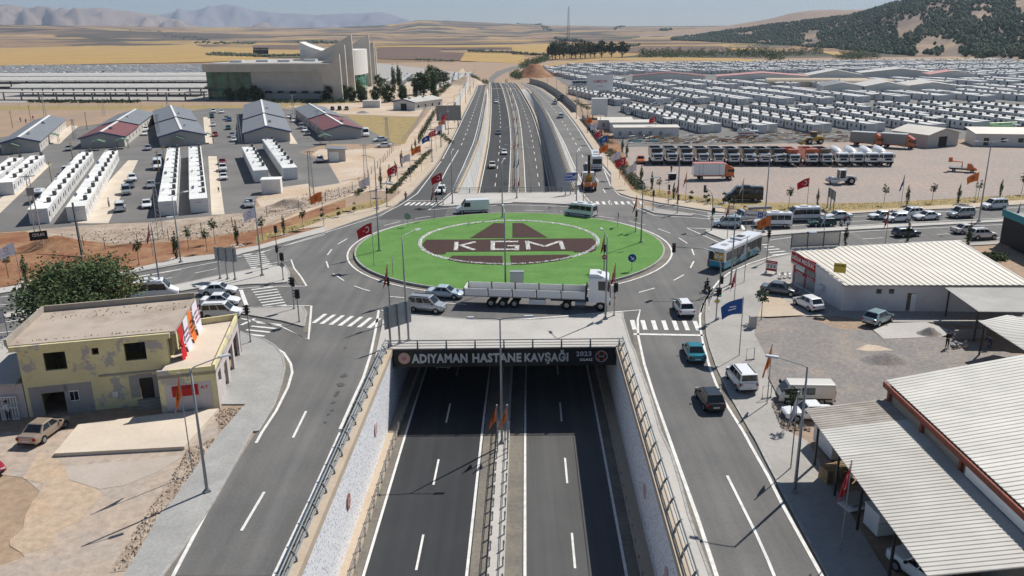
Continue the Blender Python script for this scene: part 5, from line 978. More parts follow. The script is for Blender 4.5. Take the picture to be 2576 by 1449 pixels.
for typ,col,k,x,y,hd,lab,an in (('minibus','white','01',395,605,((395,605),(470,490)),'white minibus parked beside the left double row of containers','rear'),('jeep','dark','01',600,405,((600,405),(660,330)),'black jeep parked left of the container rows','rear'),('pickup','white','01',660,310,((660,310),(715,240)),'white pickup with open bed beside the container rows','rear'),('pickup','silver','01',745,232,((745,232),(790,180)),'silver pickup beside a utility pole','rear'),('hatch','silver','01',690,75,((690,75),(640,130)),'silver hatchback near the maroon-roofed barrack','front'),
 ('hatch','white','01',1338,382,((1300,260),(1338,382)),'white hatchback parked right of the left container rows','front'),('sedan','grey','01',1312,452,((1280,360),(1312,452)),'grey-blue car between the white hatchback and silver van','front'),('mpv','silver','01',1275,522,((1260,420),(1275,522)),'silver van with roof bars facing the road','front'),('mpv','white','01',1210,692,((1210,692),(1225,590)),'white van nearest the rubble by the container steps','rear'),('sedan','white','01',1480,658,((1480,560),(1480,658)),'white saloon facing the road by the second container block','front'),('sedan','silver','01',1520,455,((1525,380),(1520,455)),'silver saloon in the shade by the second container block','front'),
 ('cargo','white','01',1590,270,((1590,200),(1590,270)),'white van parked by the second container block','front'),('sedan','silver','01',1605,165,((1605,110),(1605,165)),'silver car behind the white van','front'),('sedan','silver','01',1490,70,((1500,20),(1490,70)),'silver saloon in the lane behind the containers','front'),('classic','red','01',2240,215,((2240,160),(2240,215)),'dark red saloon by the container awning','front'),('pickup','white','01',2247,285,((2240,220),(2247,285)),'white pickup behind the dark red saloon','front'),('classic','white','01',2255,370,((2250,310),(2255,370)),'old white saloon nearest of three by the awning','front'),('sedan','silver','01',2510,650,((2510,560),(2510,650)),'silver saloon beside the drooping white flag','front'),
 ('suv','white','11',648,192,((648,192),(640,120)),'white SUV by the grey shed','rear'),('sedan','white','11',1290,38,((1350,35),(1220,40)),'white saloon by the wire fence','side'),
 ('suv','white','00',1510,1240,((1540,1170),(1510,1240)),'white SUV behind the maroon barrack','front'),('sedan','white','00',1467,1322,((1490,1270),(1467,1322)),'white saloon beside the maroon barrack','front'),('sedan','white','00',1455,1368,((1470,1310),(1455,1368)),'white saloon near the shed of the maroon barrack','front'),('mpv','white','00',2150,1140,((2150,1090),(2150,1140)),'white van behind the long grey barrack','front'),('hatch','white','00',2232,1142,((2240,1090),(2232,1142)),'white hatchback at the back of the barrack lane','front'),('sedan','green','00',2133,1190,((2130,1140),(2133,1190)),'dark green car in the barrack lane','front'),
 ('sedan','silver','00',2280,1210,((2290,1150),(2280,1210)),'silver car on the right of the barrack lane','front'),('sedan','blue','00',2308,1225,((2310,1180),(2308,1225)),'dark blue car on the right of the barrack lane','front'),('classic','white','00',2147,1275,((2145,1220),(2147,1275)),'old white car on the left of the barrack lane','front'),('sedan','darkgreen','00',2300,1310,((2295,1260),(2300,1310)),'bottle green car in the barrack shade','front'),('sedan','red','00',2165,1378,((2165,1320),(2165,1378)),'red car by the green pavilion','front'),('sedan','silver','00',2338,1385,((2335,1330),(2338,1385)),'silver car beside the right barrack','front'),('classic','white','00',2355,1432,((2350,1370),(2355,1432)),'old white car at the front of the barrack lane','front'),
 ('sedan','white','10',335,1192,((330,1140),(335,1192)),'white saloon left of the dark awning','front'),('sedan','white','10',382,1232,((375,1180),(382,1232)),'white saloon next to the dark awning','front'),('mpv','silver','10',462,1302,((455,1250),(462,1302)),'grey van by the maroon barrack on the right','front'),('sedan','white','10',497,1332,((490,1280),(497,1332)),'white car by the maroon barrack on the right','front'),('sedan','grey','10',525,1368,((520,1310),(525,1368)),'grey saloon at the corner of the right maroon barrack','front'),('sedan','dark','10',770,1112,((770,1070),(770,1112)),'black saloon on the sandy lot','front'),('jeep','dark','10',842,1112,((842,1112),(840,1060)),'black off-roader on the sandy lot','rear'),('sedan','grey','10',913,1110,((910,1070),(913,1110)),'grey saloon on the sandy lot','front'),('cargo','white','10',1110,1382,((1100,1310),(1110,1382)),'white van beside the right maroon barrack','front'),('sedan','silver','10',795,1172,((780,1130),(795,1172)),'silver car at the bend of the barrack road','front'),('sedan','white','10',1262,1425,((1320,1420),(1210,1428)),'white saloon by the end of the wire fence','side')):
    car(typ,col,k,x,y,hd,lab,an,'car',PG,skip=FARSKIP if k[1]=='0' else ())
for typ,col,k,x,y,hd,lab in (('sedan','dark','20',447,752,60,'dark car on the lane at the camp corner'),('sedan','white','20',488,737,60,'white car on the lane at the camp corner'),('hatch','silver','20',685,783,140,'silver car beside the first container row'),('hatch','white','20',802,800,140,'white car beside the first container row'),('suv','grey','20',905,860,0,'grey SUV at the end of the third row'),('sedan','white','20',908,893,0,'white car parked by the wire fence'),('suv','white','20',695,872,0,'white SUV in front of the grey bus'),('cargo','dark','20',845,1032,90,'dark van by the first near container'),('pickup','white','20',1095,1122,85,'white car by the brown container'),('sedan','paleblue','20',1198,1155,80,'white car with a red cover among the containers'),('sedan','white','20',1450,1066,5,'white saloon across the camp lane'),('mpv','dark','20',1610,1382,0,'black van at the camp edge by the green door'),('sedan','silver','20',1850,1052,10,'silver car between container rows'),('sedan','white','20',1680,1025,5,'white car far in the camp lane'),('pickup','white','20',2310,1150,0,'white covered pickup deep in the camp'),
   ('sedan','white','30',160,822,10,'white car at the arched tents'),('suv','white','30',1400,740,10,'white car at the far container rows'),('sedan','grey','30',1745,770,0,'dark car on the far camp street'),('sedan','white','30',1860,770,0,'white car on the far camp street'),('sedan','red','30',2010,775,0,'red car on the far camp street'),('suv','white','30',2300,770,0,'white SUV on the far camp street')):
    car(typ,col,k,x,y,hd,lab,'side','car',RG,skip=FARSKIP)
for t,S in VP.values():kill(t)
# ------------------------------------------------------------------ lorries, buses, plant
def cab_over(t,x0,x1,w,z0,z1,m,sleeper=False):
    """lorry cab from x0 (back) to x1 (front)"""
    b=MB().loft([[(x0,-w,z0),(x0,w,z0),(x0,w,z1-.1),(x0,w*.9,z1),(x0,-w*.9,z1),(x0,-w,z1-.1)],[(x1-.35,-w,z0),(x1-.35,w,z0),(x1-.35,w,z1-.12),(x1-.35,w*.9,z1),(x1-.35,-w*.9,z1),(x1-.35,-w,z1-.12)],[(x1,-w*.96,z0),(x1,w*.96,z0),(x1-.14,w*.94,z1-.3),(x1-.2,w*.86,z1-.12),(x1-.2,-w*.86,z1-.12),(x1-.14,-w*.94,z1-.3)]]).build('cab',m,t,fix=True)
    zm=z0+(z1-z0)*.5;zt=z1-.35
    pane(b,'windshield',((x1-.03,-w*.92,zm),(x1-.03,w*.92,zm),(x1-.12,w*.9,zt),(x1-.12,-w*.9,zt)),.03,.97,0,1,.03)
    for s in (-1,1):
        q=((x0+.45 if sleeper else x0+.3,s*w,zm),(x1-.2,s*w,zm-.05),(x1-.3,s*w,zt),(x0+.45 if sleeper else x0+.3,s*w,zt));q=q if s<0 else (q[1],q[0],q[3],q[2]);pane(b,'door_window',q,.1 if not sleeper else .35,.95,.02,.95,.015)
        MB().box(x1-.25,x1-.1,s*(w+.2)-.1,s*(w+.2)+.1,zm-.05,zt).build('mirror','trim_black',b);MB().box(x1-.06,x1+.03,s*w*.72-.17,s*w*.72+.17,z0+.15,z0+.36).build('headlight','head_lamp',b)
    MB().box(x1-.04,x1+.02,-w*.6,w*.6,z0+.45,zm-.15).build('grille','trim_black',b);MB().box(x1-.1,x1+.05,-w*.98,w*.98,z0-.25,z0+.1).build('bumper','trim_black',b)
    return b
def tipper_proto(col):
    t=thing('tipper_lorry',(0,0,0));w=1.25
    MB().box(-3.8,3.6,-.45,.45,.75,1.05).build('chassis','trim_black',t);cab_over(t,2.1,4.0,w*.96,.95,2.85,PAINT['white'])
    mb=MB();a,b,z0,z1=-4.0,1.9,1.3,3.6
    mb.hexa([(a+.5,-w*.92,z0),(b,-w*.92,z0),(b,w*.92,z0),(a+.5,w*.92,z0)],[(a+.5,-w*.92,z0+.1),(b,-w*.92,z0+.1),(b,w*.92,z0+.1),(a+.5,w*.92,z0+.1)])
    for s in (-1,1):mb.hexa([(a+.4,s*w*.9,z0),(b,s*w*.9,z0),(b,s*w*.98,z0),(a+.4,s*w*.98,z0)],[(a,s*w*.98,z1),(b,s*w*.98,z1),(b,s*w*1.05,z1),(a,s*w*1.05,z1)])
    mb.hexa([(b-.08,-w*.95,z0),(b,-w*.95,z0),(b,w*.95,z0),(b-.08,w*.95,z0)],[(b-.08,-w*1.02,z1+.25),(b,-w*1.02,z1+.25),(b,w*1.02,z1+.25),(b-.08,w*1.02,z1+.25)]);mb.box(b,b+1.1,-w*1.04,w*1.04,z1+.1,z1+.25);mb.hexa([(a+.4,-w*.95,z0),(a+.48,-w*.95,z0),(a+.48,w*.95,z0),(a+.4,w*.95,z0)],[(a,-w,z1),(a+.08,-w,z1),(a+.08,w,z1),(a,w,z1)])
    mb.build('tipper_body',PAINT[col],t,fix=True);wheels(t,(2.9,1.3,-1.4,-2.7),(w-.15,-w+.15),.5,.3,.5);return t
def mixer_proto():
    t=thing('mixer_lorry',(0,0,0));w=1.25;MB().box(-4.2,3.6,-.45,.45,.75,1.05).build('chassis','trim_black',t);cab_over(t,1.9,4.0,w,.95,3.05,PAINT['white'])
    prof=[(-4.0,3.15,.65),(-3.3,3.0,.95),(-2.0,2.65,1.22),(-.4,2.4,1.25),(.8,2.2,1.0),(1.5,2.1,.5)];mb=MB();mb.loft([[(x+.25*r*math.sin(a)*.3,r*math.cos(a),z+r*math.sin(a)) for a in [i*math.pi/8 for i in range(16)]] for x,z,r in prof]);mb.build('drum',PAINT['white'],t,smooth=True,fix=True)
    MB().box(1.2,1.75,-.6,.6,1.05,2.5).build('drum_support',PAINT['white'],t);MB().box(-4.4,-3.6,-.5,.5,1.05,2.3).build('chute_frame','trim_black',t);wheels(t,(2.9,1.3,-1.6,-2.9),(w-.15,-w+.15),.5,.3,.5);return t
TP={c:tipper_proto(c) for c in ('black','orange','brown')};MX=mixer_proto()
ordn='first second third fourth fifth sixth seventh eighth ninth tenth eleventh twelfth'.split()
for i,(k,x,y) in enumerate([('21',1467,214),('21',1613,214),('21',1768,216),('21',1927,218),('21',2080,219),('21',2237,222),('21',2400,222),('21',2548,222),('31',128,222)]):
    p=at(k,x,y,.0);place(TP['black'],p-Vector((-.02,-1,0))*4.0,R(-91),'%s black tipper with white cab from the left in the parked row' % ordn[i],'lorry','lorries parked in a row on the gravel yard')
for i,(x,y,c,lab) in enumerate([(270,228,'orange','orange-bodied tipper next to the last black one in the row'),(452,224,'orange','orange-bodied tipper second from the black ones in the row'),(596,224,'brown','brownish tipper between the orange ones and the mixers')]):
    p=at('31',x,y,.0);place(TP[c],p+Vector((0,4,0)),R(-91),lab,'lorry','lorries parked in a row on the gravel yard')
for i,x in enumerate((757,907,1060,1207)):p=at('31',x,226,0);place(MX,p+Vector((0,4,0)),R(-91),'white concrete mixer, %s from the left of four' % ordn[i],'lorry','lorries parked in a row on the gravel yard')
for t in list(TP.values())+[MX]:kill(t)
def box_lorry(k,x,y,rz,L,boxcol,cabcol,label,anchor='side',boxh=2.5):
    t=thing('box_lorry',(0,0,0),rz,label,'lorry');w=1.2;xb,xf=-L/2,L/2;MB().box(xb+.2,xf-.3,-.45,.45,.7,1.0).build('chassis','trim_black',t);cab_over(t,xf-1.9,xf,w,.8,2.75,PAINT[cabcol])
    b=MB().box(xb,xf-2.05,-w*1.02,w*1.02,1.05,1.05+boxh).build('cargo_box',PAINT[boxcol] if boxcol in PAINT else boxcol,t);MB().box(xb-.02,xf-2.03,-w*1.04,w*1.04,1.05+boxh+.002,1.05+boxh+.08).build('roof_edge',PAINT['orange'] if cabcol=='orange' and boxcol=='white' else PAINT['offwhite'],b)
    for s in (-1,1):MB().box(xb-.01,xf-2.04,s*w*1.03-.02,s*w*1.03+.02,.95,1.12).build('side_trim',PAINT[cabcol],b);MB().box(xf-2.7,xf-2.1,s*w*.9-.2,s*w*.9+.2,.55,.98).build('tank','rim',t)
    for xx in (xb+1.2,xb+1.9,xf-3.2):MB().box(xx-.03,xx+.03,-w*1.035-.01,-w*1.02-.002,1.15,1.05+boxh-.08).build('panel_rib','concrete',b)
    if cabcol=='orange':MB().hexa([(xf-1.95,-w*.9,2.76),(xf-.5,-w*.9,2.76),(xf-.5,w*.9,2.76),(xf-1.95,w*.9,2.76)],[(xf-1.95,-w*.9,3.45),(xf-1.6,-w*.9,3.45),(xf-1.6,w*.9,3.45),(xf-1.95,w*.9,3.45)]).build('wind_deflector',PAINT[cabcol],t)
    wheels(t,(xf-.95,xb+1.6) if L<9 else (xf-.95,xb+1.4,xb+2.6),(w-.14,-w+.14),.46,.28,.5);p=at(k,x,y,0);d=Vector((math.cos(rz),math.sin(rz),0));n=Vector((-d.y,d.x,0));n=n if n.y>0 else -n
    t.location=p+n*w if anchor=='side' else p-d*L/2;return t
mat('box_grey',(.3,.28,.26),rough=.6)
box_lorry('21',2030,366,R(-1),8.6,'white','orange','orange lorry with a white box parked on the gravel yard')
box_lorry('31',-30,70,R(-38),8.5,'box_grey','orange','grey-boxed orange lorry beside the scrap pile, left of two',boxh=2.7).location=at('30',990,1470,0);box_lorry('31',1400,86,R(-38),8.5,'box_grey','orange','grey-boxed orange lorry beside the scrap pile, right of two',boxh=2.7).location=at('31',1300,40,0)
def artic():
    a=at('D',1345,660,.02);b=at('D',2255,690,.02);rz=heading('D',(1345,668),(2255,700));t=thing('articulated_lorry',(0,0,0),rz,'white articulated lorry with a low-sided flatbed crossing in front','lorry',QG);w=1.25
    xt=0.0
    MB().box(.3,12.6,-.5,.5,.95,1.2).build('trailer_chassis','trim_black',t);bedm=MB().box(0,13.4,-w,w,1.2,1.32).build('bed','concrete',t)
    for s in (-1,1):
        for i in range(5):
            x0=.12+i*2.66;MB().box(x0,x0+2.5,s*w-.03,s*w+.03,1.33,2.12).build('side_board','sign_white',t)
        for i in range(6):MB().box(.0+i*2.66,.0+i*2.66+.11,s*w-.05,s*w+.05,1.25,2.2).build('stanchion','trim_black',t)
    MB().box(0,.06,-w,w,1.33,2.12).build('tail_board','sign_white',t);MB().box(13.3,13.42,-w,w,1.33,2.5).build('head_board','trim_black',t)
    wheels(t,(3.0,4.3,5.6),(w-.17,-w+.17),.5,.34,.5);MB().box(7.2,9.0,-w*.98,-w*.98+.5,.55,1.05).build('side_locker','sign_white',t)
    MB().box(9.5,15.4,-.45,.45,.75,1.0).build('tractor_chassis','trim_black',t);cab_over(t,13.65,15.95,w,.95,3.75,PAINT['white'],True);MB().hexa([(13.7,-w*.9,3.76),(15.3,-w*.9,3.76),(15.3,w*.9,3.76),(13.7,w*.9,3.76)],[(13.7,-w*.82,4.05),(14.6,-w*.82,4.05),(14.6,w*.82,4.05),(13.7,w*.82,4.05)]).build('roof_fairing',PAINT['white'],t);MB().box(14.5,15.0,-.3,.3,4.0,4.08).build('roof_hatch','rim',t)
    MB().tube([(12.2,-w+.35,.7),(13.4,-w+.35,.7)],.33,10).build('fuel_tank','rim',t);wheels(t,(11.3,14.95),(w-.17,-w+.17),.52,.34,.5)
    d=Vector((math.cos(rz),math.sin(rz),0));n=Vector((-d.y,d.x,0));t.location=a-d*3.2+n*(w-.1);t.scale=(1.07,1.07,1.07)
artic()
def big_bus(name,L,W,H,loc,rz,label,low,high,glass_z,cat='bus',roofm='white'):
    t=thing(name,loc,rz,label,cat,QG);w=W/2;x0,x1=-L/2,L/2;zs=glass_z[0]
    MB().loft([[(x,s*ww,z) for s,ww,z in ((-1,w*k,.32),(1,w*k,.32),(1,w*k,zs),(-1,w*k,zs))] for x,k in ((x0,.97),(x0+.15,1),(x1-.2,1),(x1,.95))]).build('lower_body',PAINT[low],t,fix=True)
    MB().loft([[(x,-w*k,zs),(x,w*k,zs),(x,w*k*.97,H-.18),(x,w*k*.88,H),(x,-w*k*.88,H),(x,-w*k*.97,H-.18)] for x,k in ((x0+.02,.965),(x0+.2,.998),(x1-.3,.998),(x1-.06,.94))]).build('upper_body',PAINT[high],t,fix=True)
    n=int((L-1)/1.45)
    for s in (-1,1):
        for i in range(n):
            a=x0+.5+i*(L-1)/n;b=a+(L-1)/n-.08;q=((a,-w,zs+.05),(b,-w,zs+.05),(b,-w*.98,glass_z[1]),(a,-w*.98,glass_z[1])) if s<0 else ((b,w,zs+.05),(a,w,zs+.05),(a,w*.98,glass_z[1]),(b,w*.98,glass_z[1]));pane(t,'side_window',q,0,1,0,1,.012)
        MB().box(x0-.02,x0+.05,s*w*.86-.08,s*w*.86+.08,.7,1.3).build('taillight','tail_lamp',t)
    pane(t,'rear_window',((x0,w*.92,zs+.1),(x0,-w*.92,zs+.1),(x0+.02,-w*.88,glass_z[1]),(x0+.02,w*.88,glass_z[1])),.03,.97,0,1,.02);pane(t,'windshield',((x1,-w*.92,zs-.1),(x1,w*.92,zs-.1),(x1-.06,w*.88,glass_z[1]+.1),(x1-.06,-w*.88,glass_z[1]+.1)),.03,.97,0,1,.02)
    wheels(t,(x1-2.6,x0+3.2),(w-.14,-w+.14),.48,.28,.5);MB().box(x0-.03,x0+.08,-w*.9,w*.9,.34,.5).build('rear_bumper','trim_black',t)
    return t
rz=heading('B',(930,985),(1300,800));dd=Vector((math.cos(rz),math.sin(rz),0));nn=Vector((-dd.y,dd.x,0));pr=at('B',860,975,.02)
bus=big_bus('city_bus',12.0,2.5,3.05,pr+dd*5.9+nn*1.25,rz,'turquoise and white city bus turning off the roundabout','turquoise','white',(1.25,2.5));MB().box(-.2,2.6,-.85,.85,3.0,3.3).build('roof_unit',PAINT['white'],bus);MB().box(.6,1.8,-.5,.5,3.302,3.36).build('roof_grille','trim_black',bus)
for x in (-3.6,-1.5):MB().box(x-.45,x+.45,-.4,.4,3.03,3.1).build('roof_hatch','rim',bus)
ad=MB().box(-6.03,-6.005,-1.05,.3,1.5,2.4).build('rear_poster','amber',bus);MB().disc((-6.035,.0-.1,1.98),.3,'X',14).disc((-6.035,-.75,1.98),.18,'X',8).build('poster_print','sign_white',ad)
for xa in (-2.2,.9,4.6):MB().box(xa,xa+1.15,-1.27,-1.235,.42,2.5).build('door','glass_dark',bus)
p=at('21',855,272,.02);hd=heading('21',(855,272),(815,110));coach=big_bus('coach',11.5,2.5,3.3,p+Vector((math.cos(hd),math.sin(hd),0))*5.75,hd,'white coach seen from behind on the far right service road','white','white',(1.5,2.75));MB().box(-3,-1.4,-.8,.8,3.28,3.5).build('roof_unit','lamp_head',coach);MB().box(.6,2.6,-.6,.6,3.28,3.42).build('roof_unit','rim',coach);MB().box(-5.79,-5.76,-.9,.9,.75,.95).build('green_print',PAINT['darkgreen'],coach)
lettering('rear_lettering','DOLABAS',.3,coach,facing((-5.79,0,1.25),(0,-1,0),(-1,0,0)),'trim_black',.004,fit=(1.5,.22))
p=at('20',690,862,.0);big_bus('coach',10,2.5,3.0,p+Vector((0,1.3,0)),0,'dark-windowed bus parked beside the container camp','white','white',(1.2,2.6))
p=at('21',790,482,.02);hd=heading('21',(790,482),(735,330));t=thing('crane_lorry',p+Vector((math.cos(hd),math.sin(hd),0))*4.0,hd,'orange lorry with a folded loading crane on the far right road','lorry',QG)
MB().box(-3.9,3.5,-.5,.5,.7,1.0).build('chassis','trim_black',t);cab_over(t,2.0,4.0,1.2,.9,2.9,PAINT['white']);MB().box(-4,1.0,-1.25,1.25,1.02,1.15).build('bed',PAINT['brown'],t)
for s in (-1,1):MB().box(-4,1.0,s*1.25-.03,s*1.25+.03,1.16,1.75).build('side_board',PAINT['brown'],t)
MB().box(-4.04,-3.97,-1.25,1.25,1.1,1.8).build('tail_board',PAINT['orange'],t);MB().box(1.15,1.9,-.6,.6,1.0,2.2).build('crane_base',PAINT['yellow'],t);MB().tube([(1.5,0,2.2),(1.5,0,4.6)],.3,8).build('crane_column',PAINT['yellow'],t);MB().hexa([(1.2,-.25,2.4),(1.8,-.25,2.4),(1.8,.25,2.4),(1.2,.25,2.4)],[(1.3,-.2,6.3),(1.7,-.2,6.3),(1.7,.2,6.3),(1.3,.2,6.3)]).build('crane_boom',PAINT['yellow'],t);MB().hexa([(.8,-.2,3.0),(1.15,-.2,3.0),(1.15,.25,3.0),(.8,.25,3.0)],[(1.0,-.2,6.6),(1.7,-.2,6.6),(1.7,.3,6.6),(1.0,.3,6.6)]).build('crane_jib','trim_black',t);wheels(t,(3.0,-2.0,-3.1),(1.05,-1.05),.48,.3,.5)
MB().box(-4.05,-3.95,-1.2,1.2,.45,.62).build('rear_bumper','trim_black',t)
a=heading('B',(1330,400),(1060,412));d=Vector((math.cos(a),math.sin(a),0));t=thing('canvas_lorry',at('B',1180,412,.02)+Vector((0,1.1,0)),a,'small white lorry with a grey canvas cover in the right queue','lorry',QG)
MB().box(-3.1,2.5,-.4,.4,.5,.75).build('chassis','trim_black',t);st=[(1.0,.5,2.1,1.0),(1.6,.5,2.1,1.0),(2.3,.5,1.35,.97),(3.0,.55,1.0,.9),(3.1,.6,.85,.8)];b=MB().loft(shell(st)).build('cab',PAINT['white'],t,fix=True);pane(b,'windshield',((2.35,-.9,1.32),(2.35,.9,1.32),(1.62,.85,2.05),(1.62,-.85,2.05)),.04,.96,.05,.95,.03)
for s in (-1,1):MB().box(1.15,1.95,s*1.0-.02,s*1.0+.02,1.3,1.9).build('door_window','glass_dark',b)
mat('canvas',(.33,.3,.27),(.27,.25,.22),scale=2,rough=.9);MB().box(-3.2,.9,-1.05,1.05,.8,1.3).build('bed',PAINT['white'],t);MB().loft([[(x,y,z) for y,z in ((-1.05,2.25),(-.85,2.6),(0,2.75),(.85,2.6),(1.05,2.25))] for x in (-3.2,.95)],closed=False,caps=False).build('canvas_roof','canvas',t)
for x in (-3.1,-1.8,-.5,.8):
    for s in (-1,1):MB().box(x-.03,x+.03,s*1.02-.03,s*1.02+.03,1.3,2.3).build('hoop','dark_steel',t)
wheels(t,(2.2,-2.0),(.9,-.9),.36,.24,.55)
p=at('31',760,410,0);t=thing('road_roller',p+Vector((0,1.0,0)),R(180),'white single-drum road roller on the gravel yard','roller');MB().cyl((1.9,-1.05,.75),.75,2.1,'Y',22).build('drum','steel',t,smooth=False);MB().box(.9,2.9,1.07,1.2,.5,1.05).box(.9,2.9,-1.2,-1.07,.5,1.05).build('drum_frame',PAINT['white'],t);MB().box(2.75,3.0,-1.2,1.2,.5,1.0).build('front_beam',PAINT['grey'],t)
MB().box(-.4,1.0,-.9,.9,.7,1.3).build('platform',PAINT['white'],t);c=MB().box(-.4,.85,-.75,.75,1.3,2.85).build('cab','glass_dark',t);MB().box(-.5,.95,-.85,.85,2.86,3.0).build('roof',PAINT['white'],c)
for xx in (-.38,.83):
    for s in (-1,1):MB().box(xx-.06,xx+.06,s*.76-.05,s*.76+.05,1.3,2.86).build('pillar',PAINT['white'],c)
MB().hexa([(-2.9,-.8,.8),(-.4,-.8,.8),(-.4,.8,.8),(-2.9,.8,.8)],[(-2.6,-.7,1.55),(-.4,-.75,1.9),(-.4,.75,1.9),(-2.6,.7,1.55)]).build('engine_hood',PAINT['white'],t);wheels(t,(-1.5,),(1.0,-1.0),.78,.55,.5)
p=at('30',480,1455,0);t=thing('wheel_loader',p+Vector((0,2,0)),R(178),'yellow wheel loader behind the parked lorries','loader');MB().box(-2.6,-.2,-.9,.9,.9,2.1).build('engine_housing',PAINT['yellow'],t);MB().box(-.2,1.8,-.7,.7,.9,1.7).build('front_frame',PAINT['yellow'],t);c=MB().box(-.6,.8,-.75,.75,1.9,3.2).build('cab','glass_dark',t);MB().box(-.7,.9,-.85,.85,3.2,3.35).build('roof',PAINT['yellow'],c);MB().hexa([(3.0,-1.3,.2),(3.9,-1.3,.2),(3.9,1.3,.2),(3.0,1.3,.2)],[(3.0,-1.3,1.3),(3.3,-1.3,1.3),(3.3,1.3,1.3),(3.0,1.3,1.3)]).build('bucket',PAINT['yellow'],t);MB().box(1.6,3.1,-.5,-.35,.8,1.2).box(1.6,3.1,.35,.5,.8,1.2).build('lift_arm',PAINT['yellow'],t);wheels(t,(1.3,-1.7),(.95,-.95),.75,.5,.55)
p=at('E',1325,335,0);t=thing('backhoe_digger',p+Vector((0,1,0)),R(170),'dark backhoe digger on the far right road','digger');MB().box(-1.8,1.8,-.6,.6,.7,1.5).build('frame',PAINT['grey'],t);c=MB().box(-1.1,.4,-.7,.7,1.5,2.7).build('cab','glass_dark',t);MB().box(-1.2,.5,-.8,.8,2.7,2.85).build('roof',PAINT['dark'],c);MB().hexa([(2.3,-1.1,.3),(3.1,-1.1,.3),(3.1,1.1,.3),(2.3,1.1,.3)],[(2.3,-1.1,1.2),(2.6,-1.1,1.2),(2.6,1.1,1.2),(2.3,1.1,1.2)]).build('bucket',PAINT['grey'],t);MB().tube([(-1.8,0,1.3),(-2.7,0,2.9),(-3.3,0,1.5)],.14,6).build('boom',PAINT['grey'],t);wheels(t,(-1.0,),(.85,-.85),.78,.4,.5);wheels(t,(1.3,),(.8,-.8),.5,.3,.5)
p=at('31',1985,290,0);t=thing('bucket_lorry',p+Vector((0,1.3,0)),R(-28),'small orange lorry with a raised work basket on the gravel yard','lorry');MB().box(-2.6,2.2,-.4,.4,.5,.75).build('chassis','trim_black',t);b=MB().loft(shell([(.8,.45,2.0,.95),(1.4,.45,2.0,.95),(2.0,.45,1.3,.93),(2.7,.5,.95,.86),(2.8,.55,.8,.76)])).build('cab',PAINT['orange'],t,fix=True);pane(b,'windshield',((2.05,-.86,1.28),(2.05,.86,1.28),(1.42,.8,1.95),(1.42,-.8,1.95)),.04,.96,.05,.95,.03);MB().box(-2.8,.7,-1.0,1.0,.8,.95).build('bed',PAINT['brown'],t);MB().tube([(-.2,0,1.0),(-.2,0,2.2),(-2.4,0,2.3)],.15,6).build('boom',PAINT['orange'],t);MB().box(-3.0,-2.2,-.5,.5,2.1,3.1).build('basket',PAINT['orange'],t);wheels(t,(1.9,-1.7),(.85,-.85),.36,.24,.55)
def late_van(kind,col,k,x,y,hd,label,cat='van',anchor='side'):
    pr=van_proto(kind) if kind in ('cargo','minibus','oldvan','crew') else car_proto(kind);VP['_']=pr;o=car('_',col,k,x,y,hd,label,anchor,cat);kill(pr[0]);return o
late_van('minibus','black','21',2335,580,((2480,582),(2190,578)),'big black van parked on the dry grass by the right arm','van').scale=(1.15,1.1,1.12)
late_van('pickup','orange','21',1300,205,((1270,130),(1305,205)),'orange pickup at the left end of the parked lorries','pickup','front')
p=at('20',2390,1392,0);t=thing('scrap_lorry',p+Vector((0,1.2,0)),R(-3),'small white lorry heaped with pale bundles at the camp edge','lorry');MB().box(-3.0,2.4,-.4,.4,.5,.8).build('chassis','trim_black',t);cab_over(t,1.2,2.9,1.0,.7,2.2,PAINT['white']);b=MB().box(-3.2,1.0,-1.1,1.1,.85,2.2).build('cargo_box',PAINT['white'],t);mb=MB();[stone(mb,rnd.uniform(-2.8,.6),rnd.uniform(-.8,.8),2.1+rnd.uniform(0,.5),rnd.uniform(.3,.55)) for _ in range(46)];tag(mb.build('bundles','white_stone',b),kind='stuff');MB().box(-3.15,.95,-1.12,-1.102,1.3,1.6).build('red_print','emblem_red',b);wheels(t,(2.0,-1.9),(.85,-.85),.4,.26,.55)
p=at('30',2400,1350,0);t=thing('green_lorry',p+Vector((0,1.5,0)),R(-2),'bright green pump lorry at the right edge of the camp','lorry');MB().box(-4.0,3.2,-.5,.5,.7,1.0).build('chassis','trim_black',t);cab_over(t,2.4,4.2,1.2,.9,2.8,PAINT['white']);MB().hexa([(-4.2,-1.1,1.2),(2.2,-1.1,1.2),(2.2,1.1,1.2),(-4.2,1.1,1.2)],[(-4.4,-1.0,2.6),(2.4,-1.0,2.4),(2.4,1.0,2.4),(-4.4,1.0,2.6)]).build('pump_body',PAINT['lime'],t);MB().tube([(-4.4,.3,3.0),(3.6,.3,3.3)],.18,6).build('boom',PAINT['lime'],t);wheels(t,(3.2,-1.6,-2.8),(1.05,-1.05),.48,.3,.5)
mat('forecourt_pale',(.46,.4,.35),(.41,.35,.3),scale=.3,rough=.95,fine=.12)
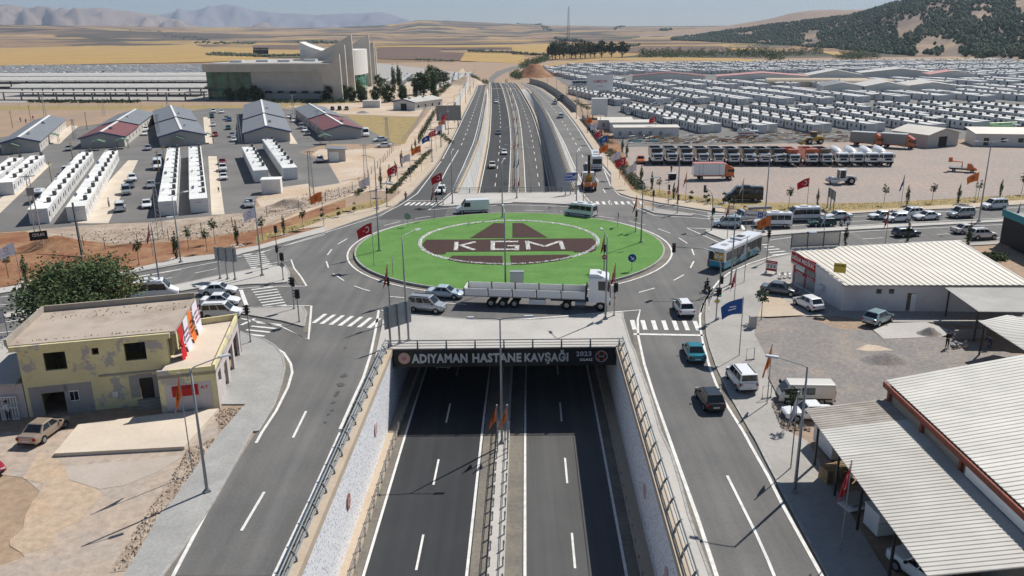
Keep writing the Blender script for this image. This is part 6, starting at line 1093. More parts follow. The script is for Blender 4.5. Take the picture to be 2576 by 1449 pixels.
# ------------------------------------------------------------------ local ground surfaces
def patch(name,pts,m,z=.03):return struct(name,MB().sheet(pts,z),m)
patch('red_verge_left',P2('C',(-700,700),(0,610),(700,500),(1500,400))+P2('A',(0,540),(640,395),(1040,350),(1360,280),(1560,245),(2318,22))+P2('11',(400,868),(900,700),(900,560),(500,690),(100,830))+P2('01',(2500,880),(2000,960),(1500,1000),(1100,1020),(700,900),(300,880),(-700,950)),'red_soil',.02)
patch('rubble_strip_left',P2('01',(430,960),(750,960),(1200,1010),(1600,960),(2100,930),(2576,860))+P2('11',(300,720),(700,600),(1050,470),(1000,380),(600,450),(300,520),(0,640))+P2('01',(2250,700),(1500,790),(1000,810),(400,850),(250,880)),'rubble_soil',.026)
patch('sandy_strip_left',P2('11',(150,820),(500,690),(900,540),(1150,470),(1500,480),(1640,340),(1880,0))+P2('10',(1970,1449),(2100,1100),(2150,800),(2080,680),(1980,800),(1800,1050),(1600,1300),(1470,1449))+P2('11',(1400,60),(1150,300),(1000,420),(600,600)),'tan_soil',.022)
patch('dry_lawn_left',P2('11',(0,1000),(400,868),(900,700),(1200,640),(1350,575),(1200,560),(900,640),(600,740),(200,870),(0,930)),'dry_grass',.034)
patch('sandy_lot',P2('11',(0,560),(230,440),(520,400),(560,440),(845,395),(730,190),(560,110),(640,50),(900,60),(1450,20),(1280,200),(1050,400),(400,560),(50,640)),'tan_soil',.03)
patch('dry_field',P2('10',(900,1160),(1630,1180),(1500,1449),(1310,1449),(1060,1290)),'dry_grass',.03);patch('sandy_court',P2('10',(680,1130),(900,1150),(1640,1175),(1760,1010),(1300,1020),(300,1070)),'tan_soil',.028)
patch('grass_strip',P2('00',(-300,1070),(2300,1060),(2576,1060))+P2('10',(1000,1020),(1400,1030),(1000,1075),(0,1080))+P2('00',(2300,1095),(-300,1110)),'dry_grass',.024);patch('plaza_paving',P2('10',(950,1010),(1500,1010),(1700,1000),(1830,900),(1850,830),(1300,840),(1180,830),(1000,900)),'concrete_beige',.03)
camp=patch('barrack_yard',P2('01',(-500,930),(250,870),(1100,800),(1500,785),(2250,712),(2500,690))+P2('11',(0,640),(0,560),(60,460),(520,400),(560,440),(845,395),(720,190),(430,80),(700,0))+P2('10',(1400,1449),(1100,1290),(900,1165),(700,1140),(250,1090))+P2('00',(2100,1090),(1500,1170),(700,1290),(-500,1449)),'asphalt_old',.036)
for pts in ([('01',705,800),('01',1090,800),('01',1390,165),('01',1290,165)],[('01',2130,715),('01',2260,710),('01',2180,125),('01',2095,125)],[('01',-200,800),('01',0,700),('01',520,200),('01',430,200),('01',-200,720)],[('00',390,1449),('00',600,1449),('00',790,1270),('00',715,1260)],[('00',2065,1449),('00',2140,1449),('00',2110,1180),('00',2045,1180)],[('10',340,1449),('10',420,1449),('10',345,1330),('10',330,1330)]):patch('concrete_apron',[at(*p) for p in pts],'cream_floor',.05)
patch('gravel_yard',P2('21',(1080,0),(1200,330),(1330,480),(1600,545),(2140,640))+P2('31',(100,670),(1150,650),(2576,560),(3600,480),(3600,60),(2576,20),(0,-30))+P2('21',(1700,-40)),'yard_gravel',.02)
patch('dry_lawn_right',P2('21',(1200,468),(1400,440),(1650,500),(2140,560))+P2('31',(0,590),(540,600),(1150,590),(2576,510),(3600,440),(3600,490),(2576,568),(2100,600),(1150,662),(540,700),(100,690))+P2('21',(2140,650),(1600,562),(1300,520)),'dry_grass',.034)
patch('brown_bank_right',P2('21',(880,0),(1000,200),(1100,320),(1220,470),(1330,480),(1230,330),(1120,80),(1080,0))+P2('20',(960,1350),(850,1200),(720,1150),(720,1280),(770,1449)),'red_soil',.03)
patch('gravel_lot',P2('32',(0,320),(370,295),(700,420),(1050,440),(1150,520),(1780,505),(2576,700),(2576,900),(1200,1150),(700,1200),(130,1380),(30,1180),(90,1080),(0,900))+P2('22',(2560,700),(2440,480),(2470,300)),'gravel_dark',.135)
patch('concrete_pad',P2('32',(1050,430),(1230,365),(1590,355),(1900,460),(1730,505),(1160,525)),'concrete_light',.16);patch('sand_patch',P2('32',(880,630),(1000,580),(1120,595),(1260,640),(1000,650)),'tan_soil',.145);patch('sandy_shop_yard',P2('32',(-60,90),(130,105),(380,285),(0,302))+P2('22',(2470,300),(2520,150)),'concrete_beige',.15)
patch('sandy_forecourt',P2('03',(-500,400),(0,430),(240,460),(400,600),(240,960),(100,1110),(250,1260),(-300,1449),(-300,2000),(900,2000),(1255,1449),(1440,1140),(1750,690),(2060,240),(2200,20))+P2('02',(2180,1240),(800,1400),(300,1449),(-500,1449)),'forecourt',.02)
patch('orange_sand',P2('03',(380,220),(560,270),(650,350),(700,490),(960,570),(1040,640),(880,790),(800,900),(560,1000),(500,1150),(240,1230),(100,1150),(95,1090),(230,990),(250,850),(330,700),(410,620),(430,520),(230,470),(290,380)),'orange_sand',.032)
patch('pale_slab',P2('03',(650,350),(1850,240),(1600,400),(1250,540),(1000,580),(880,540),(690,480)),'forecourt_pale',.036);patch('rubble_edge',P2('03',(1870,180),(2210,30),(2060,240),(1750,690),(1600,850),(1440,1140),(1300,1400),(1100,1420),(1230,1200),(1450,830),(1650,560),(1800,400)),'rubble_soil',.04)
mb=MB();r5=random.Random(3)
def scat(k,poly,n,s0,s1,z=.04):
    P=[Vector(p[:2]) for p in ats(k,poly)];xs=[p.x for p in P];ys_=[p.y for p in P];c=0
    while c<n:
        x,y=r5.uniform(min(xs),max(xs)),r5.uniform(min(ys_),max(ys_));ins=False
        for i in range(len(P)):
            a,b=P[i],P[i-1]
            if (a.y>y) != (b.y>y) and x<(b.x-a.x)*(y-a.y)/(b.y-a.y)+a.x:ins=not ins
        c+=1
        if ins:stone(mb,x,y,z-.02,s0+(s1-s0)*r5.random()**3,r5)
scat('03',[(1880,200),(2180,60),(2060,240),(1750,690),(1600,850),(1440,1140),(1300,1400),(1150,1420),(1300,1100),(1500,780),(1680,560)],1900,.04,.24);scat('01',[(430,960),(750,960),(1200,1010),(1600,980),(2100,950),(2576,880),(2576,740),(1500,850),(1000,870)],1900,.06,.32);scat('11',[(0,800),(300,720),(700,600),(1050,480),(900,430),(500,500),(100,640)],1300,.06,.35);scat('02',[(2230,1220),(2460,1190),(2330,1340),(2240,1440),(2150,1300)],300,.05,.2);scat('32',[(30,1180),(90,1100),(420,1440),(130,1440)],500,.06,.22,.15);scat('20',[(720,1200),(1000,1449),(1200,1449),(960,1250)],500,.1,.5)
tag(mb.build('loose_stones','rubble_soil'),'loose pale stones strewn over the rubble strips','stones',kind='stuff')
def heap(name,p,rx,ry,h,m,label):
    mb=MB();N,K=22,7;vs=[]
    for i in range(K+1):
        for j in range(N):
            a=2*math.pi*j/N;q=i/K;n_=1+.25*fbm(math.cos(a)*2+p.x,math.sin(a)*2+q*3,3,4);vs.append((rx*q*math.cos(a)*n_,ry*q*math.sin(a)*n_,h*(1-sm(q))*(1+.5*fbm(math.cos(a)*q*4,math.sin(a)*q*4+p.y,3,6))-.02))
    mb.add(vs,[(i*N+j,i*N+(j+1) % N,(i+1)*N+(j+1) % N,(i+1)*N+j) for i in range(K) for j in range(N)]);o=mb.build(name,m,smooth=True,fix=True);o.location=p;return tag(o,label,'heap')
heap('gravel_heap',at('32',1190,725,.13),3.0,1.9,.75,'gravel_dark','low grey gravel heap in the middle of the right lot');heap('gravel_heap',at('32',1620,460,.15),1.5,1.1,.7,'gravel_dark','dark gravel heap on the concrete pad by the workers');heap('earth_heap',at('01',560,1030),6,4,1.6,'red_soil','red earth heap left of the leaning pole');heap('earth_heap',at('11',350,620),5,2.5,1.5,'rubble_soil','brown debris heap beside the sandy lot');heap('earth_heap',at('10',2120,850),14,12,5,'tan_soil','sandy mound by the far left noise barrier');heap('earth_heap',at('20',220,770),16,22,9,'red_soil','steep brown earth mound at the far right of the road crest');heap('earth_heap',at('10',1080,1140),4,2,1,'concrete','small grey heap before the white hut')
# ------------------------------------------------------------------ building helpers
def wall_holes(name,p0,p1,z0,z1,holes,th,m,parent):
    """wall from p0 to p1 (outer face on the camera side) with rectangular openings (x0,x1,z0,z1)"""
    a,b=Vector((p0[0],p0[1],0)),Vector((p1[0],p1[1],0));L=(b-a).length;d=(b-a)/L;n=Vector((-d.y,d.x,0));xs=sorted({0,L} | {h[0] for h in holes} | {h[1] for h in holes});mb=MB()
    for i in range(len(xs)-1):
        x0,x1=xs[i],xs[i+1];cuts=sorted([(h[2],h[3]) for h in holes if h[0] <= x0+1e-6 and h[1] >= x1-1e-6]);z=z0;segs=[]
        for c0,c1 in cuts:
            if c0>z:segs.append((z,c0))
            z=max(z,c1)
        if z<z1:segs.append((z,z1))
        for s0,s1 in segs:
            q=[a+d*x0,a+d*x1,a+d*x1+n*th,a+d*x0+n*th];mb.hexa([(p.x,p.y,s0) for p in q],[(p.x,p.y,s1) for p in q])
    return mb.build(name,m,parent)
def on_wall(p0,p1,x,z,off=.01):
    a,b=Vector((p0[0],p0[1],0)),Vector((p1[0],p1[1],0));d=(b-a).normalized();n=Vector((d.y,-d.x,0));return a+d*x+n*off+Vector((0,0,z)),d,n
def plate(name,p0,p1,x0,x1,z0,z1,m,parent,off=.012,th=.03):
    A,d,n=on_wall(p0,p1,x0,0,off);B,_,_=on_wall(p0,p1,x1,0,off);q=[A,B,B-n*th,A-n*th]
    return MB().hexa([(p.x,p.y,z0) for p in q],[(p.x,p.y,z1) for p in q]).build(name,m,parent)
def corrugated(name,A,B,C,D,n,amp,m,parent,th=.05):
    """profiled sheet roof A-B-C-D, ribs run from A towards B"""
    A,B,C,D=map(Vector,(A,B,C,D));rows=[]
    up=(B-A).cross(D-A).normalized();up=up if up.z>0 else -up
    prof=[(0,0),(.55,0),(.68,1),(.87,1)]
    for i in range(n):
        for f,h in prof:t=min(1,(i+f)/n);rows.append((A*(1-t)+D*t+up*amp*h,B*(1-t)+C*t+up*amp*h))
    rows.append((D,C));mb=MB();mb.add([p for r in rows for p in r]+[p-up*th for r in (rows[0],rows[-1]) for p in r],[(2*i,2*i+1,2*i+3,2*i+2) for i in range(len(rows)-1)]);k=2*len(rows)
    mb.add([A-up*th,B-up*th,C-up*th,D-up*th,A,B,C,D],[(0,3,2,1),(0,1,5,4),(1,2,6,5),(2,3,7,6),(3,0,4,7)]);return mb.build(name,m,parent,fix=False)
def peel(name,base,under,under2,sc,lo,hi):
    m=mat(name,base,tuple(c*.86 for c in base),scale=.5,rough=.9,fine=.08);t=m.node_tree;L=t.links.new;b=t.nodes['Principled BSDF'];src=b.inputs['Base Color'].links[0].from_socket
    tc=t.nodes.new('ShaderNodeTexCoord');n=t.nodes.new('ShaderNodeTexNoise');n.inputs['Scale'].default_value=sc;n.inputs['Detail'].default_value=8;n.inputs['Roughness'].default_value=.65;L(tc.outputs['Object'],n.inputs['Vector']);r=t.nodes.new('ShaderNodeMapRange');r.inputs[1].default_value=lo;r.inputs[2].default_value=hi;L(n.outputs[0],r.inputs[0]);mx=t.nodes.new('ShaderNodeMix');mx.data_type='RGBA';mx.inputs[7].default_value=tuple(under)+(1,);L(src,mx.inputs[6]);L(r.outputs[0],mx.inputs[0]);L(mx.outputs[2],b.inputs['Base Color'])
peel('yellow_render',(.74,.66,.38),(.42,.39,.37),0,.6,.53,.58);peel('grey_block',(.35,.335,.325),(.27,.26,.25),0,.8,.5,.7);peel('pale_wall',(.56,.5,.49),(.4,.36,.34),0,.9,.62,.7);peel('dirty_white',(.74,.71,.71),(.55,.52,.52),0,.35,.55,.75);peel('flat_roof',(.44,.37,.31),(.33,.26,.21),0,.25,.5,.68);peel('concrete_old',(.38,.34,.29),(.26,.21,.17),0,.6,.5,.75)
mat('sheet_white',(.57,.55,.505),(.46,.445,.41),scale=.35,rough=.5);mat('sheet_cream',(.66,.62,.55),(.58,.54,.47),scale=.15,rough=.55);mat('sheet_rusty',(.4,.37,.33),(.28,.235,.2),scale=.6,rough=.65,streak=(.3,3,.2));mat('sheet_grey',(.52,.5,.46),(.42,.4,.365),scale=.3,rough=.55);mat('rust_beam',(.3,.08,.05),(.18,.07,.05),scale=1.5,rough=.8);mat('timber',(.42,.3,.16),(.32,.22,.12),scale=2,rough=.85,vary=.15);mat('banner_red',(.45,.02,.02),rough=.7);mat('sign_yellow',(.6,.45,.08),rough=.6);mat('teal_paint',(.03,.25,.3),rough=.5);mat('door_dark',(.025,.022,.022),rough=.6)
# ------------------------------------------------------------------ derelict yellow building
F0,F1,F2,F3=(-41.2,63.9),(-29.9,66.7),(-31.5,75.7),(-42.9,72.1);yb=thing('derelict_house',(0,0,0),0,'derelict two-storey yellow house with peeling render and a flat roof','house')
front=[(1.9,3.6,4.05,5.65),(5.65,6.2,5.1,5.7),(8.2,9.9,4.25,5.85),(9.0,10.1,.6,2.55),(1.2,3.0,0,2.05),(3.3,4.1,1.05,2.0)];wall_holes('wall',F0,F1,0,6.2,front,.25,'yellow_render',yb)
wall_holes('wall',(F1[0],F1[1]),F2,0,6.2,[(.8,2.0,3.7,5.6)],.25,'yellow_render',yb);wall_holes('wall',F2,F3,0,6.2,[],.25,'yellow_render',yb);wall_holes('wall',F3,F0,0,6.2,[],.25,'yellow_render',yb)
MB().slab([(-41.9,63.8),(-29.2,67.0),(-30.8,76.3),(-43.5,72.6)],6.28,6.55).build('roof','flat_roof',yb)
for a,b in (((-43.5,72.6),(-30.8,76.3)),((-43.5,72.6),(-41.9,63.8))):
    d=(Vector(b)-Vector(a)).normalized();n=Vector((-d.y,d.x))*.11;MB().hexa([(a[0]-n.x,a[1]-n.y,6.55),(b[0]-n.x,b[1]-n.y,6.55),(b[0]+n.x,b[1]+n.y,6.55),(a[0]+n.x,a[1]+n.y,6.55)],[(a[0]-n.x,a[1]-n.y,7.1),(b[0]-n.x,b[1]-n.y,7.1),(b[0]+n.x,b[1]+n.y,7.1),(a[0]+n.x,a[1]+n.y,7.1)]).build('parapet','concrete_old',yb)
plate('cornice',F0,F1,-.5,12.0,6.05,6.5,'yellow_render',yb,.25,.23)
plate('block_infill',F0,F1,.5,4.9,.06,2.6,'grey_block',yb,-.06,.1) if False else None
for x0,x1,z0,z1 in ((.3,1.2,0,2.7),(3.0,3.3,0,2.7),(4.1,5.2,0,2.7),(1.2,4.1,2.06,2.7),(3.3,4.1,0,1.04)):plate('block_infill',F0,F1,x0,x1,z0,z1,'grey_block',yb)
for x0,x1,z0,z1 in ((8.2,9.0,.8,2.9),(10.1,10.6,.5,2.8),(9.0,10.1,2.56,2.95)):plate('plaster_patch',F0,F1,x0,x1,z0,z1,'concrete',yb)
plate('ledge',F0,F1,5.9,11.2,3.05,3.2,'concrete_old',yb,.14,.14);d_=plate('door',F0,F1,9.05,10.05,.6,2.55,'door_dark',yb,-.08,.05);plate('meter_box',F0,F1,6.75,7.2,1.1,1.6,'lamp_head',yb,.15,.14)
f_=plate('window_frame',F0,F1,3.32,4.08,1.07,1.98,'sign_white',yb,-.05,.05);plate('pane',F0,F1,3.38,3.68,1.13,1.92,'glass_dark',f_,-.04,.02);plate('pane',F0,F1,3.72,4.02,1.13,1.92,'glass_dark',f_,-.04,.02)
for i in range(3):plate('step',F0,F1,8.7,10.6,0,.2*(3-i),'concrete_old',yb,.35*(i+1),.36)
A0,A1,A2,A3=(-29.9,64.0),(-25.4,65.2),(-27.6,78.3),(-31.0,76.8)
an=MB();ax=thing('roof_terrace_annex',(0,0,0),0,'single-storey annex with a cream roof terrace beside the yellow house','house');wall_holes('wall',A0,A1,0,3.6,[],.25,'yellow_render',ax);wall_holes('wall',A1,A2,0,3.6,[(.8,2.1,1.9,3.0),(3.6,5.2,.0,2.6),(6.4,8.6,0,2.8),(9.4,12.2,0,2.8)],.25,'pale_wall',ax);wall_holes('wall',A2,A3,0,3.6,[],.25,'pale_wall',ax)
MB().slab([A0,A1,A2,A3],3.3,3.62).build('terrace_floor','cream_floor',ax)
for a,b,h in ((A0,A1,.4),(A1,A2,.5),(A2,A3,.6)):wall_holes('parapet',a,b,3.62,3.62+h,[],.22,'yellow_render',ax)
plate('white_panel',A0,A1,.45,4.2,.2,2.7,'pale_wall',ax,.02);bn=plate('banner',A0,A1,1.0,3.1,1.55,2.55,'banner_red',ax,.05);P_,d,n=on_wall(A0,A1,2.05,2.33,.056);lettering('banner_lettering','IZOL INŞAAT',.3,bn,facing(P_,d,n),'trim_black',.003,fit=(1.9,.27));P_,d,n=on_wall(A0,A1,3.6,2.2,.025);lettering('wall_lettering','AT',.3,ax,facing(P_,d,n),'emblem_red',.002,fit=(.7,.3))
E0,E1=Vector((-29.12,67.1,6.58)),Vector((-30.72,76.2,6.58))
for i,(f0,f1,m,h,lab) in enumerate(((.03,.2,'flag_red',3.6,'long red banner with white crescent hung from the house roof'),(.26,.44,'flag_white',3.3,'white banner hung between the red and orange ones on the roof edge'),(.5,.64,'flag_orange',3.2,'orange banner hung from the house roof edge'),(.72,.96,'flag_white',3.0,'white banner at the back end of the house roof edge'))):
    a,b=E0.lerp(E1,f0),E0.lerp(E1,f1);o=thing('roof_banner',a,0,lab,'banner','banners hung on the derelict house');mb=MB();N,K=8,10;d=b-a;nn2=Vector((.97,.22,0));vs=[d*(j/N)+nn2*(.1+.12*math.sin(j*1.7+k*.6+i)*k/K+.25*(k/K)**2)-Vector((0,0,h*k/K)) for k in range(K+1) for j in range(N+1)]
    mb.add(vs,[(k*(N+1)+j,k*(N+1)+j+1,(k+1)*(N+1)+j+1,(k+1)*(N+1)+j) for k in range(K) for j in range(N)]);mb.build('cloth',m,o,smooth=True)
    pm=MB();c=d*.5+nn2*.38-Vector((0,0,h*.35))
    if i==0:
        for j in range(14):
            a0,a1=.9+4.5*j/14,.9+4.5*(j+1)/14;e=d.normalized();pm.add([c+e*(.42*math.cos(q)+(.1 if r<.4 else 0))*(r/.42)+Vector((0,0,.42*math.sin(q)))*(r/.42) for q,r in ((a0,.42),(a1,.42),(a1,.3),(a0,.3))],[(0,1,2,3)])
        pm.build('crescent','flag_white',o)
    else:
        e=d.normalized()
        for j in range(3):pm.add([c+e*x+Vector((0,0,z)) for x,z in ((-.6,.5-.5*j),(.6,.5-.5*j),(.6,.25-.5*j),(-.6,.25-.5*j))],[(0,1,2,3)])
        pm.build('print','flag_print' if i != 2 else 'flag_dark',o)
sh=thing('low_shed',(0,0,0),0,'low flat shed with a barred white gate at the left picture edge','shed');wall_holes('wall',(-53,62.6),(-41.3,63.9),0,3.1,[(8.2,9.7,0,2.3),(2,7.8,1.7,2.6)],.25,'pale_wall',sh);wall_holes('wall',(-53,74),(-53,62.6),0,3.1,[],.25,'pale_wall',sh);MB().slab([(-53.3,62.2),(-41.6,63.5),(-44.6,75.8),(-53.3,74.3)],3.1,3.3).build('roof','concrete_light',sh);g_=plate('gate',(-53,62.6),(-41.3,63.9),9.8,11.2,0,.12,'sign_white',sh,.3,.05)
for i in range(7):plate('bar',(-53,62.6),(-41.3,63.9),9.8+i*.225,9.86+i*.225,.12,2.1,'sign_white',g_,.3,.05)
for z in (1.05,2.05):plate('bar',(-53,62.6),(-41.3,63.9),9.8,11.2,z,z+.08,'sign_white',g_,.31,.07)
mb=MB();[stone(mb,*(Vector((-41.5,64.5)).lerp(Vector((-29.8,67.3)),rnd.random())+Vector((-.13,.98))*rnd.choice((.2,.3,7.6,7.9,8))*rnd.uniform(.7,1)).to_tuple(),6.55,rnd.uniform(.05,.16)) for _ in range(150)];tag(mb.build('roof_debris','rubble_soil',yb),kind='stuff')
pat=struct('tiled_patio',MB().slab([(-35.4,56.9),(-25.7,57.8),(-25.3,64.6),(-29.8,63.6),(-36,61.9)],0,.32),'cream_floor')
def pallet(loc,rz,n,label):
    t=thing('pallet_stack',loc,rz,label,'pallets')
    for k in range(n):
        z=k*.15
        for i in range(5):MB().box(-.6,.6,-.5+.22*i,-.4+.22*i,z+.11,z+.135).build('plank','timber',t)
        for x in (-.55,0,.55):MB().box(x-.05,x+.05,-.5,.5,z,z+.11).build('bearer','timber',t)
pallet(at('03',745,100,0)+Vector((0,.4,0)),.3,2,'small wooden pallets at the corner of the cream patio');pallet(at('33',660,540,.14)+Vector((0,.8,0)),.25,7,'tall stack of wooden pallets under the canopy edge');pallet(at('33',780,520,.14)+Vector((.4,1.2,0)),.2,6,'second wooden pallet stack half hidden by the canopy')
# ------------------------------------------------------------------ medical shop
M0,M1,M2,M3=(37.5,88.8),(57.8,87.6),(57.5,103),(35.4,99.8);ms=thing('medical_shop',(0,0,0),0,'long white shop with a pale ribbed roof and a red medical sign','shop')
wall_holes('wall',M0,M1,.1,3.2,[(3.6,4.2,2.2,2.75),(5.0,5.6,2.2,2.75),(7.1,8.1,.15,2.3)],.25,'dirty_white',ms);wall_holes('wall',M3,M0,.1,3.35,[(.5,2.9,.3,2.9),(3.1,5.3,.3,2.9)],.25,'dirty_white',ms);wall_holes('wall',M1,M2,.1,3.2,[],.25,'dirty_white',ms)
corrugated('roof',(35.1,99.9,4.55),(37.2,87.9,3.45),(57.9,87.2,3.45),(57.8,103.2,4.55),30,.07,'sheet_cream',ms);plate('fascia',M3,M0,-.2,11.2,3.36,3.62,'dirty_white',ms,.25,.2);plate('gutter',M0,M1,-.3,20.4,3.22,3.42,'concrete',ms,.45,.2)
dr=plate('door',M0,M1,7.5,8.05,.15,2.25,'sign_white',ms,.12,.04)
for x in (3.6,5.0):plate('window',M0,M1,x,x+.6,2.2,2.75,'glass_dark',ms,-.1,.03)
for i,(x0,x1) in enumerate(((.5,2.9),(3.1,5.3))):
    f=plate('shop_window',M3,M0,x0,x1,.3,2.9,'sign_back',ms,-.05,.04);plate('red_band',M3,M0,x0,x1,1.75,2.1,'banner_red',f,.0,.03);P_,d,n=on_wall(M3,M0,(x0+x1)/2,1.92,.008);lettering('band_lettering','MEDİKAL',.25,f,facing(P_,d,n),'sign_white',.002,fit=(1.5,.24));plate('poster',M3,M0,x0+.2,x1-.2,2.2,2.85,'box_grey' if i else 'paint_paleblue',f,.0,.03);plate('red_post',M3,M0,x0-.16,x0-.02,.1,3.0,'banner_red',f,.05,.06)
plate('wall_box',M3,M0,6.6,7.5,1.3,2.0,'lamp_head',ms,.4,.38);sg_=plate('shop_sign',M3,M0,-.1,5.5,3.05,4.25,'banner_red',ms,.3,.12);P_,d,n=on_wall(M3,M0,2.7,3.75,.306);lettering('sign_lettering','SAĞLIK MEDİKAL',.6,sg_,facing(P_,d,n),'sign_white',.006,fit=(5.2,.72));plate('phone_strip',M3,M0,-.1,3.2,2.78,3.04,'sign_white',sg_,.3,.1);P_,d,n=on_wall(M3,M0,1.5,2.91,.306);lettering('phone_lettering','0541 433 17 21',.2,sg_,facing(P_,d,n),'trim_black',.003,fit=(2.7,.17))
for i in range(6):plate('parapet_panel',M3,M0,5.6+i*.95,6.5+i*.95,3.05,4.2-.12*i,'dirty_white',ms,.3,.08)
yt=thing('curtain_shop_sign',(0,0,0),0,'small yellow curtain shop sign standing on the shop parapet','sign');P_,d,n=on_wall(M3,M0,10.3,4.3,.2);MB().box(-.65,.65,0,.08,.1,1.2).build('panel','sign_yellow',yt).matrix_local=Matrix.Translation(P_) @ Matrix.Rotation(R(-25),4,'Z');lettering('sign_lettering','GÜLESEN PERDE',.3,yt,Matrix.Translation(P_) @ Matrix.Rotation(R(-25),4,'Z') @ facing((0,-.006,.95),(1,0,0),(0,-1,0)),'trim_black',.003,fit=(1.2,.24))
bb=thing('roof_billboard',(0,0,0),0,'empty framed billboard standing on the back edge of the shop roof','billboard');p0,p1=(35.0,100.2),(41.6,101.2);plate('panel',p0,p1,0,6.6,4.75,6.35,'concrete_light',bb)
for i in range(4):plate('frame_post',p0,p1,i*2.16,i*2.16+.1,4.4,6.4,'dark_steel',bb,.06,.05)
for z in (4.7,6.36):plate('frame_rail',p0,p1,0,6.6,z,z+.08,'dark_steel',bb,.06,.05)
a=at('B',1340,985,.13);b=at('B',1462,1005,.13);t,L=board('roadside_sign',(a.x,a.y),(b.x,b.y),.35,1.75,'sign_white','small red and white medical shop sign standing on the pavement',(.02,.98));MB().box(0,L,-.05,-.041,1.35,1.75).box(0,L,-.05,-.041,.35,.65).build('red_band','banner_red',t);lettering('sign_lettering','SAĞLIK MEDİKAL',.2,t,facing((L/2,-.054,1.55),(1,0,0),(0,-1,0)),'sign_white',.002,fit=(L*.85,.2));[MB().box(L*(.1+.3*i),L*(.3+.3*i),-.05,-.041,.75,1.25).build('picture','box_grey',t) for i in range(3)]
for i,(x,y) in enumerate(((1515,1050),(1570,1045),(1625,1040))):
    t=thing('white_chair',at('B',x,y,.13),R(200+30*i),'white plastic chair outside the medical shop, %s from the left' % ordn[i],'chair','white chairs by the medical shop');MB().box(-.24,.24,-.24,.24,.42,.46).build('seat','white_paint',t);MB().box(-.24,.24,.2,.25,.46,.92).build('backrest','white_paint',t);[MB().box(x2-.02,x2+.02,y2-.02,y2+.02,0,.42).build('leg','white_paint',t) for x2 in (-.21,.21) for y2 in (-.21,.21)]
# ------------------------------------------------------------------ sheds and canopies at lower right
def canopy(name,A,B,C,D,n,amp,m,label,posts,cat='canopy'):
    t=thing(name,(0,0,0),0,label,cat);segs=m if isinstance(m,list) else [(0,1,m)];VA,VB,VC,VD=map(Vector,(A,B,C,D))
    for i,(t0,t1,mm) in enumerate(segs):up_=Vector((0,0,.012*(i % 2)));corrugated('roof',VA.lerp(VD,t0)+up_,VB.lerp(VC,t0)+up_,VB.lerp(VC,t1)+up_,VA.lerp(VD,t1)+up_,max(2,round(n*(t1-t0))),amp,mm,t)
    for p in posts:MB().box(p[0]-.07,p[0]+.07,p[1]-.07,p[1]+.07,.1,p[2]).build('post','dark_steel',t)
    return t
cn=canopy('corrugated_canopy',(21.2,54.6,4.5),(27.3,55,5.05),(27.2,35.4,5.05),(20.8,35.3,4.5),56,.035,[(0,.17,'sheet_rusty'),(.17,.37,'sheet_white'),(.37,1,'sheet_grey')],'long corrugated canopy along the near right pavement',[(22.2,54.2,4.5),(22.1,50,4.5),(22.0,45.9,4.5),(21.9,41,4.5),(21.8,36.2,4.5)]);MB().box(21.9,22.1,35.6,54.4,4.2,4.42).build('beam','dark_steel',cn)
bs=thing('big_shed',(0,0,0),0,'big shed with a ribbed white roof and rust-red edge beam','shed');wall_holes('wall',(27.4,55.2),(27.4,20),.1,5.9,[],.3,'concrete_old',bs);wall_holes('wall',(27.5,20),(60,20),.1,5.9,[],.3,'concrete_old',bs);MB().slab([(27.5,55.1),(43,60),(58,64.5),(58,20.4),(27.5,20.4)],5.6,5.75).build('ceiling','concrete_old',bs);wall_holes('wall',(58,64.7),(27.4,55.3),.1,5.9,[],.3,'concrete_old',bs)
corrugated('roof',(27.3,55.5,6.3),(60,65.4,7.3),(60,19,7.3),(27.3,19,6.3),88,.04,'sheet_white',bs);MB().box(27.1,27.25,20,55.5,5.8,6.2).build('edge_beam','rust_beam',bs)
for y in (54.6,49.7,44.7,39.8,34.9):MB().box(27.16,27.36,y-.12,y+.12,4.6,5.79).build('rust_post','rust_beam',bs)
plate('white_boarding',(27.35,44),(27.35,28),0,16,5.15,5.78,'white_paint',bs,.2,.04)
canopy('corrugated_canopy',(48.0,87.1,3.3),(47.0,78.4,3.5),(60,77.5,3.5),(60,86.6,3.3),60,.04,'sheet_white','corrugated lean-to roof attached to the long white wall',[(48.2,86.5,3.2),(47.3,79,3.4),(54,78.5,3.4)]);canopy('corrugated_canopy',(49.2,77.3,3.5),(45.4,75.5,3.5),(45.3,67.8,3.5),(60,68.5,3.5),22,.05,'sheet_white','corrugated roof at the right edge above the workers',[(45.8,75.2,3.4),(45.6,68.2,3.4)])
ob=thing('site_container',at('33',470,120,.14)+Vector((1.6,2.2,0)),R(4),'white cabin at the far end of the corrugated canopy','cabin');MB().box(-1.6,2.4,-4.6,-1.4,0,2.6).build('wall','dirty_white',ob);MB().box(-1.3,-.4,-4.63,-4.602,.05,2.1).build('door','lamp_head',ob);MB().box(.2,1.4,-4.63,-4.602,1.0,1.9).build('window','glass_dark',ob)
bx=thing('white_crate',at('33',1130,1040,.14)+Vector((.6,.8,0)),R(8),'white panel-sided crate in the shade of the canopy','crate');MB().box(-1.0,1.2,-.8,.8,0,1.45).build('sides','white_paint',bx);MB().box(-1.04,1.24,-.84,.84,1.452,1.55).build('lid','white_paint',bx);MB().box(-1.02,1.22,-.82,-.802,.9,.94).build('seam','concrete',bx)
for i,(dx,dy,rz) in enumerate(((0,0,.3),(.5,.3,-.2),(.2,.5,.5))):o=MB().box(-.9,.9,-.6,.6,0,.09).build('board_sheet','box_grey' if i else 'white_paint');o.location=at('33',870,740,.15)+Vector((dx,dy,.095*i));o.rotation_euler=(.03*i,0,rz);tag(o,'%s board lying in the canopy shade' % ('white','grey upper','grey lower')[i],'board')
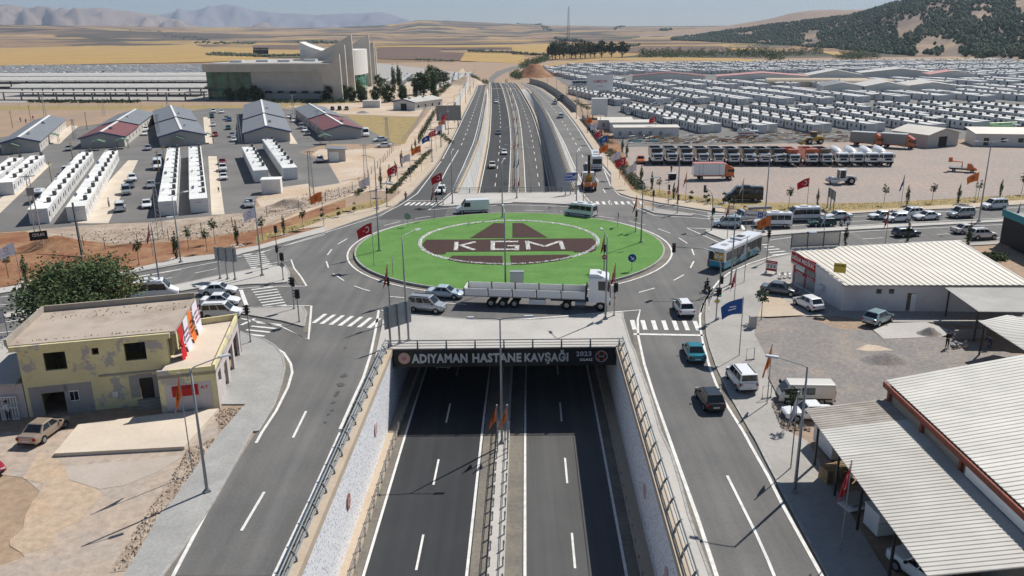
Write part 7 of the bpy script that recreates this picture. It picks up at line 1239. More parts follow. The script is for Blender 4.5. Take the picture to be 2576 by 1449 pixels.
tb=thing('teal_building',(0,0,0),0,'dark building with a teal fascia at the right picture edge','building');c0=at('31',2400,1165,.1)+Vector((3.9,.5,0));q0,q1=(c0.x,c0.y),(c0.x+16,c0.y-1);wall_holes('wall',q0,q1,.1,4.2,[(1.5,3.6,1.2,3.0)],.25,'door_dark',tb);wall_holes('wall',(c0.x+.5,c0.y+9),q0,.1,4.2,[],.25,'door_dark',tb);MB().slab([(c0.x,c0.y),(c0.x+16,c0.y-1),(c0.x+16,c0.y+9),(c0.x+.5,c0.y+9)],4.2,4.5).build('roof','concrete',tb);plate('fascia',q0,q1,-.3,16,4.2,5.2,'teal_paint',tb,.3,.15);plate('fascia',(c0.x+.5,c0.y+9),q0,0,9.2,4.2,5.2,'teal_paint',tb,.3,.15);plate('window',q0,q1,1.5,3.6,1.2,3.0,'paint_blue',tb,-.1,.03)
bw=thing('block_wall',(0,0,0),0,'low unfinished block wall beside the workers','wall');a,b=at('32',1885,515,.14),at('32',2230,500,.14)
for r_ in range(5):
    for i in range(int((b-a).length/.42)):pq=a.lerp(b,(i+(.5 if r_ % 2 else 0))*.42/(b-a).length);o=MB().box(-.2,.2,-.1,.1,0,.19).build('block','grey_block',bw);o.location=(pq.x,pq.y,.14+r_*.2);o.rotation_euler=(0,0,math.atan2(b.y-a.y,b.x-a.x))
bk=thing('block_pile',at('32',1925,590,.14),0,'loose pile of concrete blocks near the workers','blocks')
for i in range(14):o=MB().box(-.2,.2,-.1,.1,0,.19).build('block','grey_block',bk);o.location=(rnd.uniform(-.9,.9),rnd.uniform(-.4,.4),.2*(i//6));o.rotation_euler=(0,0,rnd.uniform(0,3))
# ------------------------------------------------------------------ container rows, barracks, halls
mat('container_white',(.7,.7,.69),(.62,.62,.62),scale=.6,rough=.6,vary=.06);mat('container_roof',(.8,.8,.78),(.72,.72,.7),scale=.4,rough=.55,vary=.07);mat('container_green',(.02,.09,.06),rough=.6);mat('ac_grey',(.3,.3,.29),rough=.6);mat('ac_dark',(.1,.1,.1),rough=.6);mat('camp_roof',(.56,.56,.55),(.44,.44,.44),scale=.15,rough=.6,vary=.15);mat('camp_wall',(.6,.6,.6),rough=.7,vary=.06);mat('roof_slate',(.2,.215,.235),(.17,.185,.205),scale=.3,rough=.6,fine=.08);mat('roof_maroon',(.2,.075,.08),(.165,.065,.07),scale=.3,rough=.65);mat('roof_pink',(.42,.2,.2),rough=.7);mat('tent_beige',(.55,.45,.33),rough=.8);mat('wall_stone',(.6,.56,.5),(.52,.48,.43),scale=.25,rough=.85,fine=.06);mat('wall_taupe',(.5,.47,.44),rough=.85);mat('wall_offwhite',(.68,.66,.62),rough=.8);mat('green_glass',(.008,.06,.04),(.05,.26,.17),scale=.22,rough=.08,spec=.7);mat('pavilion_green',(.1,.17,.12),rough=.7)
CL,CW,CH=7.0,3.0,2.6
def container_proto(door_side,roof_ribs=True):
    t=thing('container_cabin',(0,0,0));MB().box(.1 if roof_ribs else 0,CL-(.16 if roof_ribs else .03),-CW/2,CW/2,.12,CH).build('wall','container_white' if roof_ribs else 'camp_wall',t)
    mb=MB().box(.04 if roof_ribs else -.02,CL-(.12 if roof_ribs else .05),-CW/2-.05,CW/2+.05,CH+.002,CH+.1)
    if roof_ribs:
        for i in range(9):mb.box(.1,CL-.16,-CW/2+.15+i*.33,-CW/2+.22+i*.33,CH+.1,CH+.135)
    mb.build('roof','container_roof' if roof_ribs else 'camp_roof',t);s=door_side
    MB().box(2.9,3.8,s*CW/2-.02,s*(CW/2)+.02,.14,2.15).build('door','container_green' if not roof_ribs else 'lamp_head',t)
    for x in (.9,5.2):MB().box(x,x+.9,s*CW/2-.015,s*CW/2+.02,1.05,2.0).build('window','glass_dark',t)
    ac=MB().box(5.7,6.75,s*(CW/2-.5)-.3,s*(CW/2-.5)+.3,CH+.136,CH+.9).build('air_conditioner','ac_dark',t);MB().cyl((6.3,s*(CW/2-.55)-.2*1,CH+.44),.22,-.02,'Y',10).build('fan','trim_black',ac)
    return t
CPL,CPR=container_proto(-1),container_proto(1,False)
def dish(parent,loc,r=.45):
    mb=MB();mb.loft([[(r*q*math.cos(a),-.18*r*q*q+.0,r*q*math.sin(a)) for a in [i*.628 for i in range(10)]] for q in (.02,.5,1.0)],caps=False);o=mb.build('satellite_dish','lamp_head',parent,smooth=True);o.location=loc;o.rotation_euler=(.5,0,rnd.uniform(-1,1));MB().tube([(0,0,0),(0,.3,-.6)],.03,5).build('bracket','ac_grey',o)
def row(p0,ang,n,proto,label_fn,group,first_sign=None,dishes=0):
    d=Vector((math.cos(ang),math.sin(ang),0));out=[]
    for i in range(n):
        o=place(proto,Vector((p0[0],p0[1],0))+d*CL*i,ang,label_fn(i),'container',group);out.append(o)
        if i==0 and first_sign:
            s=MB().box(-.05,-.03,-.62,.62,1.75,2.3).build('sign_plate','sign_white',o);lettering('sign_lettering','AFAD',.3,s,facing((-.056,-.12,2.02),(0,-1,0),(-1,0,0)),'sign_blue',.002,fit=(.7,.26));MB().disc((-.056,.45,2.02),.1,'X',8).build('red_mark','emblem_red',s)
        if dishes and i % 3==1:dish(o,(2.0,(1 if proto is CPL else -1)*.9,CH+.7),.42)
    return out
ANG=math.atan2(73.2,-27.3)
def ordl(n):return ('first second third fourth fifth sixth seventh eighth ninth tenth eleventh twelfth thirteenth'.split())[n]
LROWS=[((-81.2,139.2),11,'left double row, left line',True),((-75.6,141.0),11,'left double row, right line',True),((-61.2,144.9),11,'second double row, left line',True),((-56.4,147.0),11,'second double row, right line',True),((-54.2,178.5),6,'third double row, left line',False),((-48.6,181.5),8,'third double row, right line',False),((-102.9,166.5),6,'row at the left picture edge, right line',False),((-108.8,170.0),5,'row at the left picture edge, left line',False)]
nleft=0
for p,n,nm,sg in LROWS:
    row(p,ANG,n,CPL,lambda i:'white container cabin, %s from the road, %s' % (ordl(i),nm),'white containers of the left compound',sg,1);nleft+=n
RD=Vector((-.2,.98,0)).normalized();RANG=math.atan2(RD.y,RD.x);singles=0;stuffm=MB();rowc=0
def stuff_box(x,y,dx,dy,L=CL,W=CW,seed=0):
    n=Vector((-dy,dx));a=Vector((x,y));d=Vector((dx,dy));h=CH+rnd.uniform(-.05,.12);q=[a-n*W/2,a+d*(L-.1)-n*W/2,a+d*(L-.1)+n*W/2,a+n*W/2]
    stuffm.m(0).hexa([(p.x,p.y,0) for p in q],[(p.x,p.y,h-.1) for p in q]);stuffm.m(1);q2=[p+(p-(a+d*L/2))*.012 for p in q];stuffm.hexa([(p.x,p.y,h-.098) for p in q2],[(p.x,p.y,h) for p in q2])
    c=a+d*rnd.uniform(2.4,3.2)+n*(W/2+.01) if dx<.5 else a+d*2.6-n*(W/2+.01)
    stuffm.m(rnd.choice((2,2,3)));e=d*.5;k=n*.03;stuffm.hexa([(c-e-k).to_tuple()+(.1,),(c+e-k).to_tuple()+(.1,),(c+e+k).to_tuple()+(.1,),(c-e+k).to_tuple()+(.1,)],[(c-e-k).to_tuple()+(2.1,),(c+e-k).to_tuple()+(2.1,),(c+e+k).to_tuple()+(2.1,),(c-e+k).to_tuple()+(2.1,)])
    if rnd.random()<.4:c=a+d*6+n*(W/2-.5);stuffm.m(3).box(c.x-.4,c.x+.4,c.y-.4,c.y+.4,h,h+.6)
hole=lambda x,y:(150<x<215 and 395<y<445) or (70<x<260 and 505<y<600)
for bi,(y0,nrow,xs0,dxs,n) in enumerate(((255,9,60.5,16.7,11),(356,14,46.5,17.2,11),(448,17,66.5,16.8,7),(512,20,50,17,9),(590,26,38,15,9),(668,28,35,15,8),(735,26,60,15,5))):
    for r_ in range(nrow):
        x0=xs0+dxs*r_
        if x0>.66*y0+40:continue
        yy=y0+rnd.uniform(-4,4)
        for side in (0,1):
            px,py=x0+side*3.9,yy+side*2.4
            for i in range(n):
                cx,cy=px+RD.x*CL*i,py+RD.y*CL*i
                if hole(cx,cy) or cx<30+max(0,(500-cy))*.02:continue
                if rnd.random()<.03:continue
                if bi<2 and nleft+singles<300 and cx<.63*cy:
                    o=place(CPR,(cx,cy,0),RANG,'container cabin %s from near end, %s line, %s row, %s block' % (ordl(i),('left','right')[side],ordl(r_),('nearest','second')[bi]),'container','container cabins of the right camp');singles+=1
                else:stuff_box(cx,cy,RD.x,RD.y)
        rowc+=1
        if rnd.random()<.6:
            i=rnd.randint(1,n-2);cx,cy=x0-2.4+RD.x*CL*i,yy+RD.y*CL*i
            if not hole(cx,cy):stuffm.m(1).hexa([(cx-1.6,cy,2.35),(cx+1.3,cy,2.55),(cx+.3,cy+6,2.55),(cx-2.4,cy+6,2.35)],[(cx-1.6,cy,2.42),(cx+1.3,cy,2.62),(cx+.3,cy+6,2.62),(cx-2.4,cy+6,2.42)])
kill(CPL);kill(CPR)
for y0,xa,xb in [(615+26*i,-470-6*i,-130-8*i) for i in range(9)]:
    for side in (0,1):
        x=xa
        while x<xb:
            if rnd.random()>.06:stuff_box(x,y0+side*5+(x-xb)*-.17,.985,-.17)
            x+=CL+(4 if rnd.random()<.12 else .2)
for i in range(7):
    for j in range(10):stuff_box(-74+i*8.2-j*.5+rnd.uniform(-.5,.5),520+j*9.5,-.2,.98)
tag(stuffm.build('container_mass',['camp_wall','camp_roof','container_green','ac_grey']),'dense mass of far white container cabins','containers',kind='stuff')
patch('camp_ground_right',[(30,228),(36,330),(33,500),(28,720),(80,800),(520,780),(520,470),(260,250)],'asphalt_old',.028);patch('camp_ground_left',[(-560,590),(-130,540),(-90,500),(-20,500),(-25,640),(-140,900),(-560,900)],'concrete',.028)
def gable(name,p0,p1,depth,eave,ridge,roofm,wallm,label,cat='building',back=None,over=.5,nwin=0,cap=True,gate=False):
    a,b=Vector((p0[0],p0[1],0)),Vector((p1[0],p1[1],0));w=(b-a).length;t=thing(name,a,math.atan2(b.y-a.y,b.x-a.x),label,cat);mb=MB()
    mb.add([(0,0,0),(w,0,0),(w,0,eave),(w/2,0,ridge),(0,0,eave),(0,depth,0),(w,depth,0),(w,depth,eave),(w/2,depth,ridge),(0,depth,eave)],[(0,1,2,3,4),(6,5,9,8,7),(1,6,7,2),(5,0,4,9)]);mb.build('wall',wallm,t);sl=(ridge-eave)/(w/2)
    segs=[(0,depth,roofm,0)] if not back else [(0,depth*back[0],roofm,0),(depth*back[0],depth,back[1],.35)]
    for y0,y1,m,dz in segs:
        y0 -= over;y1+=over*.6
        for s in (0,1):
            e,r_=((-over,eave-over*sl),(w/2,ridge)) if s==0 else ((w+over,eave-over*sl),(w/2,ridge));q=[(e[0],y0,e[1]+.05+dz),(r_[0],y0,r_[1]+.05+dz),(r_[0],y1,r_[1]+.05+dz),(e[0],y1,e[1]+.05+dz)];MB().hexa(q,[(x,y,z+.12) for x,y,z in q]).build('roof_slope',m,t,fix=True)
        if cap:MB().box(w/2-.35,w/2+.35,y0-.02,y1+.02,ridge+.1+dz,ridge+.24+dz).build('ridge_cap','container_roof',t)
    for i in range(nwin):
        y=depth*(i+.5)/nwin;MB().box(w-.02,w+.03,y-.5,y+.5,1.0,2.1).build('window','glass_dark',t);MB().box(-.03,.02,y-.5,y+.5,1.0,2.1).build('window','glass_dark',t)
    if nwin:
        for s in (0,1):q=[(w/2,-over-.06,ridge-.35),(w/2,-over-.02,ridge-.35),(-over if s==0 else w+over,-over-.02,eave-over*sl-.3),(-over if s==0 else w+over,-over-.06,eave-over*sl-.3)];MB().hexa(q,[(x,y,z+.48) for x,y,z in q]).build('bargeboard','paint_blue',t,fix=True)
        for y in (depth*.12,depth*.6):dish(t,(w*.5+1.2,y,ridge+.2),.6)
    if gate:MB().box(w*.35,w*.62,-.04,.02,0,eave*.8).build('door','door_dark',t)
    return t
gable('barrack',(-140.3,228.7),(-131.5,232.2),68,3,4.3,'roof_slate','wall_taupe','long grey-roofed barrack at the left picture edge','barrack',nwin=12);gable('barrack',(-123,238.1),(-111.9,241.3),72,3,4.5,'roof_maroon','wall_taupe','barrack with a maroon front roof and grey rear roof, left','barrack',back=(.42,'roof_slate'),nwin=10)
gable('barrack',(-101,239.6),(-89.6,244.5),87,3,4.6,'roof_slate','wall_taupe','long grey-roofed barrack in the middle of the compound','barrack',back=(.45,'roof_slate'),nwin=12);gable('barrack',(-78.6,245.9),(-66,249.7),100,3,4.8,'roof_slate','wall_taupe','longest grey-roofed barrack beside the middle one','barrack',back=(.4,'roof_slate'),nwin=12);gable('barrack',(-55.9,251.3),(-45.6,255.1),78,3,4.4,'roof_maroon','wall_taupe','barrack with a maroon front roof nearest the conference hall','barrack',back=(.45,'roof_slate'),nwin=8)
gable('white_hut',(-48.6,350.7),(-39,345.2),20,3.4,4.6,'sheet_white','wall_offwhite','white gabled hut on the sandy court','hut',cap=False,nwin=4,gate=True)
t=thing('toilet_cabin',(-63.3,361.9,0),0,'white cabin left of the gabled hut','cabin');MB().box(0,7.5,0,3,0,3).build('wall','wall_offwhite',t);MB().box(.2,1.4,-.03,.0,.1,2.2).build('door','lamp_head',t)
p,q=at('11',730,183),at('11',905,175);t=thing('grey_shed',p,math.atan2(q.y-p.y,q.x-p.x),'beige mono-pitch shed beside the white SUV','shed');w_=(q-p).length;MB().hexa([(0,0,0),(w_,0,0),(w_,5,0),(0,5,0)],[(0,0,3.3),(w_,0,2.9),(w_,5,2.9),(0,5,3.3)]).build('wall','wall_taupe',t);MB().hexa([(-.5,-.5,3.35),(w_+.4,-.5,2.93),(w_+.4,5.4,2.93),(-.5,5.4,3.35)],[(-.5,-.5,3.5),(w_+.4,-.5,3.08),(w_+.4,5.4,3.08),(-.5,5.4,3.5)]).build('roof','roof_slate',t);MB().box(.2,2.6,-.04,.0,.1,2.5).build('door','sign_white',t)
p=at('11',60,505);t=thing('small_cabin',p,R(8),'small white cabin at the end of the third container row','cabin');MB().box(0,3.8,0,3,0,2.8).build('wall','container_white',t);MB().box(-.1,3.9,-.1,3.1,2.802,2.95).build('roof','container_roof',t)
for k,x,y,nm in (('01',140,100,'left of the first double row'),('01',1000,60,'behind the left double row'),('01',1240,45,'behind the right line of the left double row'),('01',1790,25,'behind the second double row'),('00',540,1440,'beside the leftmost barrack'),('00',2100,1440,'beside the middle barrack'),('10',700,1449,'left front of the right maroon barrack'),('10',810,1390,'at the gable of the right maroon barrack'),('10',1015,1385,'right front of the right maroon barrack')):
    t=thing('garden_pavilion',at(k,x,y),ANG-R(90),'small green-roofed pavilion '+nm,'pavilion','green pavilions');[MB().box(a-.06,a+.06,b-.06,b+.06,0,2.3).build('post','timber',t) for a in (-1.4,1.4) for b in (-1.4,1.4)];MB().hexa([(-1.8,-1.8,2.2),(0,-1.8,2.9),(0,1.8,2.9),(-1.8,1.8,2.2)],[(-1.8,-1.8,2.28),(0,-1.8,2.98),(0,1.8,2.98),(-1.8,1.8,2.28)]).build('roof_slope','pavilion_green',t);MB().hexa([(0,-1.8,2.9),(1.8,-1.8,2.2),(1.8,1.8,2.2),(0,1.8,2.9)],[(0,-1.8,2.98),(1.8,-1.8,2.28),(1.8,1.8,2.28),(0,1.8,2.98)]).build('roof_slope','pavilion_green',t)
for nm,p,w,dep,e,r_,rm,lab in (('hall',(74,512),42,16,4,6,'roof_maroon','red-roofed hall at the front of the far camp'),('hall',(122,498),50,18,4,6,'roof_pink','pink-roofed hall right of the red-roofed one'),('hall',(176,500),30,20,4,7,'sheet_white','white hall behind the beige tents'),('hall',(150,404),17,22,4,5.6,'roof_slate','grey gabled hall in the middle of the camp'),('hall',(168,400),19,24,4,6,'sheet_white','white-roofed hall beside the grey one'),('hall',(190,402),20,24,4,5.5,'wall_taupe','brown-roofed hall right of the white-roofed one'),('hall',(245,495),24,16,4,6,'roof_pink','small pink-roofed hall on the right'),('hall',(215,520),44,18,4,6.5,'sheet_white','long white hall at the back of the camp')):gable(nm,p,(p[0]+w,p[1]-w*.2),dep,e,r_,rm,'wall_offwhite',lab,'hall',cap=False)
for i,(x,y,L,lab) in enumerate(((142,470,52,'long beige arched tent in the far camp'),(176,452,26,'short beige arched tent in front of the long one'))):
    t=thing('arched_tent',(x,y,0),R(-12),lab,'tent');prof=[(5*math.cos(a),4.5*math.sin(a)) for a in [math.pi*j/10 for j in range(11)]];MB().loft([[(xx,a,b) for a,b in prof] for xx in (0,L)],closed=False,caps=True).build('canvas','tent_beige',t,fix=True);[MB().loft([[(xx,a*1.01,b*1.01) for a,b in prof] for xx in (L*j/8-.1,L*j/8+.1)],closed=False,caps=False).build('rib','wall_offwhite',t) for j in range(9)]
p,q=at('30',1560,1449),at('30',1850,1400);gable('yard_shed',(at('31',1600,40).x,at('31',1600,40).y),(at('31',1850,20).x+2,at('31',1850,20).y+1),12,3.4,4.8,'sheet_cream','wall_taupe','pale gabled garage at the back of the gravel yard','garage',cap=False,gate=True)
a=at('31',2080,20);t=thing('long_cabin',a,R(-12),'long low white building at the right edge of the yard','building');MB().box(0,34,0,9,0,3.2).build('wall','wall_offwhite',t);MB().hexa([(-.4,-.5,3.2),(34.4,-.5,3.2),(34.4,9.4,4.0),(-.4,9.4,4.0)],[(-.4,-.5,3.35),(34.4,-.5,3.35),(34.4,9.4,4.15),(-.4,9.4,4.15)]).build('roof','sheet_cream',t);[MB().box(2+4.2*i,3.3+4.2*i,-.03,.0,.2 if i % 3==0 else 1.1,2.2).build('door' if i % 3==0 else 'window','glass_dark',t) for i in range(7)]
for i,(x,y,w,d,h,lab) in enumerate(((870,1300,11,9,2.8,'flat white cabin nearest the far right road'),(990,1330,14,8,2.9,'wide white cabin with patched roof behind the front one'),(1030,1390,19,7,3.0,'long flat white cabin at the yard corner'))):
    a=at('20',x,y);t=thing('flat_cabin',a,R(-4),lab,'cabin','flat cabins at the corner of the right camp');MB().box(0,w,0,d,0,h).build('wall','container_white',t);MB().box(-.3,w+.3,-.3,d+.3,h+.002,h+.18).build('roof','sheet_cream',t);[MB().box(1.2+3*j,2.1+3*j,-.03,.0,.8,2.0).build('window','ac_grey',t) for j in range(int(w/3.2))]
a=at('20',805,1195);t=thing('white_kiosk',a,0,'tall white kiosk beside the far right service road','kiosk');MB().box(0,5.6,0,3.5,1.2,7.2).build('box','white_paint',t);[MB().box(x,x+.3,.2,.5,0,1.2).build('leg','dark_steel',t) for x in (.2,5)]
a=at('20',750,1040);t=thing('billboard',a,R(2),'white billboard with red lettering beside the camp','billboard');MB().box(0,11.6,-.1,.15,5.5,12).build('panel','sign_white',t);MB().box(5.5,6.2,.0,.4,0,5.5).build('post','pole_grey',t);lettering('sign_lettering','CAMELON',1.4,t,facing((5.8,-.11,9.4),(1,0,0),(0,-1,0)),'emblem_red',.01,fit=(6,1.2));lettering('small_lettering','ÇAMELİ',.5,t,facing((5.8,-.11,7.3),(1,0,0),(0,-1,0)),'emblem_red',.01,fit=(2.8,.5))
a=at('10',1940,1290);t=thing('hoarding_back',a,R(5),'grey hoarding seen from behind on the far left bank','hoarding');MB().box(-4,4.2,-.1,.1,2.5,7.5).build('panel','box_grey',t);[MB().box(x,x+.3,.1,.4,0,7).build('post','dark_steel',t) for x in (-3,3)]
# ------------------------------------------------------------------ conference hall
ch=thing('conference_hall',(0,0,0),0,'large pale concrete conference hall with tall curved fin walls','building');H0,H1,H2,H3=(-151,419.5),(-84,404.5),(-87,470),(-140,486)
q=[H0,H1,H2,H3];MB().slab(q,13.2,17.0).build('upper_wall','wall_stone',ch);MB().slab([(-126,414.8),(-84.4,405.2),(-87.5,470),(-126,483)],0,13.2).build('lower_wall','wall_stone',ch);MB().slab([(-150,421),(-126,415.7),(-126,480),(-140,482)],0,13.2).build('glass_hall','green_glass',ch)
for i in range(6):plate('mullion',(-150,421),(-126,415.7),4*i,4*i+.15,.1,13.1,'dark_steel',ch,.06,.06)
for i in range(4):plate('transom',(-150,421),(-126,415.7),0,24.5,2.6+2.6*i,2.72+2.6*i,'dark_steel',ch,.05,.05)
MB().slab([(-149,423),(-90,409),(-90,468),(-139,483)],17.0,17.25).build('roof','sheet_grey',ch);[MB().box(-140+12*i,-134+12*i,428+4*(i%2),434+4*(i%2),17.25,18.3).build('roof_unit','lamp_head',ch) for i in range(4)]
def fin(y,x1,xl,zt,zl,th=1.7):
    N=12;pts=[(x1-(x1-xl)*(i/N),zl+(zt-zl)*(1-i/N)**1.6) for i in range(N+1)];mb=MB()
    for yy in (y,y+th):mb.add([(x,yy,0) for x,z in pts]+[(x,yy,z) for x,z in pts],[(i,i+1,N+2+i,N+1+i) for i in range(N)])
    m=2*(N+1);mb.add([(x,yy,z) for x,z in pts for yy in (y,y+th)],[(2*i,2*i+1,2*i+3,2*i+2) for i in range(N)]);mb.add([(x1,y,0),(x1,y+th,0),(x1+.6,y+th,0),(x1+.6,y,0),(x1,y,zt),(x1,y+th,zt),(x1+.25,y+th,zt),(x1+.25,y,zt)],[(3,2,6,7),(2,1,5,6),(0,3,7,4),(4,7,6,5)]);mb.build('fin_wall','wall_stone',ch,fix=True)
for a in ((399,-79.5,-88,21.4,15),(410,-78.9,-98,25.4,15),(443,-81.4,-118,30,16.5),(507,-82.9,-120,29.8,16),(527,-83.5,-112,25.4,14),(537,-84,-104,21.4,12)):fin(*a)
prof=[(-86+6*math.cos(t),476+22*math.sin(t)) for t in np.linspace(-1.35,1.35,14)];MB().slab(prof+[(-110,500),(-110,452)],9,22).build('entrance_drum','wall_offwhite',ch);MB().slab([(x-.7,y) for x,y in prof]+[(-105,498),(-105,454)],0,9).build('entrance_glass','green_glass',ch)
prof=[(-122+.5*i,462-.3*i+6*math.sin(i/14*3.14)) for i in range(15)];mb=MB();mb.ribbon([(-111,455,17),(-104,449,17),(-96,447,17)],[(-111,455,26.5),(-104,449,24),(-96,447,21.5)]);mb.ribbon([(-111,455,17),(-112,475,17),(-99,480,17)],[(-111,455,26.5),(-112,475,26.5),(-99,480,21.5)]);mb.add([(-111,455,26),(-104,449,23.5),(-96,447,21),(-99,480,21),(-112,475,26)],[(0,1,2,3,4)]);mb.build('roof_lantern','wall_offwhite',ch)
mb=MB()
for i in range(3):plate('facade_band',(-126,414.8),(-84.4,405.2),2+5*i,39-3*i,11.3-2.6*i,11.45-2.6*i,'wall_taupe',ch,.12,.1)
for i in range(6):o=MB().box(-3,3,-2,2,0,3.4).build('cooling_unit','ac_grey',ch);o.location=(-123+6.2*i,411-1.42*i,0);MB().box(-1.2,1.2,-1.5,1.5,3.4,4.4).build('fan_box','trim_black',o)
def long_canopy(x0,y0,x1,y1,z,dep,label,m='sheet_white',curved=True):
    a,b=Vector((x0,y0,0)),Vector((x1,y1,0));L=(b-a).length;t=thing('long_canopy',a,math.atan2(y1-y0,x1-x0),label,'canopy','long canopies of the bus station');pr=[(-dep/2+dep*i/6,(1.5*math.sin(math.pi*i/6) if curved else .6)) for i in range(7)]
    MB().loft([[(x,y,z+h) for y,h in pr]+[(x,y,z+h-.5) for y,h in reversed(pr)] for x in (0,L)]).build('roof',m,t,fix=True);[MB().box(L*i/18-.25,L*i/18+.25,-.3,.3,0,z+.3).build('column','concrete',t) for i in range(19)]
long_canopy(-330,448,-149,412,3.6,7,'low grey canopy at the front of the bus station','wall_taupe',False);long_canopy(-268,466,-158,449,4.6,18,'short white arched canopy with cars beneath');long_canopy(-360,545,-160,512,5,26,'middle white arched canopy of the bus station');long_canopy(-390,602,-150,562,5,26,'rearmost white arched canopy of the bus station')
patch('bus_station_ground',[(-420,420),(-150,408),(-140,490),(-150,590),(-420,640)],'concrete',.03)
t=thing('lattice_mast',(66.6,970.6,0),0,'tall thin lattice radio mast beyond the road','mast');Hm=56.0;mb=MB()
for sx,sy in ((-1,-1),(1,-1),(1,1),(-1,1)):MB().tube([(sx*1.6,sy*1.6,0),(sx*.5,sy*.5,Hm)],[.22,.14],5).build('leg','rail_grey',t)
for i in range(22):
    z0,z1=Hm*i/22,Hm*(i+1)/22;w0,w1=1.6-1.1*i/22,1.6-1.1*(i+1)/22
    for a,b in (((-1,-1),(1,-1)),((1,-1),(1,1)),((1,1),(-1,1)),((-1,1),(-1,-1))):mb.tube([(a[0]*w0,a[1]*w0,z0),(b[0]*w1,b[1]*w1,z1)],.07,4,False)
tag(mb.build('bracing','rail_grey',t),kind='stuff')
def pylon(k,x,y,top,label,w=.45):
    p=at(k,x,y);h=max(6,min(14,hgt(k,top[0],top[1],p)));t=thing('lattice_pole',p,rnd.uniform(0,1),label,'pylon','lattice poles of the left compound');mb=MB()
    for sx,sy in ((-1,-1),(1,-1),(1,1),(-1,1)):MB().tube([(sx*w,sy*w,0),(sx*w*.45,sy*w*.45,h)],.05,4).build('leg','galvanised',t)
    n=int(h/.8)
    for i in range(n):
        z0,z1=h*i/n,h*(i+1)/n;w0,w1=w*(1-.55*i/n),w*(1-.55*(i+1)/n)
        for a,b in (((-1,-1),(1,-1)),((1,-1),(1,1)),((1,1),(-1,1)),((-1,1),(-1,-1))):mb.tube([(a[0]*w0,a[1]*w0,z0),(b[0]*w1,b[1]*w1,z1)],.025,3,False)
    tag(mb.build('bracing','galvanised',t),kind='stuff');MB().box(-1,1,-.05,.05,h-.3,h-.18).build('cross_arm','galvanised',t);return t,p,h
t,p,h=pylon('01',410,1060,(270,310),'lattice pole with a transformer left of the big tree');MB().box(-.5,.5,-.8,-.4,h-3,h-1.8).build('transformer','ac_grey',t);c_=MB().box(-1.2,1.2,-.62,-.55,1.6,2.9).build('sign_plate','trim_black',t);lettering('sign_lettering','CEYLAN',.5,c_,facing((0,-.63,2.4),(1,0,0),(0,-1,0)),'sign_white',.003,fit=(1.6,.5));MB().tube([(.5,-.4,0),(.3,-.3,h-2)],.05,5).build('pink_cable','emblem_pink',t)
for k,x,y,tp,nm in (('01',1620,950,(1560,380),'beside the second container block'),('11',1108,335,(1085,0),'on the sandy lot near the saplings'),('11',572,610,(538,65),'at the corner of the third container block'),('00',455,1165,(432,955),'behind the leftmost barrack'),('00',1048,1165,(1040,1000),'behind the left maroon barrack'),('00',1700,1170,(1690,960),'behind the middle barrack'),('00',755,1395,(720,1200),'right of the leftmost barrack'),('00',1612,1449,(1580,1150),'left of the middle barrack'),('00',2420,1449,(2405,1140),'left of the longest barrack'),('10',378,1150,(365,950),'behind the longest barrack'),('10',632,1380,(625,1110),'beside the right maroon barrack'),('10',1322,1420,(1310,1180),'on the dry field')):pylon(k,x,y,tp,'slim lattice pole '+nm)
for k,x,y,tp,nm in (('01',540,480,(485,180),'left of the left double row'),('01',745,225,(712,10),'behind the black jeep'),('01',1672,290,(1640,20),'by the second double row'),('01',1608,330,(1568,130),'left of the second double row'),('00',880,1305,(850,1135),'by the left maroon barrack'),('00',312,1215,(275,1065),'behind the leftmost barrack on bare soil'),('00',130,1290,(95,1125),'at the left picture edge')):
    p=at(k,x,y);h=max(6,hgt(k,tp[0],tp[1],p));t=thing('utility_pole',p,0,'brown wooden utility pole '+nm,'pole','utility poles of the left compound');MB().tube([(0,0,0),(0,0,h)],[.14,.09],7).build('shaft','timber',t);MB().box(-.5,.5,-.05,.05,h-.5,h-.4).build('cross_arm','timber',t);MB().tube([(0,0,h-.2),(.9,-.3,h+.2)],.04,4).build('lamp_arm','lamp_head',t)
t=thing('leaning_pole',at('01',830,1140),0,'dark wooden pole leaning over the rubble behind the tree','pole');MB().tube([(0,0,0),(-3.6,6.5,6.8)],[.2,.15],8).build('shaft','door_dark',t);MB().cyl((0,0,0),.3,.25,'Z',8).build('foot','rubble_soil',t)
def fence(pts,step,h,label,m='galvanised',wires=4,lean=True):
    t=thing('wire_fence',pts[0],0,label,'fence');o=Vector(pts[0]);tot=MB()
    for i in range(len(pts)-1):
        a,b=Vector(pts[i])-o,Vector(pts[i+1])-o;n=max(1,int((b-a).length/step))
        for j in range(n):p=a.lerp(b,j/n);MB().tube([p,p+Vector((rnd.uniform(-.08,.08) if lean else 0,0,h))],.05,5).build('post',m,t)
        for w in range(wires):tot.tube([a+Vector((0,0,h*(w+1)/wires-.05)),b+Vector((0,0,h*(w+1)/wires-.05))],.012,3,False)
    tag(tot.build('wires',m,t),kind='stuff')
fence(P2('01',(440,990),(1060,1060))+P2('01',(1700,970),(2030,900),(2340,840))+P2('11',(110,730),(430,660),(700,580),(970,470),(1100,370),(1280,190),(1400,50)),4,1.8,'leaning wire fence posts along the rubble strip','dark_steel');fence(P2('10',(1480,1430),(1600,1290),(1750,1030)),4,2,'wire mesh fence beside the dry field');fence(P2('00',(-200,1090),(1000,1090),(2280,1085)),9,2.2,'concrete post fence in front of the bus station','concrete');fence(P2('20',(650,965),(730,1240))+P2('20',(800,1160),(930,1150)),5,2.2,'wire fence at the camp edge by the far right road');fence(P2('20',(1250,1400),(2576,1385))+P2('30',(700,1340),(1500,1345)),7,1.8,'wire fence between the gravel yard and the camp')
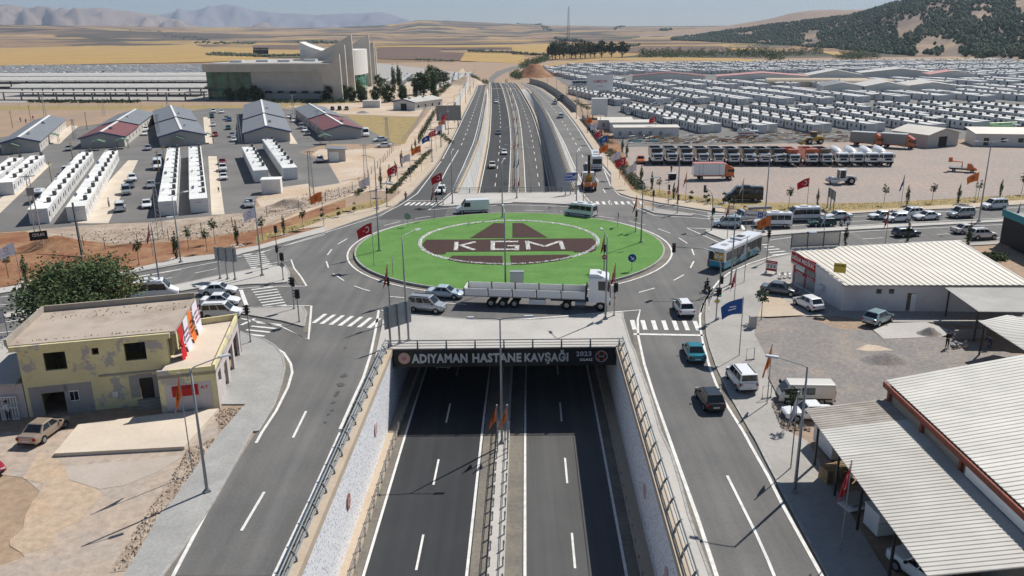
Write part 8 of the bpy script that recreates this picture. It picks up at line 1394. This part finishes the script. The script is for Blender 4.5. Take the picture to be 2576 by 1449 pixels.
def barrier(name,ys,xf,h,label,m,th=.25):
    t=thing(name,(0,0,0),0,label,'barrier')
    for i in range(len(ys)-1):
        a,b=ys[i],ys[i+1];MB().hexa([(xf(a),a+.03,0),(xf(a)+th,a+.03,0),(xf(b)+th,b-.03,0),(xf(b),b-.03,0)],[(xf(a),a+.03,h(a)),(xf(a)+th,a+.03,h(a)),(xf(b)+th,b-.03,h(a)),(xf(b),b-.03,h(a))]).build('panel',m,t)
barrier('noise_barrier',list(np.arange(262,325,4.0)),lambda y:tx('Lout',y)-4.4,lambda y:3.0,'white panel barrier on the nearer left bank','wall_panel');barrier('noise_barrier',list(np.arange(335,528,5.0)),lambda y:tx('Lout',y)-4.2-(y-335)*.01,lambda y:4.2,'tall white panel barrier towards the road crest','wall_panel');barrier('retaining_wall',list(np.arange(228,306,4.0)),lambda y:tx('Rout',y)+4.0,lambda y:2.0,'grey retaining wall beside the far right pavement','concrete');barrier('retaining_wall',list(np.arange(330,528,5.0)),lambda y:tx('Rout',y)+3.9,lambda y:3.2,'long grey retaining wall curving to the road crest','concrete');barrier('boundary_wall',list(np.arange(430,640,6.0)),lambda y:-47+(y-430)*.09,lambda y:2.2,'low pale boundary wall right of the hall gardens','wall_offwhite')
mb=MB();r6=random.Random(2)
for _ in range(420):
    k,x,y=('20',r6.uniform(1150,2576),r6.uniform(1395,1449)) if r6.random()<.6 else ('30',r6.uniform(0,800),r6.uniform(1340,1449));p=at(k,x,y);a=r6.uniform(-.5,.5) if r6.random()<.7 else r6.uniform(0,3);L=r6.uniform(.8,3.2);d=Vector((math.cos(a),math.sin(a),r6.uniform(-.1,.15)));mb.m(r6.choice((0,0,0,1,2,3)));z=r6.uniform(.05,1.1);mb.tube([p+Vector((0,0,z)),p+d*L+Vector((0,0,z))],r6.uniform(.04,.16),4)
tag(mb.build('scrap_heap',['timber','rust_beam','ac_grey','lamp_head']),'long heap of scrap timber and metal behind the parked lorries','scrap',kind='stuff')
for i,(x,lab) in enumerate(((1240,'left'),(1420,'right'))):
    t=thing('pipe_bundle',at('20',x,1430),R(-2),'bundle of bright blue pipes at the yard edge, %s one' % lab,'pipes','blue pipe bundles');[MB().tube([(-1.8,.3*j,.15+.25*(j%2)),(2.0,.3*j+.1,.2+.25*(j%2))],.14,6).build('pipe','paint_turquoise',t) for j in range(6)]
# ------------------------------------------------------------------ trees and shrubs
mat('bark',(.13,.095,.07),(.09,.065,.05),scale=4,rough=.95);mat('leaf_dark',(.028,.05,.014),(.05,.085,.024),scale=.7,rough=.75,vary=.12);mat('leaf_mid',(.05,.085,.024),(.085,.115,.035),scale=.6,rough=.75,vary=.15);mat('leaf_dry',(.13,.12,.04),(.16,.1,.03),scale=.8,rough=.8,vary=.15)
def leaves(mb,c,rad,n,size,r,clumps=40,spread=.22,shell_=.55):
    cs=[]
    while len(cs)<clumps:
        v=Vector((r.uniform(-1,1),r.uniform(-1,1),r.uniform(-1,1)))
        if shell_<v.length<1:cs.append((v,r.choice((0,0,0,1,1,2) if r.random()<.5 else (0,1))))
    for i in range(n):
        v,mi=cs[i % clumps];g_=Vector((r.gauss(0,spread),r.gauss(0,spread),r.gauss(0,spread*.8)));p=Vector(((v.x+g_.x)*rad[0]+c[0],(v.y+g_.y)*rad[1]+c[1],(v.z+g_.z)*rad[2]+c[2]));a=Vector((r.gauss(0,1),r.gauss(0,1),r.gauss(0,.7))).normalized()*size*r.uniform(.6,1.3);b=a.orthogonal().normalized()*size*r.uniform(.35,.7);mb.m(mi).add([p-a,p+b,p+a,p-b],[(0,1,2,3)])
LM=['leaf_dark','leaf_mid','leaf_dry']
def tree(name,loc,h,rad,cz,n,size,label,cat='tree',group=None,seed=1,trunk=.18,clumps=40,limbs=7,shell_=.5,spread=.2):
    r=random.Random(seed);t=thing(name,loc,r.uniform(0,6),label,cat,group);mb=MB().tube([(0,0,-.05),(.03*h*.1,0,cz*.5),(0,.02*h,cz)],[trunk,trunk*.75,trunk*.4],7)
    for i in range(limbs):a=i*6.283/max(1,limbs)+r.uniform(-.3,.3);mb.tube([(0,0,cz*r.uniform(.55,.8)),(rad[0]*.4*math.cos(a),rad[1]*.4*math.sin(a),cz+rad[2]*.1),(rad[0]*.75*math.cos(a),rad[1]*.75*math.sin(a),cz+rad[2]*r.uniform(0,.5))],[trunk*.5,trunk*.3,trunk*.1],5)
    mb.build('trunk','bark',t,smooth=True);mb=MB();leaves(mb,(0,0,cz),rad,n,size,r,clumps,spread,shell_);mb.build('crown',LM,t);return t
tree('broad_tree',(-44.6,81.3,0),9,(6.2,4.8,3.6),5.6,17000,.19,'large dark green broad-crowned tree behind the yellow house',seed=4,trunk=.4,clumps=120,limbs=9,shell_=.2,spread=.17)
def ring(t,r0=.45,r1=.85):mb=MB();stones(mb,[(r1*.8*math.cos(a),r1*.8*math.sin(a)) for a in np.linspace(0,6.283,14)],.3,34,.02,.08,.16,random.Random(3));tag(mb.build('white_stone_ring','white_stone',t),kind='stuff')
CY=tree('cypress_sapling',(0,0,0),3,(.27,.27,1.4),1.6,520,.1,None,seed=7,trunk=.06,clumps=46,limbs=0,shell_=.1,spread=.16);ring(CY)
YT=tree('young_tree',(0,0,0),3.2,(.6,.6,.65),2.7,170,.14,None,seed=9,trunk=.045,clumps=14,limbs=3,shell_=.2)
TB=tree('topiary_shrub',(0,0,0),2,(.35,.35,.32),.75,150,.11,None,seed=10,trunk=.05,clumps=20,limbs=0,shell_=.1);mb=MB();leaves(mb,(0,0,1.5),(.28,.28,.28),110,.1,random.Random(2),14,.2,.1);mb.build('upper_ball',LM,TB);ring(TB)
def veg(proto,k,x,y,s,label,cat,group):o=place(proto,at(k,x,y,.03),rnd.uniform(0,6),label,cat,group);o.scale=(s*rnd.uniform(.9,1.1),)*2+(s,);return o
where=lambda i,tot,side:'%s of %d from the left %s' % (('first second third fourth fifth sixth seventh eighth ninth tenth eleventh twelfth thirteenth fourteenth fifteenth sixteenth seventeenth eighteenth nineteenth twentieth'.split())[i],tot,side)
def vegs(proto,nm,cat,side,lst,s=1.0):
    for i,(k,x,y) in enumerate(lst):veg(proto,k,x,y,s*rnd.uniform(.9,1.15),'%s, %s' % (nm,where(i,len(lst),side)),cat,nm+' '+side)
vegs(CY,'dark cypress sapling','sapling','along the left arm',[('01',270,1395),('01',1780,1160),('01',2390,1025),('11',282,915),('11',1258,455),('11',1348,385),('11',1405,320),('11',1468,235)],1.2);vegs(CY,'dark cypress sapling','sapling','of the far left bank row',[('11',1572,120),('11',1605,60)]+[('10',1640+13*i,1449-23*i) for i in range(14)],1.05);vegs(CY,'dark cypress sapling','sapling','on the right verges',[('21',1110,90),('21',1155,140),('21',1300,400),('21',1405,460),('21',1625,555),('31',495,620),('31',775,1025),('31',1395,620),('31',1400,985),('31',1910,600),('31',2335,530),('31',2005,1045)],1.15)
vegs(YT,'thin staked young tree','young tree','on the left verge',[('01',85,1345),('01',1400,1215),('01',1900,1070),('01',2085,1090),('01',2165,1000),('11',475,860),('11',70,970)]);vegs(YT,'thin staked young tree','young tree','on the right side',[('22',2505,330),('32',215,1400),('31',208,640),('31',1165,610),('31',1648,590),('31',2110,560),('31',2550,500),('21',1480,510)]);vegs(TB,'round-clipped topiary shrub','shrub','by the roundabout',[('11',665,755),('11',830,740),('11',988,690),('21',1800,580),('21',1945,570),('21',1972,605),('21',2130,595),('21',2230,625)],1.15)
GC=tree('garden_cypress',(0,0,0),11,(1.3,1.3,5.2),5.6,900,.42,None,seed=15,trunk=.2,clumps=60,limbs=0,shell_=.15);GS=tree('garden_conifer',(0,0,0),6,(2.4,2.4,3.0),3.3,1000,.45,None,seed=16,trunk=.25,clumps=60,limbs=0,shell_=.2);PN=tree('pine_tree',(0,0,0),9,(3.6,3.6,3.2),5.4,900,.6,None,seed=17,trunk=.3,clumps=50,limbs=5,shell_=.3)
vegs(GC,'tall slim garden cypress','cypress','in the hall gardens',[('10',1605,1000),('10',1710,905),('10',1745,850),('10',1445,900),('10',1390,905),('10',1790,1000)]);vegs(GS,'rounded garden conifer','conifer','around the hall',[('00',2320,1010),('00',2440,1015),('00',2570,1010),('10',40,1015),('10',620,1000),('10',722,1020),('10',890,1000),('10',960,1015),('10',1030,930),('10',1072,1020),('10',1205,1010),('10',1235,860),('10',1335,1025),('10',1480,1005),('10',1280,960)],1.0);vegs(PN,'dark pine tree','pine','right of the hall gardens',[('10',1690,985),('10',1660,950),('10',1800,890),('10',1830,840),('10',1890,870),('10',1770,800)],1.05);vegs(PN,'dark pine tree','pine','in the belt behind the mast',[('20',405,600),('20',440,592),('20',480,590),('20',520,586),('20',600,588),('20',640,586),('20',690,583),('20',735,580),('20',790,578),('20',830,576),('20',900,576),('20',1000,575),('20',1108,573)],1.9)
for p in (CY,YT,TB,GC,GS,PN):kill(p)
mb=MB();r7=random.Random(12)
for k,poly,n,s0,s1 in (('20',((1240,575),(2230,572)),90,5,9),('30',((0,600),(140,600)),20,6,10),('20',((80,700),(370,600)),90,3,6),('30',((160,560),(540,540)),40,4,8),('30',((690,600),(1090,590)),50,4,9),('20',((0,780),(90,800)),30,3,5),('10',((2160,790),(2330,860)),40,1.5,3),('20',((2230,560),(2576,575)),40,6,10)):
    for _ in range(n):f=r7.random();p=at(k,poly[0][0]+(poly[1][0]-poly[0][0])*f,poly[0][1]+(poly[1][1]-poly[0][1])*f+r7.uniform(-16,10));s=r7.uniform(s0,s1);leaves(mb,(p.x,p.y,s*.55),(s*.6,s*.6,s*.6),60,s*.11,r7,12,.25,.2)
tag(mb.build('scrub_belt',LM),'belts of dark trees and scrub around the camp','scrub',kind='stuff');mb=MB()
for k,a,b,n,s,hgt_ in (('21',(930,60),(1280,470),330,.5,.5),('21',(1000,60),(1330,460),260,.5,.5),('20',(780,1300),(990,1449),200,.5,.6),('10',(1850,1330),(1960,1449),120,.5,.5),('11',(1340,500),(1760,60),420,.45,.4),('00',(300,1030),(1380,1030),260,1.2,1.3),('10',(0,1030),(900,1030),160,1.3,1.5),('10',(1180,820),(1700,815),160,1.4,1.6),('31',(2150,1160),(2350,1160),120,.8,.9),('10',(1760,1010),(1950,850),130,1.2,1.6),('20',(620,1010),(780,1100),90,.6,.5),('11',(1000,520),(1100,440),50,.5,.5)):
    for _ in range(n):f=r7.random();p=at(k,a[0]+(b[0]-a[0])*f+r7.uniform(-26,26),a[1]+(b[1]-a[1])*f+r7.uniform(-8,8));leaves(mb,(p.x,p.y,hgt_*.4),(s,s,hgt_*.5),7,s*.4,r7,4,.3,.1)
tag(mb.build('bank_planting',LM),'low shrubs and hedges planted along the banks','shrubs',kind='stuff')
mb=MB()
for k,poly,n in (('11',[(0,960),(400,850),(900,690),(1340,575)],900),('21',[(1300,510),(1650,540),(2140,610)],900),('31',[(100,650),(1150,625),(2576,540)],1400)):
    for _ in range(n):f=r7.random()*(len(poly)-1);i=int(f);f -= i;p=at(k,poly[i][0]+(poly[i+1][0]-poly[i][0])*f,poly[i][1]+(poly[i+1][1]-poly[i][1])*f+r7.uniform(-32,24));a=r7.uniform(0,6.28);mb.add([p,p+Vector((.1*math.cos(a),.1*math.sin(a),0)),p+Vector((.1*math.cos(a+1),.1*math.sin(a+1),r7.uniform(.12,.3)))],[(0,1,2)])
tag(mb.build('dry_grass_tufts','dry_grass'),'dry yellow grass tufts on the verges','grass',kind='stuff')
# ------------------------------------------------------------------ people
mat('skin',(.38,.22,.15),rough=.6);mat('hair',(.02,.015,.012),rough=.8);mat('shoe',(.03,.028,.026),rough=.7);CLO={c:mat('cloth_'+c,v,rough=.9) for c,v in (('maroon',(.2,.03,.05)),('black',(.015,.015,.017)),('white',(.7,.69,.66)),('navy',(.03,.045,.1)),('green',(.05,.2,.1)),('yellow',(.6,.5,.05)),('grey',(.15,.15,.16)),('jeans',(.06,.08,.14)))}
def person_mesh(pose):
    J={'pel':(0,0,.95),'chest':(0,0,1.32),'neck':(0,0,1.5),'head':(0,-.02,1.63),'crown':(0,-.01,1.74)}
    for s,n in ((-1,'l'),(1,'r')):J.update({'sh'+n:(s*.19,0,1.42),'el'+n:(s*.25,.03,1.15),'wr'+n:(s*.26,-.06,.92),'hd'+n:(s*.25,-.09,.82),'hip'+n:(s*.1,0,.9),'kn'+n:(s*.11,-.02,.5),'an'+n:(s*.11,.02,.08),'to'+n:(s*.12,-.16,.04)})
    if pose=='walk':J.update({'knl':(-.11,-.18,.52),'anl':(-.11,-.22,.1),'tol':(-.12,-.4,.06),'knr':(.11,.08,.5),'anr':(.11,.34,.14),'tor':(.12,.24,.03),'wrl':(-.25,.14,.95),'hdl':(-.24,.18,.86),'wrr':(.26,-.26,.98),'hdr':(.25,-.32,.9)})
    if pose=='bend':J.update({'chest':(0,-.32,1.12),'neck':(0,-.47,1.2),'head':(0,-.6,1.2),'crown':(0,-.7,1.22),'shl':(-.19,-.42,1.16),'shr':(.19,-.42,1.16),'ell':(-.22,-.48,.88),'elr':(.22,-.48,.88),'wrl':(-.18,-.55,.64),'wrr':(.18,-.55,.64),'hdl':(-.17,-.58,.54),'hdr':(.17,-.58,.54)})
    if pose=='ride':J.update({'pel':(0,.15,.82),'chest':(0,.02,1.2),'neck':(0,-.03,1.38),'head':(0,-.07,1.52),'crown':(0,-.06,1.64),'shl':(-.19,0,1.3),'shr':(.19,0,1.3),'ell':(-.3,-.2,1.1),'elr':(.3,-.2,1.1),'wrl':(-.27,-.45,1.05),'wrr':(.27,-.45,1.05),'hdl':(-.27,-.53,1.04),'hdr':(.27,-.53,1.04),'hipl':(-.11,.12,.8),'hipr':(.11,.12,.8),'knl':(-.2,-.25,.68),'knr':(.2,-.25,.68),'anl':(-.2,-.08,.28),'anr':(.2,-.08,.28),'tol':(-.21,-.25,.24),'tor':(.21,-.25,.24)})
    if pose=='hold':J.update({'elr':(.3,-.1,1.2),'wrr':(.3,-.36,1.2),'hdr':(.28,-.44,1.2),'ell':(-.28,-.12,1.16),'wrl':(-.15,-.36,1.12),'hdl':(-.08,-.42,1.12)})
    rad={'pel':.15,'chest':.16,'neck':.06,'head':.1,'crown':.075};names=list(J);ed=[('pel','chest'),('chest','neck'),('neck','head'),('head','crown')]
    for n in 'lr':ed+=[('chest','sh'+n),('sh'+n,'el'+n),('el'+n,'wr'+n),('wr'+n,'hd'+n),('pel','hip'+n),('hip'+n,'kn'+n),('kn'+n,'an'+n),('an'+n,'to'+n)];rad.update({'sh'+n:.075,'el'+n:.055,'wr'+n:.04,'hd'+n:.045,'hip'+n:.1,'kn'+n:.075,'an'+n:.05,'to'+n:.045})
    bm=bmesh.new();ly=bm.verts.layers.skin.verify();vs=[bm.verts.new(J[n]) for n in names];[bm.edges.new((vs[names.index(a)],vs[names.index(b)])) for a,b in ed]
    for v,n in zip(vs,names):v[ly].radius=(rad[n],rad[n]*(.75 if n in ('pel','chest') else 1));v[ly].use_root=n=='pel'
    me=bpy.data.meshes.new('body');bm.to_mesh(me);bm.free();ob=bpy.data.objects.new('body',me);COL.objects.link(ob);ob.modifiers.new('s','SKIN')
    ob.modifiers.new('b','SUBSURF').levels=1;dg=bpy.context.evaluated_depsgraph_get();dg.update();out=bpy.data.meshes.new_from_object(ob.evaluated_get(dg));bpy.data.objects.remove(ob)
    for m in ('cloth_grey','cloth_jeans','skin','shoe'):out.materials.append(MATS[m])
    JV={n:Vector(J[n]) for n in names}
    for p in out.polygons:
        n=min(names,key=lambda k:(JV[k]-p.center).length-rad[k]);p.material_index=2 if n[:2] in ('he','cr','ne','hd','wr') else 1 if n[:2] in ('hi','kn','an') else 3 if n[:2]=='to' else 0;p.use_smooth=True
    return out,JV
PM={p:person_mesh(p) for p in ('stand','walk','bend','ride','hold')}
def person(k,x,y,z,pose,rz,top,bot,label,s=1.0,loc=None):
    me,JV=PM[pose];t=thing('person',loc if loc is not None else at(k,x,y,z),R(rz),label,'person');b=link('body',me,t);
    for i,m in ((0,CLO[top]),(1,CLO[bot])):b.material_slots[i].link='OBJECT';b.material_slots[i].material=m
    h=JV['head'].lerp(JV['crown'],.6);o=MB();o.loft([[(.105*q*math.cos(a),.115*q*math.sin(a)+.02,zz) for a in [i*.785 for i in range(8)]] for q,zz in ((1,-.03),(1.02,.05),(.8,.11),(.3,.14))]);o=o.build('hair','hair' if pose != 'ride' else 'trim_black',t,smooth=True);o.location=h+Vector((0,.02,-.01));t.scale=(s,)*3;return t
person('11',1508,572,.14,'walk',20,'maroon','jeans','pedestrian in a striped maroon shirt walking on the beige pavement');person('11',1815,612,.1,'walk',80,'black','black','person in black at the far left crossing');person('11',1253,298,.05,'stand',0,'white','grey','person in a white shirt on the sandy lot');person('01',1100,635,.06,'stand',-30,'white','black','man in a white shirt and black trousers by the containers');person('01',2203,490,.06,'walk',0,'green','green','child in green on the container apron',.7);person('21',1602,285,.03,'stand',30,'maroon','black','man in a maroon top standing in the gravel yard');person('21',1578,388,.03,'stand',80,'black','black','worker in dark clothes beside the generator');person('21',802,390,1.16,'stand',90,'white','grey','man standing on the crane lorry bed',loc=at('21',802,470,1.17)+Vector((0,1.2,0)));person('31',1172,772,.05,'bend',120,'black','grey','person in dark clothes leaning to the old white saloon');person('32',1798,602,.15,'hold',0,'black','black','worker in black holding a long pole on the right lot');person('32',2225,605,.15,'bend',-60,'navy','navy','worker in blue bending under the right canopy');person('21',2252,215,.03,'stand',0,'yellow','navy','person in a yellow vest before the parked tippers');person('00',210,1228,.03,'walk',40,'grey','black','left of three workers on bare soil behind the barracks');person('00',264,1243,.03,'stand',40,'navy','black','middle of three workers on bare soil behind the barracks');person('00',336,1208,.03,'stand',0,'maroon','grey','right of three workers on bare soil behind the barracks');person('02',95,1330,.03,'stand',60,'white','navy','person in a white cap in the shade by the white gate')
o=thing('long_pole',at('32',1798,602,1.33),R(12),'long pale pole held by the worker in black','pole');MB().tube([(-.3,-.44,0),(1.9,-.42,.12)],.025,5).build('shaft','timber',o)
def moto(k,x,y,rz,col,label,rl,top):
    p=at(k,x,y,.02);t=thing('motorcycle',p,R(rz),label,'motorcycle',QG);wheels(t,(.62,-.62),(.001,),.3,.12,.6);MB().loft([[(xx,-w2,z0),(xx,w2,z0),(xx,w2*.8,z1),(xx,-w2*.8,z1)] for xx,w2,z0,z1 in ((-.85,.08,.5,.72),(-.4,.17,.4,.8),(.1,.15,.3,.62),(.35,.14,.3,.7),(.6,.1,.55,.95))]).build('body',PAINT[col],t,fix=True);MB().box(-.7,.05,-.15,.15,.78,.86).build('seat','trim_black',t);MB().tube([(.5,-.32,1.02),(.45,0,1.0),(.5,.32,1.02)],.025,5).build('handlebar','dark_steel',t);MB().tube([(.62,0,.3),(.48,0,1.0)],.04,5).build('fork','dark_steel',t)
    person(None,0,0,0,'ride',rz+90,top,'black',rl,loc=p+Vector((0,0,.02)))
moto('B',660,1205,100,'dark','black motorcycle seen from behind on the roundabout exit','motorcyclist in black riding away beside the bus','black');moto('31',770,815,182,'white','white scooter in the right queue','scooter rider in dark clothes in the right queue','maroon')
g_=thing('generator',at('21',1610,362),0,'small dark generator on the gravel yard','generator');MB().box(-.7,.9,0,.9,.15,1.3).build('housing','trim_black',g_);MB().box(-.75,.95,-.05,.95,1.302,1.4).build('lid','lamp_head',g_)
